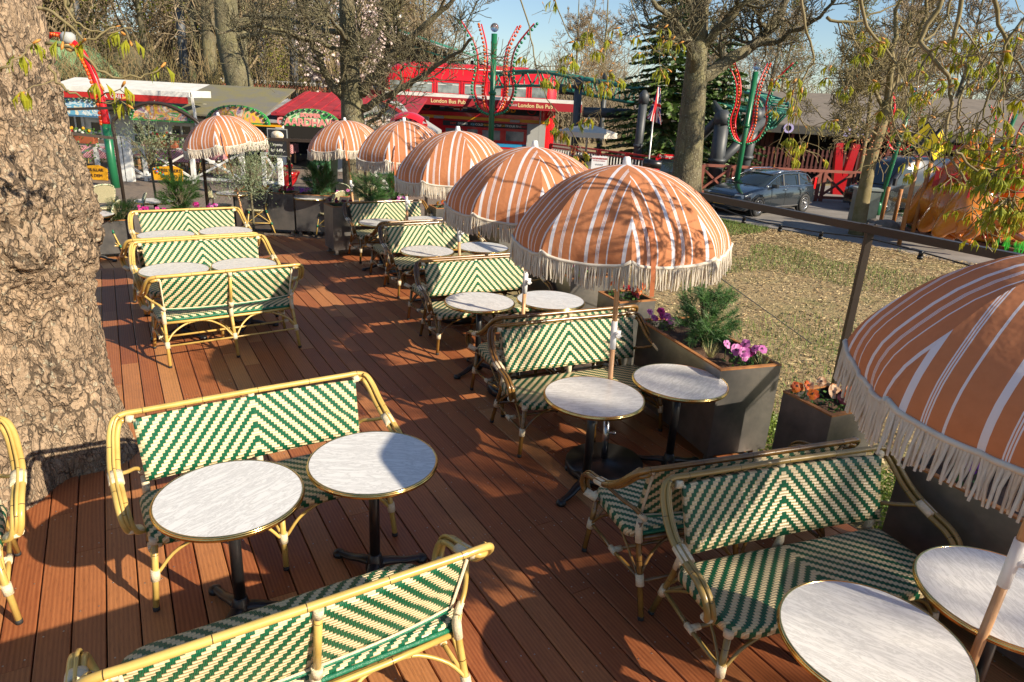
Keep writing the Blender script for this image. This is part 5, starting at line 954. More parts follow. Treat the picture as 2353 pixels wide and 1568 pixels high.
for a in (1.1, 2.65, 4.05, 5.35, 6.25, 7.55): t.box((a*kx, -.02, 3.2), (.05, .03, .72))
t.build('gutter', RED, R)
t = MB(); pane(t, 1.75*kx, 8.15*kx, 2.06, 2.62, -.02, .02); t.build('pub_board', BLK, R); t = MB(); pane(t, .9*kx, Lb-.25, 1.72, 1.86, -.015, .02); t.build('yellow_band', YEL, R); t = MB(); pane(t, 3.1*kx, 7.6*kx, 1.38, 1.62, -.022, .02); t.build('menu_strip', BLK, R)
text('BUS PUB', .50, (5.95*kx, -.04, 2.34), YEL, R, bold=.012); text('BAKKEN', .16, (2.25*kx, -.04, 2.5), LTH, R); text('BAKKEN', .16, (7.75*kx, -.04, 2.40), LTH, R)
for xx in (2.25, 7.75): t = MB(); t.lathe([(.19, 0), (.19, .01), (.24, .01), (.24, 0)], 24, closed=True); V = [(xx*kx+v[0], -.035-v[2], 2.34+v[1]) for v in t.v]; t.v = V; t.box((xx*kx, -.042, 2.40), (.66, .012, .14), m=1); t.build('roundel', [AWR, M('roundel_blue', (.02, .05, .14), .6)], R)
words = [('HOT', (.7, .06, .01), 3.75), ('DRINKS', (.75, .75, .7), 4.25), ('ICE', (.2, .55, .75), 4.78), ('COLD', (.75, .75, .7), 5.12), ('BEER', (.75, .35, .01), 5.52), ('ON TAP', (.75, .75, .7), 6.02), ('OR', (.75, .35, .01), 6.38), ('TRY', (.75, .75, .7), 6.62), ('OUR FINE', (.75, .75, .7), 7.03), ('WINES', (.6, .02, .02), 7.42)]
for w_, c, xx in words: text(w_, .145, (xx*kx-.1, -.04, 1.50), M('letter_'+w_.replace(' ', '_').lower(), c, .5), R, bold=.004)
# painted banner swirl (flag ribbons)
t = MB()
for k in range(9):
    x0 = 3.05+k*.24
    for j, (m_, hh) in enumerate(((0, .34), (1, .20), (2, .08))): zc_ = 2.34+.05*math.sin(k*1.3); t.box((x0*kx, -.034-.004*j, zc_+.03*math.sin(k+j)), (.235, .006, hh), m=m_)
t.box((4.02*kx, -.05, 2.34), (.08, .006, .42), m=2); t.build('painted_ribbon', [M('navy_paint', (.03, .06, .2), .6), WH, AWR], R)
lo = [(1.75, 2.55), (3.2, 4.2), (4.35, 5.0), (5.15, 6.2), (6.4, 7.45)]
for i, (a, b_) in enumerate(lo): framed(R, a*kx, b_*kx, .72, 1.30, -.004, .05, RED, BGL, po=-.012, rails=(.8,) if i == 3 else ())
t = MB(); pane(t, .95*kx, 7.6*kx, .45, .62, -.012, .02); t.build('blue_band', M('blue_stripe', (.02, .25, .5), .5), R)
t = MB(); t.box((8.05*kx, -.08, 1.0), (.95, .14, 1.35)); t.build('grey_cabinet', LTH, R)
for xx in (2.9, 6.9): t = MB(); t.box((xx*kx, -.14, 1.77), (.5, .22, .12)); t.build('heater', LTH, R)
t = MB(); pane(t, .95*kx, 1.6*kx, 1.9, 2.62, -.012, .02); t.build('door_panel', RED, R); t = MB(); t.box((1.68*kx, -.05, 1.5), (.10, .10, 2.3)); t.box((8.22*kx, -.12, 1.6), (.07, .07, 2.1)); t.build('awning_post', LTH, R)
for xx in (1.6, 7.3): t = MB(); t.lathe([(.30, -.12), (.47, -.12), (.47, .12), (.30, .12)], 24, closed=True); t.v = [(xx*kx+v[0], .15+v[2], .47+v[1]) for v in t.v]; t.lathe([(.001, 0), (.29, .0)], 16, (xx*kx, 0, 0), m=1) if 0 else None; t.build('wheel', M_rubber, R)
# the awnings on the bus
ax0 = dp(886, 215, BY-1.6).x; ax1 = dp(1338, 232, BY-1.6).x; AR = empty('pub_awning', (ax0, BY-1.6, G), 0, 'long white-topped red pub awning along the bus side', 'awning'); LA = ax1-ax0
for (a, b_) in ((0, .615*LA), (.62*LA, LA)):
    zt_ = 2.86; t = MB(); t.add([(a, 1.45, zt_+.06), (b_, 1.45, zt_+.06), (b_, 0, zt_), (a, 0, zt_)], [(0, 3, 2, 1)], sm=False); t.box(((a+b_)/2, 0, zt_-.06), (b_-a, .10, .17)); t.build('white_top', WH, AR)
    t = MB(); t.box(((a+b_)/2, -.045, zt_-.30), (b_-a, .012, .38)); t.build('valance', AWR, AR)
    wd = b_-a; text('London Bus Pub', .26, (a+wd*(.52 if a == 0 else .38), -.06, zt_-.30), M('cream_letter', (.80, .62, .30), .6), AR, bold=.004)
    text('T-Gold', .16, (a+wd*.07, -.06, zt_-.30), WH, AR); t = MB(); t.lathe([(.001, 0), (.10, 0), (.10, .01), (.001, .01)], 18); t.v = [(b_-.22+v[0], -.06-v[2], zt_-.30+v[1]) for v in t.v]; t.build('round_mark', WH, AR)
# --- telephone kiosk and pillar box
def kiosk(px0, px1, pytop, Y, lab):
    a, b_ = dp(px0, pytop, Y), dp(px1, pytop, Y); w_ = (b_.x-a.x); R = empty('telephone_kiosk', ((a.x+b_.x)/2, Y+w_/2, G), 0, lab, 'telephone box'); h = a.z-G; t = MB(); t.box((0, 0, (h-.35)/2), (w_*.94, w_*.94, h-.35)); t.build('body', RED, R)
    t = MB(); n = 10; V = []
    for j in range(n+1):
        for i in range(n+1): u, v = -1+2*i/n, -1+2*j/n; V.append((u*w_*.48, v*w_*.48, h-.33+.33*(1-.5*u**2-.5*v**2)))
    t.add(V, [(j*(n+1)+i, j*(n+1)+i+1, (j+1)*(n+1)+i+1, (j+1)*(n+1)+i) for j in range(n) for i in range(n)]); t.box((0, 0, h-.40), (w_, w_, .14)); t.build('domed_roof', RED, R)
    t = MB(); t.box((0, -w_*.485, h-.52), (w_*.8, .02, .14)); t.build('name_plate', WH, R); text('TELEPHONE', .115, (0, -w_*.5, h-.52), BLK, R, bold=.003); text('W', .09, (0, -w_*.49, h-.26), YEL, R)
kiosk(893, 972, 255, 20.5, 'domed red telephone box top rising behind the fourth parasol')
q0 = at(1014, 437, G); R = empty('pillar_box', (q0.x, q0.y, G), 0, 'bright red letter box on a pale plinth seen under the third parasol', 'letter box'); t = MB(); t.box((0, 0, .09), (.85, .7, .18)); t.build('plinth', LTH, R); t = MB(); t.box((0, 0, .6), (.45, .4, .84)); t.box((0, 0, 1.04), (.5, .45, .06)); t.build('body', RED, R)
q0 = at(987, 446, G); R = empty('slatted_bin', (q0.x, q0.y, G), .1, 'pale grey-green slatted bin beside the red letter box', 'bin'); t = MB(); 
for k in range(-3, 4): t.box((k*.085, -.27, .42), (.078, .02, .82)); t.box((k*.085, .27, .42), (.078, .02, .82))
for s_ in (-1, 1): t.box((s_*.29, 0, .42), (.02, .52, .82))
t.build('slats', LTH, R); t = MB(); t.box((0, 0, .85), (.64, .60, .04)); t.box((0, 0, .80), (.5, .5, .02)); t.build('lid', LTH, R)
def urn(px, py, lab, seed, s=1.0, cols=('red', 'yellow')):
    q = at(px, py, G); R = empty('red_urn', (q.x, q.y, G), 0, lab, 'urn', 'red flower urns'); t = MB(); t.lathe([(.16*s, 0), (.17*s, .05*s), (.09*s, .12*s), (.08*s, .22*s), (.20*s, .36*s), (.27*s, .52*s), (.31*s, .60*s), (.31*s, .64*s), (.25*s, .62*s), (.001, .58*s)], 18); t.build('bowl', RED, R)
    pansies((q.x, q.y, G+.6*s), list(cols), 10, (.22*s, .2*s), 'flowers growing in the '+lab.replace('red urn', 'urn'), seed, 'flowers in the red urns', .05, .12)
urn(665, 448, 'red urn left of the green bin', 41); urn(975, 425, 'red urn beside the slatted bin', 42, .9, ('red', 'orange')); urn(752, 440, 'red urn tucked behind the thick trunk', 43, .9, ('red', 'white'))
# --- wheelie bin
q0 = at(748, 447, G); R = empty('wheelie_bin', (q0.x, q0.y, G), D2R(-8), 'green wheelie bin with a red and white lid sticker', 'bin'); MG = M('bin_green', (.07, .21, .085), .5, var=.15, vs=3)
t = MB(); t.box((0, 0, .53), (.48, .52, .92), taper=1.16); t.build('tub', MG, R); t = MB(); t.box((0, -.02, 1.02), (.62, .70, .06)); t.box((0, 0, 1.06), (.54, .6, .03)); t.tube([(-.22, .36, 1.0), (.22, .36, 1.0)], .018, 6); t.build('lid', MG, R)
t = MB(); t.box((-.02, -.1, 1.08), (.34, .22, .006)); t.box((-.02, -.1, 1.085), (.1, .23, .006), m=1); t.build('lid_sticker', [RED, WH], R); t = MB(); t.box((.02, -.30, .72), (.18, .004, .2)); t.box((.0, -.303, .62), (.1, .004, .1), m=1); t.build('side_sticker', [WH, RED], R)
for s_ in (-1, 1): t = MB(); t.lathe([(.001, -.02), (.1, -.02), (.1, .02), (.001, .02)], 16); t.v = [(s_*.25+v[2], .22+v[0], .10+v[1]) for v in t.v]; t.build('wheel', M_rubber, R)
# --- white house on the left
def house():
    Y = 25.5; c0 = dp(100, 340, Y); c1 = dp(478, 340, Y); x0, x1 = c0.x, c1.x; R = empty('white_cafe', (x0, Y, G), 0, 'white wooden cafe with mullioned windows behind the white fence', 'house'); W_ = x1-x0; lx = lambda px: dp(px, 300, Y).x-x0; lz = lambda py, px=250: dp(px, py, Y).z-G
    t = MB(); t.box((W_/2, 2.5, lz(262)/2), (W_, 4.6, lz(262))); t.build('wall', WH, R)
    t = MB()
    for k in range(1, 14): t.box((W_/2, .195, k*.16), (W_, .012, .012))
    t.build('boarding', WH, R)
    for (a, b_, ya, yb) in ((150, 190, 262, 340), (199, 256, 276, 336), (296, 358, 281, 338), (385, 440, 284, 338)): framed(R, lx(a), lx(b_), lz(yb, (a+b_)/2), lz(ya, (a+b_)/2), .17, .10, WH, GLS, mull=(.5,), rails=(.5,))
    t = MB(); z_ = lz(250); t.add([(-.3, -.5, z_), (W_+2.2, -.5, z_), (W_+2.2, 3.4, z_+1.0), (-.3, 3.4, z_+1.0), (-.3, -.5, z_-.06), (W_+2.2, -.5, z_-.06), (W_+2.2, 3.4, z_+.94), (-.3, 3.4, z_+.94)], [(0, 1, 2, 3), (7, 6, 5, 4), (0, 4, 5, 1), (1, 5, 6, 2), (2, 6, 7, 3), (3, 7, 4, 0)], sm=False); t.build('roof', ROOFG, R)
    t = MB(); t.box((W_/2, .0, lz(344)), (W_, .3, .06)); t.build('sill_rail', WH, R)
house()
# striped roof awning above it
Y = 24; a, b_ = dp(108, 199, Y), dp(436, 209, Y); R = empty('roof_awning', (a.x, Y, a.z), 0, 'long white awning with a red front above the left cafe', 'awning'); Wd = b_.x-a.x; t = MB(); t.add([(0, 0, .02), (Wd, 0, .02), (Wd, 1.6, .34), (0, 1.6, .34)], [(0, 1, 2, 3)], sm=False); t.box((Wd/2, 0, -.02), (Wd, .14, .16)); t.box((Wd-.05, .8, .0), (.1, 1.6, .22)); t.build('white_cover', WH, R)
t = MB(); t.box((Wd/2, -.05, -.20), (Wd-.15, .03, .22)); t.build('red_front', M('signal_red_board', (.45, .02, .015), .5), R); text('USA  GRILL', .19, (Wd*.45, -.075, -.20), WH, R)
t = MB(); t.bar((Wd, .1, 0), (Wd+.25, .0, -2.6), .07); t.bar((0.1, .2, 0), (.1, .2, a.z*-.95), .07); t.build('post', WH, R)
# arched painted signs
def artm(name, cols, sc_=2.5, seed=0):
    m, b, L = base(name, .5); tc = nd(m, 'TexCoord'); tx = nd(m, 'TexNoise'); tx.inputs['Scale'].default_value = sc_; tx.inputs['Detail'].default_value = 2; tx.inputs['Distortion'].default_value = 1.2; ad = nd(m, 'VectorMath'); ad.operation = 'ADD'; ad.inputs[1].default_value = (seed, seed*.7, 0); L.new(tc.outputs['Object'], ad.inputs[0]); L.new(ad.outputs[0], tx.inputs['Vector'])
    r = nd(m, 'ValToRGB'); r.color_ramp.interpolation = 'CONSTANT'; e = r.color_ramp.elements; e[0].position = 0; e[0].color = (*cols[0], 1); e[1].position = .3; e[1].color = (*cols[1], 1)
    for i, c in enumerate(cols[2:]): x = e.new(.38+.06*i); x.color = (*c, 1)
    L.new(tx.outputs[0], r.inputs[0]); L.new(r.outputs[0], b.inputs['Base Color']); return m
def arch_sign(px0, px1, pytop, pybot, Y, lab, border, cols, seed, words=None):
    a, b_ = dp(px0, pybot, Y), dp(px1, pybot+(px1-px0)*.045, Y); cx = (a.x+b_.x)/2; w_ = (b_.x-a.x)/2; zb = (a.z+b_.z)/2; h = dp((px0+px1)/2, pytop, Y).z-zb; R = empty('arched_sign', (cx, Y, zb), 0, lab, 'sign', 'arched painted signs on the pavilion fronts')
    def arc(k, n=28, zo=0): return [(w_*k*math.cos(math.pi*(1-i/n)), (h*k)*math.sin(math.pi*(1-i/n))**.9+zo) for i in range(n+1)]
    t = MB(); t.plate([(x, z) for x, z in arc(1.0)][::-1], -.03, .03); t.build('border', border, R); t = MB(); t.plate([(x, z+.05) for x, z in arc(.84)][::-1], -.045, -.028); t.build('painting', artm('sign_painting_%s' % lab.split()[0], cols, 2.2, seed), R)
    n = 15; t = MB()
    for i in range(n): an = math.pi*(1-(i+.5)/n); t.ball((w_*.93*math.cos(an), -.07, h*.93*math.sin(an)**.9), .055, 8)
    t.build('bulbs', M('dark_bulbs', (.05, .10, .06), .2), R)
    if words: 
        for (s, sz, zz, mt) in words: text(s, sz, (0, -.06, zz*h), mt, R, bold=.012)
C_f = [(.55, .50, .45), (.10, .35, .08), (.6, .35, .25), (.75, .45, .05), (.62, .25, .18), (.65, .58, .45), (.30, .20, .30)]
arch_sign(128, 252, 225, 266, 24, 'blue fish painted arched sign partly hidden by the big trunk', M('sea_blue', (.05, .16, .30), .5), [(.55, .6, .6), (.10, .25, .42), (.5, .6, .65), (.12, .35, .5), (.65, .6, .45), (.2, .4, .55), (.6, .62, .6)], 1)
arch_sign(297, 445, 236, 276, 24, 'sausage painted arched sign with a green rim behind the black arch', M('sign_green', (.05, .38, .08), .5), C_f, 2); arch_sign(474, 621, 242, 281, 24, 'vegetable painted green arched sign above the olive tree', MATS['sign_green'], C_f, 5)
PK = M('pink_letter', (.75, .28, .25), .5)
arch_sign(647, 784, 250, 289, 24, 'green arched sign lettered for the garden tavern in front of the red roof', MATS['sign_green'], [(.45, .6, .3), (.08, .4, .10), (.55, .65, .40), (.08, .42, .12), (.5, .6, .3), (.6, .7, .5), (.05, .3, .08)], 7, [('GAARDHAVEN', .34, .22, PK), ('SOMMER', .17, .62, PK)])
arch_sign(822, 930, 258, 292, 24, 'brown and cream painted arched sign right of the thick trunk', M('sign_grey', (.30, .27, .24), .5), [(.6, .55, .5), (.25, .18, .12), (.6, .45, .35), (.45, .28, .18), (.7, .66, .6), (.35, .3, .3), (.6, .5, .4)], 9)
# pavilions behind the signs
Y = 25; 
def pavil(px0, px1, name, lab, roofm, ridge, eaves, Yd, gable=False):
    a, b_ = dp(px0, eaves, Yd), dp(px1, eaves, Yd); R = empty(name, (a.x, Yd, G), 0, lab, 'pavilion'); W_ = b_.x-a.x; ze = dp((px0+px1)/2, eaves, Yd).z-G; zr_ = dp((px0+px1)/2, ridge, Yd+4).z-G
    t = MB(); V = [(-.2, -.2, ze), (W_+.2, -.2, ze), (W_+.2, 4, zr_), (-.2, 4, zr_)]; t.add(V+[(x, y, z-.08) for x, y, z in V], [(0, 1, 2, 3), (7, 6, 5, 4), (0, 4, 5, 1), (1, 5, 6, 2), (3, 7, 4, 0)], sm=False)
    for k in range(int(W_/.45)): t.box((k*.45, 1.9, (ze+zr_)/2+.02), (.04, 4.3, .03), M=Matrix.Rotation(math.atan2(zr_-ze, 4.2), 3, 'X'))
    t.build('roof', roofm, R); t = MB(); t.box((W_/2, 6.0, ze/2), (W_, .2, ze)); t.box((W_/2, 2.9, .01), (W_, 5.6, .02)); t.build('back_wall', DK, R)
    t = MB(); t.box((W_/2, -.1, ze-.12), (W_, .06, .22)); t.build('fascia', YEL if 'grey' in lab else AWR, R)
    for k in range(int(W_/1.6)+1): t = MB(); t.box((min(k*1.6+.1, W_-.1), 0, (ze-.25)/2), (.12, .12, ze-.25)); t.build('post', M_whitep, R)
    return R
pavil(440, 648, 'pavilion', 'open pavilion with a grey corrugated roof left of the red roofed one', M('corrugated_grey', (.22, .23, .25), .6, col2=(.4, .4, .42), vs=1.2), 222, 272, 26)
pavil(640, 935, 'pavilion', 'open tavern pavilion with a dark red roof behind the thick trunk', M('red_roof_sheet', (.36, .025, .035), .55, var=.3, vs=2), 215, 268, 26)
R = empty('gable_shed', (dp(880, 290, 25.4).x, 25.4, G), 0, 'pale grey boarded gable beside the red roof', 'shed'); zt_ = dp(880, 250, 25.4).z-G; w_ = 1.75; t = MB(); t.plate([(-w_, 0), (w_, 0), (w_, zt_-.75), (0, zt_+.25), (-w_, zt_-.75)][::-1], 0, 3)
t.build('wall', LTH, R); t = MB()
for s_ in (-1, 1): t.bar((0, -.1, zt_+.30), (s_*(w_+.15), -.1, zt_-.80), .10)
t.build('roof_trim', AWR, R)
# menu board
q = dp(639, 328, 17.5); R = empty('menu_sign', (q.x, q.y, G), 0, 'black menu board with a food picture on a white post', 'sign'); h = q.z-G; t = MB(); t.box((0, .06, h/2-.1), (.11, .09, h+.9-.0)); t.build('post', M_whitep, R); t = MB(); t.box((0, 0, h), (.52, .03, .68)); t.build('board', BLK, R)
t = MB(); t.box((0, -.018, h), (.50, .006, .66), m=0); t.box((0, -.022, h), (.46, .006, .62), m=1); t.build('frame_line', [LTH, BLK], R); t = MB(); t.lathe([(.001, 0), (.16, 0), (.16, .02), (.001, .05)], 18); t.v = [(v[0], -.026-v[2], h+.17+v[1]*.7) for v in t.v]; t.build('food_picture', M('dish_picture', (.55, .40, .2), .5, col2=(.7, .66, .6), vs=12), R); text('menu', .10, (0, -.028, h-.05), WH, R); text('kr 149,-', .11, (0, -.028, h-.19), WH, R)
# --- white fence with X braces and things on it
FY = 20.0
def wfence(px0, px1, lab, Yf=FY, gate=False):
    a, b_ = dp(px0, 400, Yf), dp(px1, 400, Yf); R = empty('white_fence', (a.x, Yf, G), 0, lab, 'fence', 'white park fences'); W_ = b_.x-a.x; n = max(1, round(W_/1.25)); 
    for i in range(n+1): t = MB(); t.box((W_*i/n, 0, .45), (.10, .10, .95)); t.build('post', M_whitep, R)
    t = MB(); t.box((W_/2, 0, .95), (W_+.12, .12, .06)); t.box((W_/2, 0, .12), (W_, .06, .07)); t.build('rail', M_whitep, R)
    for i in range(n):
        x0, x1 = W_*i/n+.05, W_*(i+1)/n-.05
        for s_ in (0, 1): t = MB(); t.bar((x0, -.01+.03*s_, .16 if s_ else .90), (x1, -.01+.03*s_, .90 if s_ else .16), .055); t.build('brace', M_whitep, R)
wfence(120, 445, 'white braced fence in front of the white cafe', 20.2); wfence(446, 560, 'white braced fence behind the olive tree', 20.4); wfence(608, 655, 'short white fence section left of the dark pavilion opening', 20.4); wfence(812, 905, 'white braced fence right of the thick trunk', 20.6); wfence(905, 1000, 'white braced fence below the fourth parasol', 20.8)
for (px, lab) in ((285, 'thick white gate post beside the green lamp pole'), (299, 'thick white gate post right of its twin')): q = dp(px, 400, 19.9); t = MB(); t.box((0, 0, .62), (.20, .16, 1.24)); tag(t.build('gate_post', M_whitep, loc=(q.x, 19.9, G)), lab, 'post', 'white gate posts')
def flowerbox(px, lab, seed):
    q = dp(px, 372, 19.95); R = empty('flower_box', (q.x, 19.95, G+1.0), 0, lab, 'flower box', 'terracotta flower boxes on the fence'); t = MB(); t.box((0, 0, .1), (.75, .24, .2), taper=1.08); t.build('box', M('terracotta', (.32, .08, .03), .8), R)
    rng = random.Random(seed); t = MB()
    for k in range(260): p = Vector((rng.gauss(0, .3), rng.uniform(-.16, .1), rng.uniform(-.5, .35) if rng.random() < .4 else rng.uniform(.15, .4))); s = Vector((rng.gauss(0, 1), rng.gauss(0, 1), rng.gauss(0, 1))).normalized()*.035; u = s.orthogonal().normalized()*.03; t.add([p-s, p+u, p+s, p-u], [(0, 1, 2, 3)], sm=False)
    t.build('ivy', M_fleaf, R); t = MB()
    for k in range(12): t.ball((rng.uniform(-.3, .3), rng.uniform(-.12, .1), rng.uniform(.28, .42)), .045, 6, m=k % 3)
    t.build('blooms', [PCOL['white'], PCOL['yellow'], PCOL['red']], R)
flowerbox(196, 'flower box on the fence nearest the big trunk', 1); flowerbox(380, 'flower box on the fence above the yellow board', 2)
def yboard(px, py, lab, lines):
    q = dp(px, py, 19.85); R = empty('yellow_board', (q.x, 19.85, q.z), 0, lab, 'sign', 'yellow boards on the white fence'); t = MB(); t.plate([(-.42, -.22), (.42, -.22), (.44, .10), (.2, .20), (-.2, .16), (-.44, .12)][::-1], -.02, .02); t.build('board', YEL, R)
    for i, s in enumerate(lines): text(s, .12, (.05, -.03, .06-.16*i), M('dark_brown_letter', (.10, .04, .02), .6), R)
    t = MB(); rng = random.Random(px)
    for k in range(9): t.ball((-.25+rng.gauss(0, .08), -.03, rng.gauss(0, .07)), .03, 6, m=k % 3)
    t.build('painted_figure', [M('board_blue', (.05, .2, .5), .5), RED, MATS['sign_green']], R)
yboard(212, 395, 'yellow board hanging on the fence near the big trunk', ['VI ER KLAR', 'FOR DEM']); yboard(385, 397, 'yellow board hanging under the fence flower box', ['DERES VAERT', 'ER SUND'])
CHECK, cb, cl = base('red_check_cloth', .8); tc = nd(CHECK, 'TexCoord'); ck = nd(CHECK, 'TexChecker'); ck.inputs['Scale'].default_value = 26; ck.inputs['Color1'].default_value = (.45, .05, .07, 1); ck.inputs['Color2'].default_value = (.62, .45, .45, 1); cl.new(tc.outputs['Object'], ck.inputs[0]); cl.new(ck.outputs[0], cb.inputs['Base Color'])
for i, (px, py, Y, lab) in enumerate(((238, 385, 21.8, 'red checked tablecloth table nearest the big trunk, behind the fence'), (300, 372, 23, 'red checked tablecloth table behind the gate posts'), (420, 386, 22, 'red checked tablecloth table right of the yellow board'), (475, 372, 23, 'red checked tablecloth table behind the olive tree'), (645, 300+48, 27, 'red checked table in the dark pavilion behind the menu board'))):
    q = dp(px, py, Y); R = empty('cloth_table', (q.x, Y, G), 0, lab, 'table', 'tables with red checked cloths'); t = MB(); t.box((0, 0, .735), (1.1, .8, .03)); t.build('top', M_whitep, R); t = MB(); t.box((0, 0, .6), (1.14, .84, .32)); t.build('cloth', CHECK, R); t = MB()
    for sx in (-1, 1):
        for sy in (-1, 1): t.box((sx*.45, sy*.3, .22), (.06, .06, .44))
    t.build('trestle', M_pole, R)
rng = random.Random(6)
for i, (px, Y) in enumerate(((188, 23.5), (211, 22.9), (232, 24), (262, 22.4), (296, 24), (318, 22.2), (357, 23.4), (385, 24), (405, 22.5), (432, 23.6), (462, 22.2))):
    q = dp(px, 380, Y); dup(CHP, (q.x, Y, G), rng.uniform(2.4, 3.9), ('round-backed rattan chair standing behind the white fence'), scale=1.05)['group'] = 'round-backed cafe chairs behind the fence'
# green roofed hut far left
q = dp(150, 175, 38); R = empty('ride_hut', (q.x, 38, G), 0, 'hut with a mossy green roof above the white awning', 'hut'); h = q.z-G; t = MB(); t.box((-.2, 1.5, h/2), (2.6, 3, h)); t.build('wall', M('brown_red_boards', (.20, .05, .03), .8), R)
t = MB(); A_ = dp(88, 88, 38); B_ = dp(112, 100, 38); C_ = dp(196, 172, 38); O = Vector((q.x, 38, G)); pr = [(A_.x-O.x, A_.z-G), (B_.x-O.x+.2, B_.z-G), (C_.x-O.x, C_.z-G), (C_.x-O.x-.1, C_.z-G-.25), (A_.x-O.x, h-.3)]; t.plate(pr[::-1], -.6, 3.6); t.build('roof', M('mossy_green_roof', (.20, .33, .17), .8, col2=(.10, .20, .08), vs=2.5), R)
# ------------------------------------------------------------------ lamps with curved red arms
def lamp(pxb, pyb, pxt, pyt, Y, lab, sc_=1.0, arms=((-.55, 0), (-.25, .5), (.35, .5), (.62, -.1))):
    b0 = at(pxb, pyb, G); b0 = Vector((dp(pxb, pyb, Y).x, Y, G)); top = dp(pxt, pyt, Y); O = b0; R = empty('tentacle_lamp', O, 0, lab, 'lamp post', 'lamp posts with curved red arms'); h = top.z-G; lean = Vector((top.x-b0.x, 0, 0)); t = MB(); t.tube([(0, 0, 0), (lean.x, 0, h)], .085*sc_, 10); t.lathe([(.13*sc_, 0), (.13*sc_, .3), (.09*sc_, .4)], 10); t.lathe([(.11*sc_, -.04), (.11*sc_, .05)], 10, (lean.x*.62, 0, h*.62)); t.build('pole', GRN, R)
    z0 = h-2.05*sc_; lx = lambda z: lean.x*z/h
    for (dx, dy) in arms:
        t = MB(); P = [Vector((lx(z0), 0, z0-.10*sc_)), Vector((lx(z0)+dx*.55*sc_, dy*.55*sc_, z0+.05*sc_)), Vector((lx(z0)+dx*.95*sc_, dy*.9*sc_, z0+.55*sc_)), Vector((lx(z0)+dx*.8*sc_, dy*.8*sc_, z0+1.15*sc_)), Vector((lx(z0)+dx*1.0*sc_, dy*1.0*sc_, z0+1.75*sc_)), Vector((lx(z0)+dx*1.75*sc_, dy*1.6*sc_, z0+2.35*sc_))]
        P = spl(P, 6); n = len(P); t.tube(P, [lerp(.04, .022, i/(n-1))*sc_ for i in range(n)], 6, m=0); am = t.build('arm', [RAILR], R); t = MB(); green = abs(dx) > .5
        for i in range(1, n, 1 if sc_ > .8 else 2): t.ball(P[i]+Vector((math.copysign(.075, dx)*sc_, -.05*sc_, -.01)), .042*sc_, 6)
        t.build('bulbs', M('green_bulbs', (.01, .20, .09), .2) if green else M('red_bulbs', (.6, .03, .01), .2, col2=(.65, .15, .01), vs=6), am)
    t = MB(); t.ball((lean.x, 0, h+.16*sc_), .12*sc_, 12); t.build('globe', M('clear_globe', (.6, .66, .7), .05, trans=.9), R)
lamp(1128, 342, 1136, 78, 24, 'tall lamp post with curved red arms in front of the red bus', 1.15); lamp(1683, 470, 1737, 165, 21, 'lamp post with curved red arms left of the dark wagon', .92); lamp(2012, 500, 2102, 212, 21.5, 'lamp post with curved red arms in front of the van', .78); lamp(2255, 470, 2335, 262, 30, 'distant lamp post with curved red arms above the kangaroos', .95)
# left lamp: one long red arm
O = Vector((dp(268, 432, 18.6).x, 18.6, G)); R = empty('tentacle_lamp', O, 0, 'green lamp pole bending into one long red arm beside the big trunk', 'lamp post', 'lamp posts with curved red arms'); t = MB(); P = [dp(x, y, 18.6)-O for x, y in ((268, 440), (256, 370), (244, 285))]; t.tube(P, .11, 8); t.build('pole', GRN, R)
P = spl([dp(x, y, 18.6)-O for x, y in ((244, 285), (236, 240), (222, 190), (203, 145), (180, 108), (150, 85), (120, 80), (104, 92))], 5); t = MB(); n = len(P); t.tube(P, [lerp(.10, .05, i/(n-1)) for i in range(n)], 8); am = t.build('arm', RAILR, R); t = MB()
for p in P[::1]: t.ball(p+Vector((-.10, -.06, 0)), .05, 6)
t.build('bulbs', MATS['red_bulbs'], am); q = dp(157, 92, 18.6)-O; t = MB(); t.lathe([(.10, .18), (.17, .12), (.17, -.02), (.12, -.1)], 14, q); t.build('lantern', LTH, R); t = MB(); t.ball(q-Vector((0, 0, .16)), .13, 10); t.build('globe', M('amber_globe', (.7, .42, .15), .2), R)
# ------------------------------------------------------------------ roller coaster
def truss(t, A, B, w_=.42, n=8, yoff=None, m=0):
    pass
CR = empty('roller_coaster', (12, 30, G), 0, 'green roller coaster track on dark grey columns above the low buildings', 'roller coaster'); O = Vector((12, 30, G))
up_ = [(1150, 172, 36), (1255, 166, 34), (1361, 184, 32.5), (1471, 203, 31), (1583, 224, 30), (1695, 247, 29), (1740, 256, 28.6), (1762, 250, 29.5), (1752, 228, 31), (1700, 210, 33), (1640, 197, 35)]
U = spl([dp(x, y, Y)-O for x, y, Y in up_], 7); n = len(U); t = MB(); t2 = MB(); t3 = MB(); t.tube(U, .085, 8)
Lo = []; Ro = []
for i, p in enumerate(U):
    T = (U[min(i+1, n-1)]-U[max(i-1, 0)]).normalized(); S = T.cross(Vector((0, 0, 1))).normalized(); Lo.append(p+Vector((0, 0, -.62))+S*.45); Ro.append(p+S*.9+Vector((0, 0, -.02)))
t.tube(Lo, .065, 8); t.tube(Ro, .075, 8)
for i in range(0, n-1, 2): t2.tube([U[i], Lo[i]], .045, 5); t2.tube([Ro[i], Lo[i]], .045, 5); t2.tube([U[i], Lo[i+1]], .035, 5); t3.tube([U[i], Ro[i]], .04, 5)
t.build('rails', TEAL, CR); t2.add(t3.v, t3.f); t2.build('lattice', TEAL, CR)
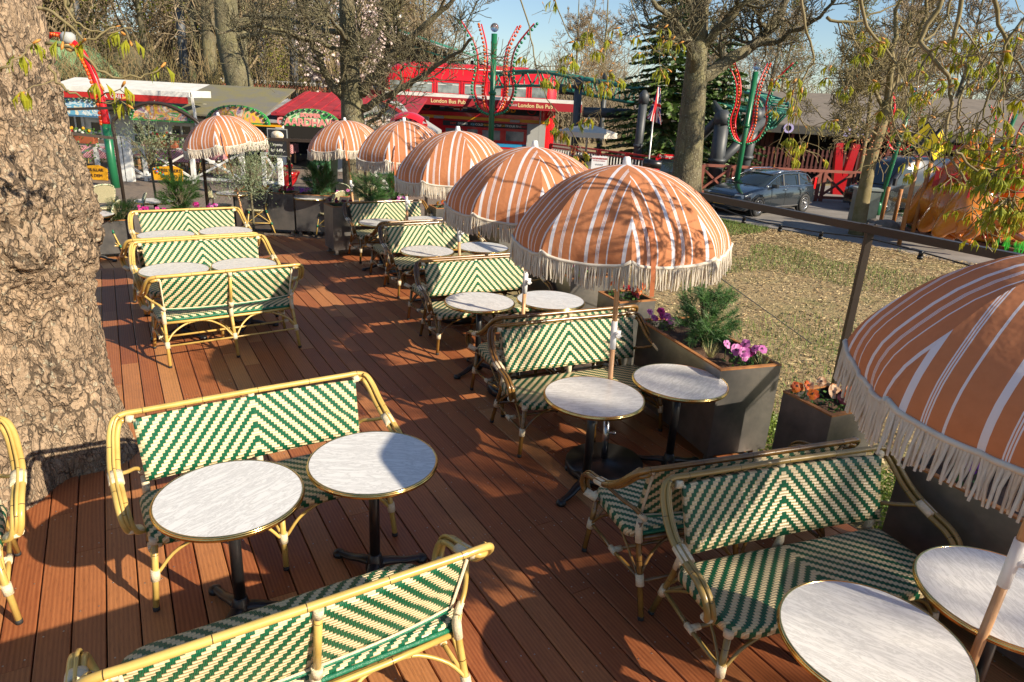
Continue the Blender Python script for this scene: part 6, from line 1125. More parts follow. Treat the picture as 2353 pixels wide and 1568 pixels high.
for (xb, yb, xt, yt, Y, w_) in ((1462, 372, 1480, 222, 26.5, .155), (1318, 372, 1330, 190, 30, .16), (1380, 300, 1392, 178, 33, .13), (1640, 425, 1661, 268, 24.5, .25), (1700, 420, 1738, 262, 26, .20)):
    a, b_ = dp(xb, yb, Y), dp(xt, yt, Y); t = MB(); t.tube([Vector((a.x, Y, G))-O, b_-O], w_, 14); t.lathe([(w_*1.2, -.25), (w_*1.2, .05), (w_*.4, .22)], 14, b_-O); f = (b_-O).lerp(Vector((a.x, Y, G))-O, .55); t.lathe([(w_*1.25, -.06), (w_*1.25, .06)], 14, f); t.build('column', GREY, CR)
for (x0, y0, x1, y1, Y0, Y1, w_) in ((1752, 278, 1640, 385, 26, 24.5, .17), (1655, 270, 1560, 365, 24.6, 27, .16), (1660, 268, 1640, 240, 24.6, 28, .15), (1740, 268, 1765, 250, 26, 29, .15)): t = MB(); t.tube([dp(x0, y0, Y0)-O, dp(x1, y1, Y1)-O], w_, 12); t.build('strut', GREY, CR)
t = MB(); t.tube([dp(1285, 205, 33)-O, dp(1330, 208, 33)-O], .22, 12); t.build('cross_tube', GREY, CR); t = MB(); t.tube([dp(1340, 258, 30)-O, dp(1450, 262, 30)-O], .20, 12); t.build('cross_tube', GREY, CR)
# old wooden coaster lift hill behind the centre
R = empty('wooden_coaster', (-3, 52, G), 0, 'dark wooden roller coaster structure with a sloping teal rail behind the bus', 'roller coaster'); O = Vector((-3, 52, G)); t = MB(); tt = MB(); MW = M('weathered_timber', (.10, .07, .05), .9, var=.3, vs=2)
P0, P1 = dp(850, 60, 52)-O, dp(1190, 175, 52)-O
for k in range(17):
    f = k/16; p = P0.lerp(P1, f); t.box((p.x, 0, p.z/2), (.22, .22, p.z))
    if k < 16: q = P0.lerp(P1, f+1/16); t.bar((p.x, -.12, p.z*.5), (q.x, -.12, q.z*.8), .12); t.bar((p.x, -.12, p.z*.8), (q.x, -.12, q.z*.5), .12)
for hf in (.35, .6, .8): t.bar((P0.x, .1, P0.z*hf), (P1.x, .1, P1.z*hf), .16)
t.build('timber_frame', MW, R); tt.tube([P0+Vector((0, -.5, .3)), P1+Vector((0, -.5, .3))], .12, 6); tt.tube([P0+Vector((0, -.5, -.4)), P1+Vector((0, -.5, -.4))], .08, 6); 
for k in range(60): p = P0.lerp(P1, k/60); tt.box((p.x, -.4, p.z+.2), (.12, 1.4, .08), m=1)
tt.build('track', [TEAL, LTH], R)
for k, (px, Y) in enumerate(((215, 44), (440, 42), (612, 44), (683, 40), (722, 40))): a = dp(px, 330, Y); t = MB(); t.tube([(0, 0, 0), (.1, 0, 9.5)], .24, 10); tag(t.build('ride_pillar', M('grey_blue_steel', (.09, .10, .115), .6), loc=(a.x, Y, G)), 'tall grey steel pillar among the woodland trunks', 'pillar', 'grey ride pillars in the woods')
R = empty('ride_gantry', (dp(735, 210, 38).x, 38, G), 0, 'salmon red gantry with a white toothed top rail behind the red roof', 'gantry'); t = MB(); zt_ = dp(735, 205, 38).z-G
for x in (-2.9, 0, 2.9): t.box((x, 0, zt_/2), (.35, .35, zt_))
t.box((0, 0, zt_), (10.5, .4, .22)); t.build('frame', M('salmon_red_paint', (.40, .09, .06), .7), R); t = MB(); t.box((0, -.25, zt_+.26), (10.5, .06, .05))
for k in range(44): t.box((-5.2+k*.24, -.25, zt_+.18), (.06, .05, .14))
t.build('top_rail', WH, R)
# ------------------------------------------------------------------ long low building on the right
Y = 34; a, b_ = dp(1480, 300, Y), dp(2420, 330, Y); R = empty('amusement_hall', (a.x, Y, G), D2R(-6), 'long low dark amusement hall with a brown felt roof', 'building'); W_ = b_.x-a.x+4; ze = 2.42; t = MB(); V = [(-.5, -1.4, ze), (W_, -1.4, ze), (W_, 7, ze+1.75), (7, 7, ze+1.55), (-.5, 5, ze+.9)]; t.add(V+[(x, y, z-.14) for x, y, z in V], [(0, 1, 2, 3, 4), (9, 8, 7, 6, 5), (0, 5, 6, 1), (4, 9, 5, 0)], sm=False); t.build('roof', M('brown_felt_roof', (.15, .125, .10), .95, col2=(.20, .165, .13), vs=2), R)
t = MB(); t.box((W_/2+1, 4.5, ze/2), (W_+2, .3, ze)); t.box((W_/2, 1.6, .012), (W_, 5.8, .02)); t.build('interior', DK, R)
t = MB()
for k in range(30): t.box((.1+k*.2, -.02, 1.05), (.17, .05, 2.1))
t.build('slat_wall', M('dark_red_slats', (.10, .028, .020), .85, var=.3, vs=4), R)
for k in range(12): t = MB(); t.box((6.5+k*2.1, -1.2, ze/2), (.13, .13, ze)); t.build('post', M('red_brown_post', (.14, .035, .025), .8), R)
t = MB(); t.box((W_/2, -1.44, ze-.22), (W_, .04, .34)); t.build('fascia', M('dark_fascia', (.05, .048, .045), .8, col2=(.16, .14, .03), vs=1.5, thr=(.5, .7)), R)
PUR = M('lilac_letter', (.45, .40, .70), .4)
for s, x in (('O', 6.2), ('B', 8.7), ('A', 9.3), ('O', 11.4), ('N', 12.0)): text(s, .55, (x, -1.5, ze-.2), PUR, R, bold=.02)
t = MB(); t.box((14.2, -1.75, ze-.62), (5.2, .06, .26)); t.build('red_board', AWR, R); text('SPILLEHALLEN', .16, (14.2, -1.80, ze-.62), M('pale_red_letter', (.6, .3, .3), .6), R)
for i, (x, c) in enumerate(((12.2, (.30, .20, .14)), (15.5, (.35, .38, .40)))): t = MB(); t.box((x, -1.0, 1.55 if i == 0 else 1.0), (.75, .03, 1.0 if i == 0 else 1.6)); t.build('notice_panel', M('panel_%d' % i, c, .3), R)
# picket fence and red frame in front of the hall
q = dp(1870, 400, 31); R = empty('picket_fence', (q.x-3.5, 31, G), D2R(-4), 'red-brown picket fence before the dark amusement hall', 'fence'); t = MB()
for k in range(40): t.box((k*.19, 0, .95), (.09, .03, 1.0), taper=.9)
t.box((3.8, .04, .7), (7.6, .04, .08)); t.box((3.8, .04, 1.2), (7.6, .04, .08)); t.build('pickets', M('dark_red_picket', (.08, .018, .014), .8), R)
for (px, lab, dx) in ((1922, 'leaning bright red ride post behind the slim pale tree', -.35), (1945, 'taller bright red ride post next to the van', .25)): q = dp(px, 400, 27); t = MB(); t.box((0, 0, 1.0), (.34, .25, 2.0), taper=.75, M=Matrix.Rotation(D2R(8*(-1 if dx < 0 else 1)), 3, 'Y')); tag(t.build('ride_post', M('deep_red_gloss', (.38, .006, .010), .3), loc=(q.x, 27, G-.1)), lab, 'post')
# red-brown ranch fence behind the car
R = empty('ranch_fence', (dp(1605, 420, 24).x, 24, G), 0, 'red-brown ranch fence with crossed boards behind the dark wagon', 'fence'); O = Vector((dp(1605, 420, 24).x, 24, G)); Pts = [(0, 0, 0), (8.6, .6, 0)]; n = 8; MF_ = M('red_brown_fence', (.25, .075, .05), .75, var=.25, vs=2)
for i in range(n+1): p = Vector(Pts[0]).lerp(Vector(Pts[1]), i/n); t = MB(); t.box((p.x-.09, p.y, .5), (.11, .09, 1.0)); t.box((p.x+.09, p.y, .5), (.11, .09, 1.0)); t.build('post', MF_, R)
t = MB(); t.bar((-.2, 0, 1.03), (8.8, .61, 1.03), .09); t.bar((0, 0, .14), (8.6, .6, .14), .09); t.build('rail', MF_, R)
for i in range(n): p = Vector(Pts[0]).lerp(Vector(Pts[1]), (i+.06)/n); q = Vector(Pts[0]).lerp(Vector(Pts[1]), (i+.94)/n); t = MB(); t.bar((p.x, p.y-.02, .2), (q.x, q.y-.02, .95), .07); t.bar((p.x, p.y+.06, .95), (q.x, q.y+.06, .2), .07); t.build('brace', MF_, R)
# red railing of the pub terrace
O = Vector((dp(1266, 340, 26).x, 26, G)); R = empty('terrace_railing', O, 0, 'glossy red pub terrace railing with pale balusters, a white plate at its end', 'railing'); A0, A1 = dp(1266, 331, 27)-O, dp(1512, 362, 22)-O; B0, B1 = Vector((A0.x, A0.y, A0.z-1.0)), Vector((A1.x, A1.y, A1.z-1.0))
t = MB(); t.bar(A0, A1, .11, .05); t.bar(A0-Vector((0, 0, .12)), A1-Vector((0, 0, .12)), .05); t.build('hand_rail', RAILR, R); t = MB(); t.bar(B0+Vector((0, 0, .12)), B1+Vector((0, 0, .12)), .07); t.build('bottom_rail', RAILR, R)
for f in (0, .25, .5, .75, 1): p = A0.lerp(A1, f); t = MB(); t.box((p.x, p.y, (p.z+0)/2), (.14, .14, p.z)); t.build('post', RAILR, R)
for k in range(38): p = A0.lerp(A1, (k+.5)/38); t = MB(); t.box((p.x, p.y, p.z-.50), (.035, .035, .78)); t.build('baluster', WH, R)
p = A1; t = MB(); t.box((p.x+.28, p.y-.03, p.z+.04), (.62, .02, .14)); t.build('name_plate', RAILR, R); text('Paddington', .115, (p.x+.28, p.y-.045, p.z+.04), WH, R)
# market umbrella on barrel
q = dp(1346, 353, 23); R = empty('cream_umbrella', (q.x, 23, G), 0, 'wide cream umbrella with red corners standing above the red railing', 'parasol'); zt_ = dp(1346, 284, 23).z-G; t = MB(); n = 8; r_ = 1.0; V = [(0, 0, zt_)]+[(math.cos(2*math.pi*k/n+.39)*r_, math.sin(2*math.pi*k/n+.39)*r_, zt_-.24) for k in range(n)]+[(math.cos(2*math.pi*k/n+.39)*r_, math.sin(2*math.pi*k/n+.39)*r_, zt_-.40) for k in range(n)]
F = [(0, 1+k, 1+(k+1) % n) for k in range(n)]+[(1+k, 1+n+k, 1+n+(k+1) % n, 1+(k+1) % n) for k in range(n)]; t.add(V, F, 0, sm=False); t.m = [0]*n+[1 if k in (3, 7, 0) else 0 for k in range(n)]; t.build('canopy', [M('cream_canvas', (.62, .56, .47), .8), RAILR], R); t = MB(); t.tube([(0, 0, .9), (0, 0, zt_+.2)], .035, 8); t.build('pole', M('dull_steel', (.4, .4, .4), .4, .8), R)
R = empty('barrel_table', (q.x, 23, G), 0, 'red and black barrel table at the foot of the cream umbrella', 'barrel'); z_ = dp(1346, 356, 23).z-G; t = MB(); t.lathe([(.30, 0), (.38, z_*.5), (.32, z_-.1)], 20); t.build('barrel', BLK, R); t = MB(); t.lathe([(.36, z_*.45), (.385, z_*.5), (.385, z_*.62), (.36, z_*.66)], 20); t.build('red_band', RAILR, R); t = MB(); t.lathe([(.45, z_-.1), (.46, z_-.04), (.001, z_-.04)], 20); t.build('top', M('dark_table_top', (.05, .03, .02), .5), R)
# rules sign
q = dp(1377, 375, 14); R = empty('rules_sign', (q.x, 14, G), D2R(-4), 'small white park rules sign above the large parasol', 'sign'); h = q.z-G; t = MB(); t.box((0, 0, h), (.31, .02, .27)); t.build('panel', M('sign_white', (.72, .72, .74), .4), R); t = MB(); t.box((0, .03, h/2-.05), (.05, .04, h)); t.build('post', LTH, R)
RT = M('red_print', (.45, .05, .04), .6); text('ORDENSREGLER', .042, (0, -.014, h+.085), RT, R, ext=.001, bold=.001); text('for Dyrehavsbakken', .028, (0, -.014, h+.045), RT, R, ext=.001)
t = MB()
for k in range(4): t.lathe([(.011, 0), (.015, 0), (.015, .002), (.011, .002)], 12, closed=True, c=(0, 0, 0)); nv = 12*4; t.v[-nv:] = [(-.06+k*.04+v[0], -.012-v[2], h-.03+v[1]) for v in t.v[-nv:]]
t.build('pictograms', BLK, R)
# flag
q0 = dp(1491, 380, 19); R = empty('union_flag', (q0.x, 19, G), 0, 'red white and blue union flag on a pale pole', 'flag'); O = Vector((q0.x, 19, G)); t = MB(); pt = dp(1504, 246, 19)-O; t.tube([(0, 0, 0), pt], .022, 8); t.build('pole', M('pale_metal_pole', (.6, .58, .55), .35, .5), R)
t = MB(); nu, nv = 48, 30; A_, B_, C_, D_ = [dp(x, y, 19)-O for x, y in ((1511, 200), (1486, 276), (1519, 287), (1519, 205))]; V = []
for j in range(nv+1):
    for i in range(nu+1):
        u, v = i/nu, j/nv; top = Vector((1512, 200, 0)).lerp(Vector((1484, 272, 0)), u); bot = Vector((1516, 203, 0)).lerp(Vector((1521, 288, 0)), u); p2 = top.lerp(bot, v); wv = .10*math.sin(v*9+u*2)*(.3+u); p = dp(p2.x+2.5*math.sin(v*9+u), p2.y, 19+wv)-O; V.append(p)
def uj(u, v):   # union flag colour index 0 blue 1 white 2 red
    x, y = (u-.5)*60, (v-.5)*30; 
    if abs(x) < 3 or abs(y) < 3: return 2
    if abs(x) < 5 or abs(y) < 5: return 1
    for s in (1, -1):
        d = (y-s*x/2)/math.sqrt(1.25)
        if abs(d) < 1.0: return 2
        if abs(d) < 3.0: return 1
    return 0
F = []; mi = []
for j in range(nv):
    for i in range(nu): F.append((j*(nu+1)+i, j*(nu+1)+i+1, (j+1)*(nu+1)+i+1, (j+1)*(nu+1)+i)); mi.append(uj((i+.5)/nu, (j+.5)/nv))
t.add(V, F, 0); t.m = mi; t.build('flag_cloth', [leafy('flag_blue', (.02, .03, .16), (.02, .03, .14), 2, .2), leafy('flag_white', (.75, .72, .7), (.72, .7, .68), 2, .2), leafy('flag_red', (.55, .02, .03), (.5, .02, .03), 2, .2)], R)
# ------------------------------------------------------------------ vehicles
CARP = M('dark_blue_grey_paint', (.035, .045, .055), .16, .4, coat=1.0); CG = M('car_glass', (.02, .028, .03), .04, spec=.9); ALU = M('alloy_rim', (.55, .55, .56), .25, .9); CHR = M('chrome_trim', (.7, .7, .7), .12, 1.0)
def loftx(t, secs, m=0, cap=True):
    n = len(secs[0]); V = [p for s in secs for p in s]; k = len(secs); t.add(V, [(i*n+j, i*n+(j+1) % n, (i+1)*n+(j+1) % n, (i+1)*n+j) for i in range(k-1) for j in range(n)], m)
    if cap: t.add(secs[0], [tuple(range(n-1, -1, -1))], m, sm=False); t.add(secs[-1], [tuple(range(n))], m, sm=False)
def wheel(R, x, y, r, wd=.22, sp=5):
    s = -1 if y < 0 else 1; t = MB(); t.lathe([(r*.66, -wd/2), (r*.95, -wd/2), (r, -wd/2+.03), (r, wd/2-.03), (r*.95, wd/2), (r*.66, wd/2)], 28, closed=True); t.v = [(x+v[0], y+v[2], r+v[1]) for v in t.v]; w_ = t.build('wheel', M_rubber, R)
    t = MB(); t.lathe([(r*.67, -wd/2), (r*.67, wd/2), (r*.62, wd/2), (r*.62, -wd/2)], 28, closed=True); nv = len(t.v)
    for k in range(sp*2): a = math.pi*k/sp; t.box((math.cos(a)*r*.36, math.sin(a)*r*.36, (wd/2-.03)*(s)), (r*.60, .035, .03), M=Matrix.Identity(3), rz=a)
    t.lathe([(.06, wd/2*s-.05), (.06, wd/2*s), (.001, wd/2*s)], 12); t.v = [(x+v[0], y+v[2], r+v[1]) for v in t.v]; t.build('rim', ALU, w_)
    t = MB(); t.lathe([(.001, -.01), (r*.6, -.01), (r*.6, .01), (.001, .01)], 20); t.v = [(x+v[0], y+v[2], r+v[1]) for v in t.v]; t.build('hub_disc', BLK, w_)
def wagon(loc, rz, label, paint=None):
    R = empty('estate_car', loc, rz, label, 'car'); paint = paint or CARP   # x forward is -x (front at -2.4), y width
    def sec(x, zb, zs, zt, hw, hwt, cr=.06): return [(x, -hw+.05, zb), (x, -hw, zb+.12), (x, -hw-.0, zs*.62), (x, -hw+.03, zs-.05), (x, -hwt-.02, zs), (x, -hwt+.10, zt-.015), (x, 0, zt), (x, hwt-.10, zt-.015), (x, hwt+.02, zs), (x, hw-.03, zs-.05), (x, hw, zs*.62), (x, hw, zb+.12), (x, hw-.05, zb)]
    S = [sec(-2.42, .34, .62, .64, .62, .56), sec(-2.36, .24, .70, .72, .78, .7), sec(-2.15, .20, .78, .80, .88, .80), (sec(-1.6, .2, .90, .93, .93, .84)), sec(-1.0, .2, .97, 1.0, .94, .86), sec(-.78, .2, .99, 1.02, .94, .86), sec(0, .2, .99, 1.02, .94, .86), sec(1.0, .2, 1.0, 1.03, .94, .86), sec(1.9, .24, 1.01, 1.04, .92, .84), sec(2.25, .30, 1.0, 1.03, .86, .80), sec(2.38, .36, .92, .95, .78, .7), sec(2.42, .42, .80, .83, .7, .62)]
    t = MB(); loftx(t, S); b_ = t.build('body', paint, R)
    def cab(x, z, hw): return [(x, -hw, .98), (x, -hw+.02, 1.0), (x, -hw+.10+.06, z-.04), (x, -hw+.26, z), (x, 0, z+.02), (x, hw-.26, z), (x, hw-.16, z-.04), (x, hw-.02, 1.0), (x, hw, .98)]
    t = MB(); loftx(t, [cab(-1.02, 1.0, .80), cab(-.55, 1.22, .80), cab(-.15, 1.39, .80), cab(.3, 1.45, .81), cab(1.2, 1.45, .81), cab(1.75, 1.40, .80), cab(2.1, 1.20, .79), cab(2.28, 1.02, .78)]); t.build('window_band', CG, R)
    t = MB(); P = []
    for (x, z, hw) in ((-.25, 1.385, .56), (.3, 1.462, .60), (1.2, 1.462, .60), (1.85, 1.40, .58)): P.append([(x, -hw, z-.012), (x, -hw*.5, z+.012), (x, 0, z+.02), (x, hw*.5, z+.012), (x, hw, z-.012), (x, hw, z-.05), (x, -hw, z-.05)])
    loftx(t, P); t.build('roof', paint, R)
    for s in (-1, 1):
        t = MB(); t.tube([(-.35, s*.60, 1.40), (.3, s*.61, 1.50), (1.3, s*.61, 1.50), (1.85, s*.58, 1.43)], .018, 6); t.build('roof_rail', CHR, R)
        t = MB(); t.tube(spl([(-1.0, s*.825, 1.005), (-.5, s*.755, 1.22), (-.1, s*.70, 1.36), (.4, s*.675, 1.415), (1.3, s*.675, 1.41), (1.8, s*.70, 1.34), (2.0, s*.77, 1.08), (1.4, s*.84, 1.01), (0, s*.845, 1.0), (-1.0, s*.835, 1.0)], 3), .012, 5); t.build('window_trim', CHR, R)
        for x in (.12, 1.12): t = MB(); t.bar((x, s*.835, 1.0), (x+.03, s*.70, 1.40), .05, .02); t.build('pillar', BLK, R)
        t = MB(); t.box((-.68, s*.99, 1.03), (.14, .20, .13)); t.build('wing_mirror', paint, R)
        for x in (.0, .98): t = MB(); t.tube([(x, s*.955, .88), (x+.2, s*.955, .88)], .014, 6); t.build('door_handle', CHR, R)
        t = MB()
        for x in (-.72, .13, 1.12): t.box((x, s*.9405, .62), (.012, .008, .60))
        t.box((.2, s*.942, .30), (2.3, .01, .03), m=1); t.build('door_seam', [BLK, CHR], R)
        t = MB(); t.box((2.16, s*.82, 1.05), (.14, .08, .42)); t.build('tail_light', M('tail_light_red', (.6, .01, .01), .15), R); t = MB(); t.box((-2.22, s*.66, .70), (.22, .30, .11), rz=s*-.35); t.build('headlight', M('headlight_glass', (.6, .65, .68), .05), R)
        for x in (-1.47, 1.45):
            t = MB(); t.lathe([(.385, -.03), (.41, -.03), (.41, .005), (.385, .005)], 24, closed=True); t.v = [(x+v[0], s*.93+v[2]*s, .36+v[1]) for v in t.v]; t.build('wheel_arch', BLK, R); wheel(R, x, s*.88, .345)
    t = MB(); t.box((-2.41, 0, .56), (.04, .9, .22)); t.build('grille', BLK, R); t = MB(); t.box((-2.43, 0, .42), (.03, .5, .11)); t.build('number_plate', YEL, R); return R
rw, fw_ = at(1846, 487, G), at(1728, 498, G); an = math.atan2(rw.y-fw_.y, rw.x-fw_.x); CS = .81; c = (rw+fw_)/2; nx_, ny_ = -math.sin(an), math.cos(an)
CARR = wagon((c.x+nx_*.72, c.y+ny_*.72, G), an, 'dark estate car with chrome window trim parked side-on by the lawn'); CARR.scale = (CS,)*3
q = at(1560, 468, G); dup(CARR, (q.x+.1, q.y+2.2, G), an+.5, 'dark car mostly hidden behind the large parasol, left of the estate car')
for ch in bpy.data.objects:
    if ch.parent is CARR: ch['category'] = None; del ch['category']
# van, seen from its front left
VP = M('black_van_paint', (.012, .014, .017), .22, coat=.8)
def van(loc, rz, label):
    R = empty('delivery_van', loc, rz, label, 'van')
    def sec(x, zb, zw, zt, hw, hwt): return [(x, -hw+.04, zb), (x, -hw, zb+.15), (x, -hw, zw), (x, -hwt, zt-.12), (x, -hwt+.12, zt), (x, hwt-.12, zt), (x, hwt, zt-.12), (x, hw, zw), (x, hw, zb+.15), (x, hw-.04, zb)]
    S = [sec(-2.95, .40, .7, .85, .80, .72), sec(-2.88, .30, .9, 1.08, .92, .84), sec(-2.6, .28, 1.0, 1.20, .98, .9), sec(-2.15, .28, 1.10, 1.34, 1.0, .92), sec(-1.9, .28, 1.2, 1.62, 1.0, .90), sec(-1.25, .28, 1.3, 2.38, 1.0, .86), sec(-.8, .28, 1.4, 2.62, 1.0, .87), sec(0, .28, 1.4, 2.70, 1.01, .89), sec(2.9, .30, 1.4, 2.70, 1.01, .89), sec(2.98, .34, 1.4, 2.62, .97, .86)]
    t = MB(); loftx(t, S); t.build('body', VP, R); t = MB(); V = [(-2.10, -.80, 1.36), (-2.10, .80, 1.36), (-1.20, .72, 2.36), (-1.20, -.72, 2.36)]; V = [(x-.045, y, z+.03) for x, y, z in V]; t.add(V, [(0, 3, 2, 1)], sm=False); t.build('windscreen', CG, R)
    for s in (-1, 1):
        t = MB(); V = [(-1.78, s*1.012, 1.42), (-.75, s*1.012, 1.40), (-.75, s*.91, 2.18), (-1.25, s*.915, 2.15)]; t.add(V, [(0, 1, 2, 3) if s < 0 else (3, 2, 1, 0)], sm=False); t.build('side_window', CG, R)
        t = MB(); t.box((-1.95, s*1.16, 1.55), (.12, .16, .34)); t.build('wing_mirror', BLK, R); t = MB(); t.box((-2.72, s*.80, .98), (.30, .26, .16), rz=-s*.4); t.build('headlight', MATS['headlight_glass'], R)
        t = MB(); t.box((1.0, s*1.018, .62), (3.6, .02, .10)); t.box((1.1, s*1.02, 1.03), (3.0, .012, .03)); t.build('side_moulding', BLK, R)
        for x in (-2.0, 2.0): wheel(R, x, s*.90, .36, .24, 6)
    t = MB(); t.box((-2.93, 0, .62), (.04, 1.5, .30)); t.box((-2.90, 0, .92), (.06, 1.0, .20)); t.build('grille', BLK, R); t = MB(); t.box((-2.97, 0, .46), (.03, .52, .12)); t.build('number_plate', YEL, R); text('CV 82 577', .09, (-2.99, 0, .46), BLK, R, rz=D2R(-90))
    for (x, mt, w2) in ((.62, M('gold_logo', (.65, .42, .18), .4), 0), (1.98, WH, 0)):
        t = MB(); N = 40; V = []; F = []
        for k in range(N+1): a_ = D2R(40)+D2R(300)*k/N; rr = .30; wd = .035*(1-.5*k/N); V += [(x+math.cos(a_)*(rr-wd)*1.05, -1.03, 1.85+math.sin(a_)*(rr-wd)), (x+math.cos(a_)*(rr+wd)*1.05, -1.03, 1.85+math.sin(a_)*(rr+wd))]
        t.add(V, [(2*k, 2*k+1, 2*k+3, 2*k+2) for k in range(N)], sm=False); t.build('logo_ring', mt, R); text('mk', .34, (x+.02, -1.035, 1.83), mt, R, bold=.006); text('THE PARTY MAKERS', .07, (x, -1.035, 1.40), mt, R)
    text('- we bring your bar', .16, (.9, -1.035, .83), M('faint_gold_letter', (.30, .22, .12), .5), R); return R
fl = at(1930, 492, G); VN = van((12.5, 22.9, G), D2R(20), 'black delivery van with round initials on its side'); VN.scale = (.64,)*3
# utility cabinet
q = at(1962, 514, G); R = empty('utility_cabinet', (q.x+.28, q.y+.2, G), D2R(-8), 'grey-green utility cabinet at the edge of the road', 'cabinet'); MC = M('grey_green_metal', (.14, .17, .16), .45, var=.2, vs=3); t = MB(); t.box((0, 0, .46), (.62, .40, .92)); t.build('body', MC, R); t = MB(); t.box((0, 0, .95), (.68, .46, .06)); t.build('lid', M('light_green_grey', (.26, .30, .28), .5), R); t = MB(); t.box((0, -.205, .48), (.52, .012, .76)); t.build('door', MC, R)
# ------------------------------------------------------------------ kangaroo ride
M_kang = M('orange_fibreglass', (.62, .20, .008), .16, coat=.8, vs=1.5, col2=(.46, .12, .006)); M_glove = M('glossy_red_fibreglass', (.55, .008, .02), .08, coat=.8); M_band = M('silver_band', (.4, .4, .4), .3, .7)
def skin(name, verts, edges, radii, mat, parent, root=0, lv=2):
    me = bpy.data.meshes.new(name); me.from_pydata(verts, edges, []); o = bpy.data.objects.new(name, me); sc.collection.objects.link(o); md = o.modifiers.new('s', 'SKIN'); md.use_smooth_shade = True
    for i, r_ in enumerate(radii): me.skin_vertices[0].data[i].radius = (r_, r_) if not hasattr(r_, '__len__') else r_
    me.skin_vertices[0].data[root].use_root = True; o.modifiers.new('d', 'SUBSURF').levels = lv; o.modifiers['d'].render_levels = lv
    dg = bpy.context.evaluated_depsgraph_get(); m2 = bpy.data.meshes.new_from_object(o.evaluated_get(dg)); bpy.data.objects.remove(o); m2.materials.clear(); m2.materials.append(mat); m2.polygons.foreach_set('use_smooth', [True]*len(m2.polygons)); o = bpy.data.objects.new(name, m2); sc.collection.objects.link(o); adopt(o, parent); return o
def kangaroo(label):
    R = empty('kangaroo_figure', (0, 0, 0), 0, label, 'ride figure', 'boxing kangaroo seats'); # faces +x
    V = [(0, 0, .55), (.05, 0, .95), (.16, 0, 1.28), (.22, 0, 1.52), (.25, 0, 1.74), (.33, 0, 1.86), (.50, 0, 1.83), (-.22, 0, .30), (-.34, 0, .12), (-.30, 0, .02),
     (.0, .28, .48), (.26, .30, .36), (.06, .30, .14), (.34, .30, .04), (.0, -.28, .48), (.26, -.30, .36), (.06, -.30, .14), (.34, -.30, .04), (.16, .20, 1.22), (.40, .30, 1.22), (.52, .24, 1.42), (.16, -.20, 1.22), (.40, -.30, 1.22), (.52, -.24, 1.42)]
    E = [(0, 1), (1, 2), (2, 3), (3, 4), (4, 5), (5, 6), (0, 7), (7, 8), (8, 9), (0, 10), (10, 11), (11, 12), (12, 13), (0, 14), (14, 15), (15, 16), (16, 17), (2, 18), (18, 19), (19, 20), (2, 21), (21, 22), (22, 23)]
    Rr = [.42, .38, .24, .115, .125, .15, .075, .26, .17, .10, .24, .17, .07, .07, .24, .17, .07, .07, .085, .065, .05, .085, .065, .05]
    skin('body', V, E, Rr, M_kang, R)
    for s in (-1, 1):
        t = MB(); t.ball((.26, s*.085, 2.06), .06, 10, sz=2.2); t.build('ear', M_kang, R); t = MB(); t.ball((.58, s*.25, 1.55), .165, 14, sx=1.15); t.ball((.56, s*.12, 1.50), .07, 10); t.lathe([(.085, -.05), (.09, .05)], 12, (.52, s*.25, 1.40)); t.build('boxing_glove', M_glove, R); t = MB(); t.ball((.42, s*.095, 1.90), .022, 8); t.build('eye', BLK, R)
    t = MB(); t.lathe([(.135, -.025), (.14, 0), (.135, .025)], 14, (.20, 0, 1.47)); t.build('neck_band', M_band, R); t = MB(); t.ball((.555, 0, 1.845), .03, 8); t.build('nose', BLK, R)
    t = MB(); t.box((-.10, 0, .92), (.10, .72, .80)); t.box((.12, 0, .60), (.5, .72, .10)); t.build('seat', M('red_seat_shell', (.5, .02, .03), .3), R); return R
KD = [(2205, 325, 17.2, 'leftmost boxing kangaroo figure, next to the black van'), (2247, 338, 16.4, 'second boxing kangaroo from the left, head bent forward'), (2288, 340, 15.6, 'third boxing kangaroo from the left, nearest the glass fence'), (2339, 322, 17.4, 'fourth boxing kangaroo figure, cut by the right edge'), (2395, 335, 16.3, 'boxing kangaroo figure just outside the right edge')]
KG = kangaroo(KD[0][3])
for i, (px, py, Y, lab) in enumerate(KD):
    q = dp(px, py, Y); o = KG if i == 0 else dup(KG, label=lab); s = 1.12; o.location = (q.x-.35, Y, q.z-1.88*s); o.rotation_euler = (0, D2R(5), D2R((-25, -40, -20, -30, -15)[i])); o.scale = (s,)*3
q = dp(2320, 440, 17); R = empty('ride_platform', (q.x+.6, 18.2, G), 0, 'red and green ride platform under the kangaroo figures', 'ride'); t = MB(); t.lathe([(1.9, .12), (2.0, .2), (1.9, .3), (.3, .34)], 32); t.build('deck_ring', M('ride_orange', (.6, .22, .02), .3), R); t = MB(); t.lathe([(.5, 0), (.5, .55), (.35, .7), (.35, 1.3), (.001, 1.35)], 20); t.build('hub', M('ride_red', (.55, .03, .05), .3), R); t = MB()
for k in range(40): t.ball((1.97*math.cos(k*.157), 1.97*math.sin(k*.157), .24), .05, 6)
t.build('rim_lights', M_glove, R); t = MB(); 
for k in range(5): a_ = k*1.2566; t.tube([(.4*math.cos(a_), .4*math.sin(a_), .62), (2.4*math.cos(a_), 2.4*math.sin(a_), .72)], .06, 8)
t.build('sweep_arms', YEL, R)
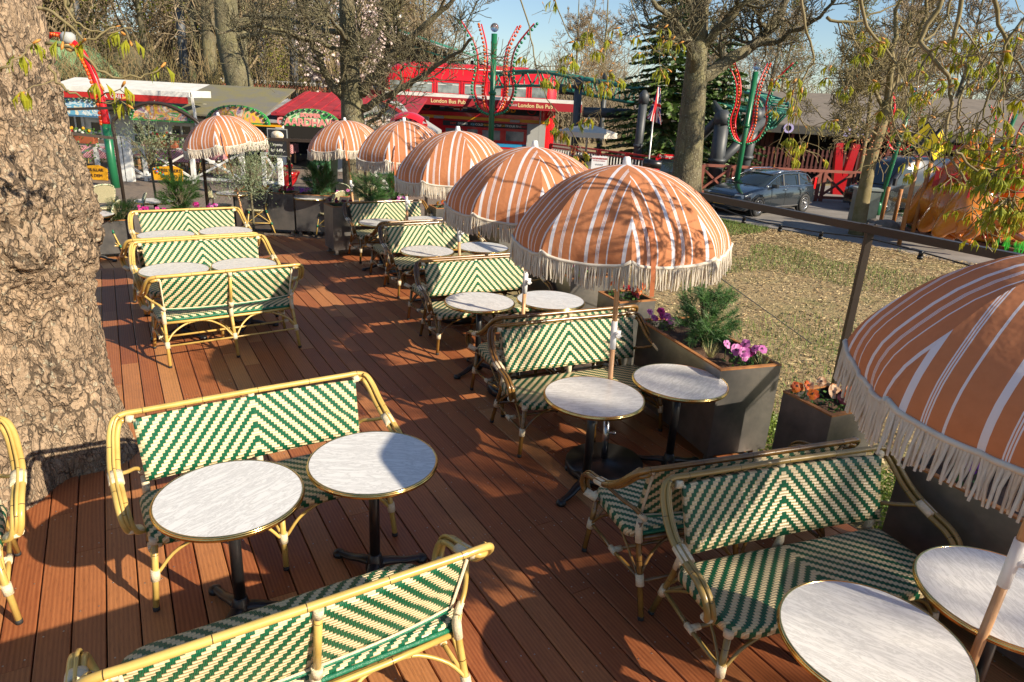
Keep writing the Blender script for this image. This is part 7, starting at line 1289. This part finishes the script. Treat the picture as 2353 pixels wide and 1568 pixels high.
# glass fence with wooden posts
GL = M('fence_glass', (.80, .88, .84), .03, trans=1.0, spec=.3); GL.node_tree.nodes['Principled BSDF'].inputs['Alpha'].default_value = .30; WP = M('orange_wood_post', (.42, .17, .05), .6, var=.25, vs=4)
fp = [(2022, 517, 452), (2050, 524, 448), (2115, 540, 470), (2200, 556, 475), (2280, 570, 492), (2390, 592, 505)]; W3_ = [at(x, y, G) for x, y, z in fp]; O = W3_[1].copy(); R = empty('glass_fence', O, 0, 'glass fence with orange wooden posts round the kangaroo ride', 'fence')
for i, p in enumerate(W3_): t = MB(); t.tube([p-O, p-O+Vector((0, 0, 1.05))], .055, 8); t.build('post', WP, R)
for a, b_ in zip(W3_, W3_[1:]): t = MB(); d = (b_-a); a2, b2 = a+d*.07-O, b_-d*.07-O; nrm = Vector((-d.y, d.x, 0)).normalized()*.006; t.add([a2-nrm+Vector((0, 0, .12)), b2-nrm+Vector((0, 0, .12)), b2-nrm+Vector((0, 0, .95)), a2-nrm+Vector((0, 0, .95)), a2+nrm+Vector((0, 0, .12)), b2+nrm+Vector((0, 0, .12)), b2+nrm+Vector((0, 0, .95)), a2+nrm+Vector((0, 0, .95))], [(0, 1, 2, 3), (7, 6, 5, 4), (3, 2, 6, 7), (0, 4, 5, 1), (1, 5, 6, 2), (0, 3, 7, 4)], sm=False); t.build('glass_panel', GL, R)
def ksign(pxb, pyb, pxt, pyt, Y, rz, lab):
    b0 = dp(pxb, pyb, Y); top = dp(pxt, pyt, Y); O = Vector((b0.x, Y, G)); R = empty('warning_sign', O, 0, lab, 'sign', 'yellow kangaroo warning signs'); t = MB(); t.tube([(0, 0, 0), top-O], .05, 8); t.build('post', WP, R); c = top-O+Vector((0, -.05, .38)); s = .40; mt = Matrix.Rotation(D2R(rz), 3, 'Z'); t = MB(); t.plate([(0, -s), (s*.82, 0), (0, s), (-s*.82, 0)][::-1], -.04, .04); t.v = [tuple(mt @ Vector(v)+c) for v in t.v]; t.build('black_board', BLK, R)
    t = MB(); t.plate([(0, -s*.9), (s*.74, 0), (0, s*.9), (-s*.74, 0)][::-1], -.047, -.03); t.v = [tuple(mt @ Vector(v)+c) for v in t.v]; t.build('yellow_face', M('warning_yellow', (.75, .55, .01), .4), R)
    sh = [(-.12, -.16), (-.03, -.17), (-.02, -.10), (.03, -.04), (.06, .04), (.11, .02), (.12, .04), (.07, .09), (.10, .15), (.15, .15), (.10, .20), (.07, .26), (.05, .20), (.03, .12), (-.03, .06), (-.07, -.02), (-.14, -.10), (-.22, -.12), (-.14, -.14)]; t = MB(); t.plate(sh, -.054, -.045); t.v = [tuple(mt @ Vector(v)+c) for v in t.v]; t.build('silhouette', BLK, R)
ksign(2076, 520, 2111, 362, 16.2, -25, 'yellow diamond kangaroo sign on the left orange post'); ksign(2104, 505, 2140, 372, 17.0, 20, 'yellow diamond kangaroo sign on the right orange post')
# fake grass tufts, stones, edging, path bin
FG = M('bright_plastic_grass', (.05, .55, .04), .4); FG2 = M('dark_plastic_grass', (.02, .22, .05), .5); rng = random.Random(12)
for i in range(13):
    x = 2078+i*22; y = 524+i*5.4; p = at(x+8, y-4, G); t = MB(); 
    for k in range(16): a_ = rng.uniform(0, 6.28); b0 = Vector((rng.uniform(-.22, .22), rng.uniform(-.06, .06), 0)); e = b0+Vector((rng.uniform(-.07, .07), rng.uniform(-.05, .05), rng.uniform(.22, .50))); s = Vector((.022, 0, 0)); t.add([b0-s, b0+s, e], [(0, 1, 2)], sm=False)
    tag(t.build('plastic_grass', FG if i % 5 < 3 else FG2, loc=p), 'upright tuft of artificial grass at the foot of the glass fence', 'artificial grass', 'artificial grass tufts along the glass fence')
ST = M('round_stone', (.22, .19, .16), .9, var=.35, vs=6, bump=.5, bs=12)
for i, (x, y, r_) in enumerate(((2018, 527, .20), (2036, 530, .26), (2008, 517, .16), (2150, 530, .24), (2238, 520, .22), (2250, 517, .28), (2275, 524, .3), (2300, 527, .28), (2330, 533, .3), (2215, 556, .18), (2320, 560, .26))):
    p = at(x, y, G); t = MB(); t.ball((0, 0, 0), r_, 14, sz=.7, sx=1.2); t.v = [tuple(Vector(v)*(1+.18*noise.noise(Vector(v)*4+Vector((i*3.0, 0, 0))))) for v in t.v]; tag(t.build('stone', ST, loc=(p.x, p.y, G+r_*.45)), 'rounded boulder edging the kangaroo ride', 'stone', 'boulders round the kangaroo ride')
R = empty('stone_edging', W3_[0], 0, 'curved low brick edging under the glass fence', 'edging'); t = MB()
for a, b_ in zip(W3_, W3_[1:]): t.bar(a-W3_[0]+Vector((0, 0, .04)), b_-W3_[0]+Vector((0, 0, .04)), .16, .10)
t.build('kerb', M('brick_edging', (.30, .15, .10), .85, var=.4, vs=8), R)
q = at(2178, 507, G); R = empty('wheelie_bin', (q.x, q.y, G), D2R(20), 'black wheelie bin behind the glass fence', 'bin'); t = MB(); t.box((0, 0, .5), (.46, .5, .86), taper=1.15); t.build('tub', BLK, R); t = MB(); t.box((0, 0, .96), (.58, .62, .06)); t.build('lid', BLK, R)
for s_ in (-1, 1): t = MB(); t.lathe([(.001, -.02), (.1, -.02), (.1, .02), (.001, .02)], 16); t.v = [(s_*.24+v[2], -.22+v[0], .10+v[1]) for v in t.v]; t.build('wheel', M_rubber, R)
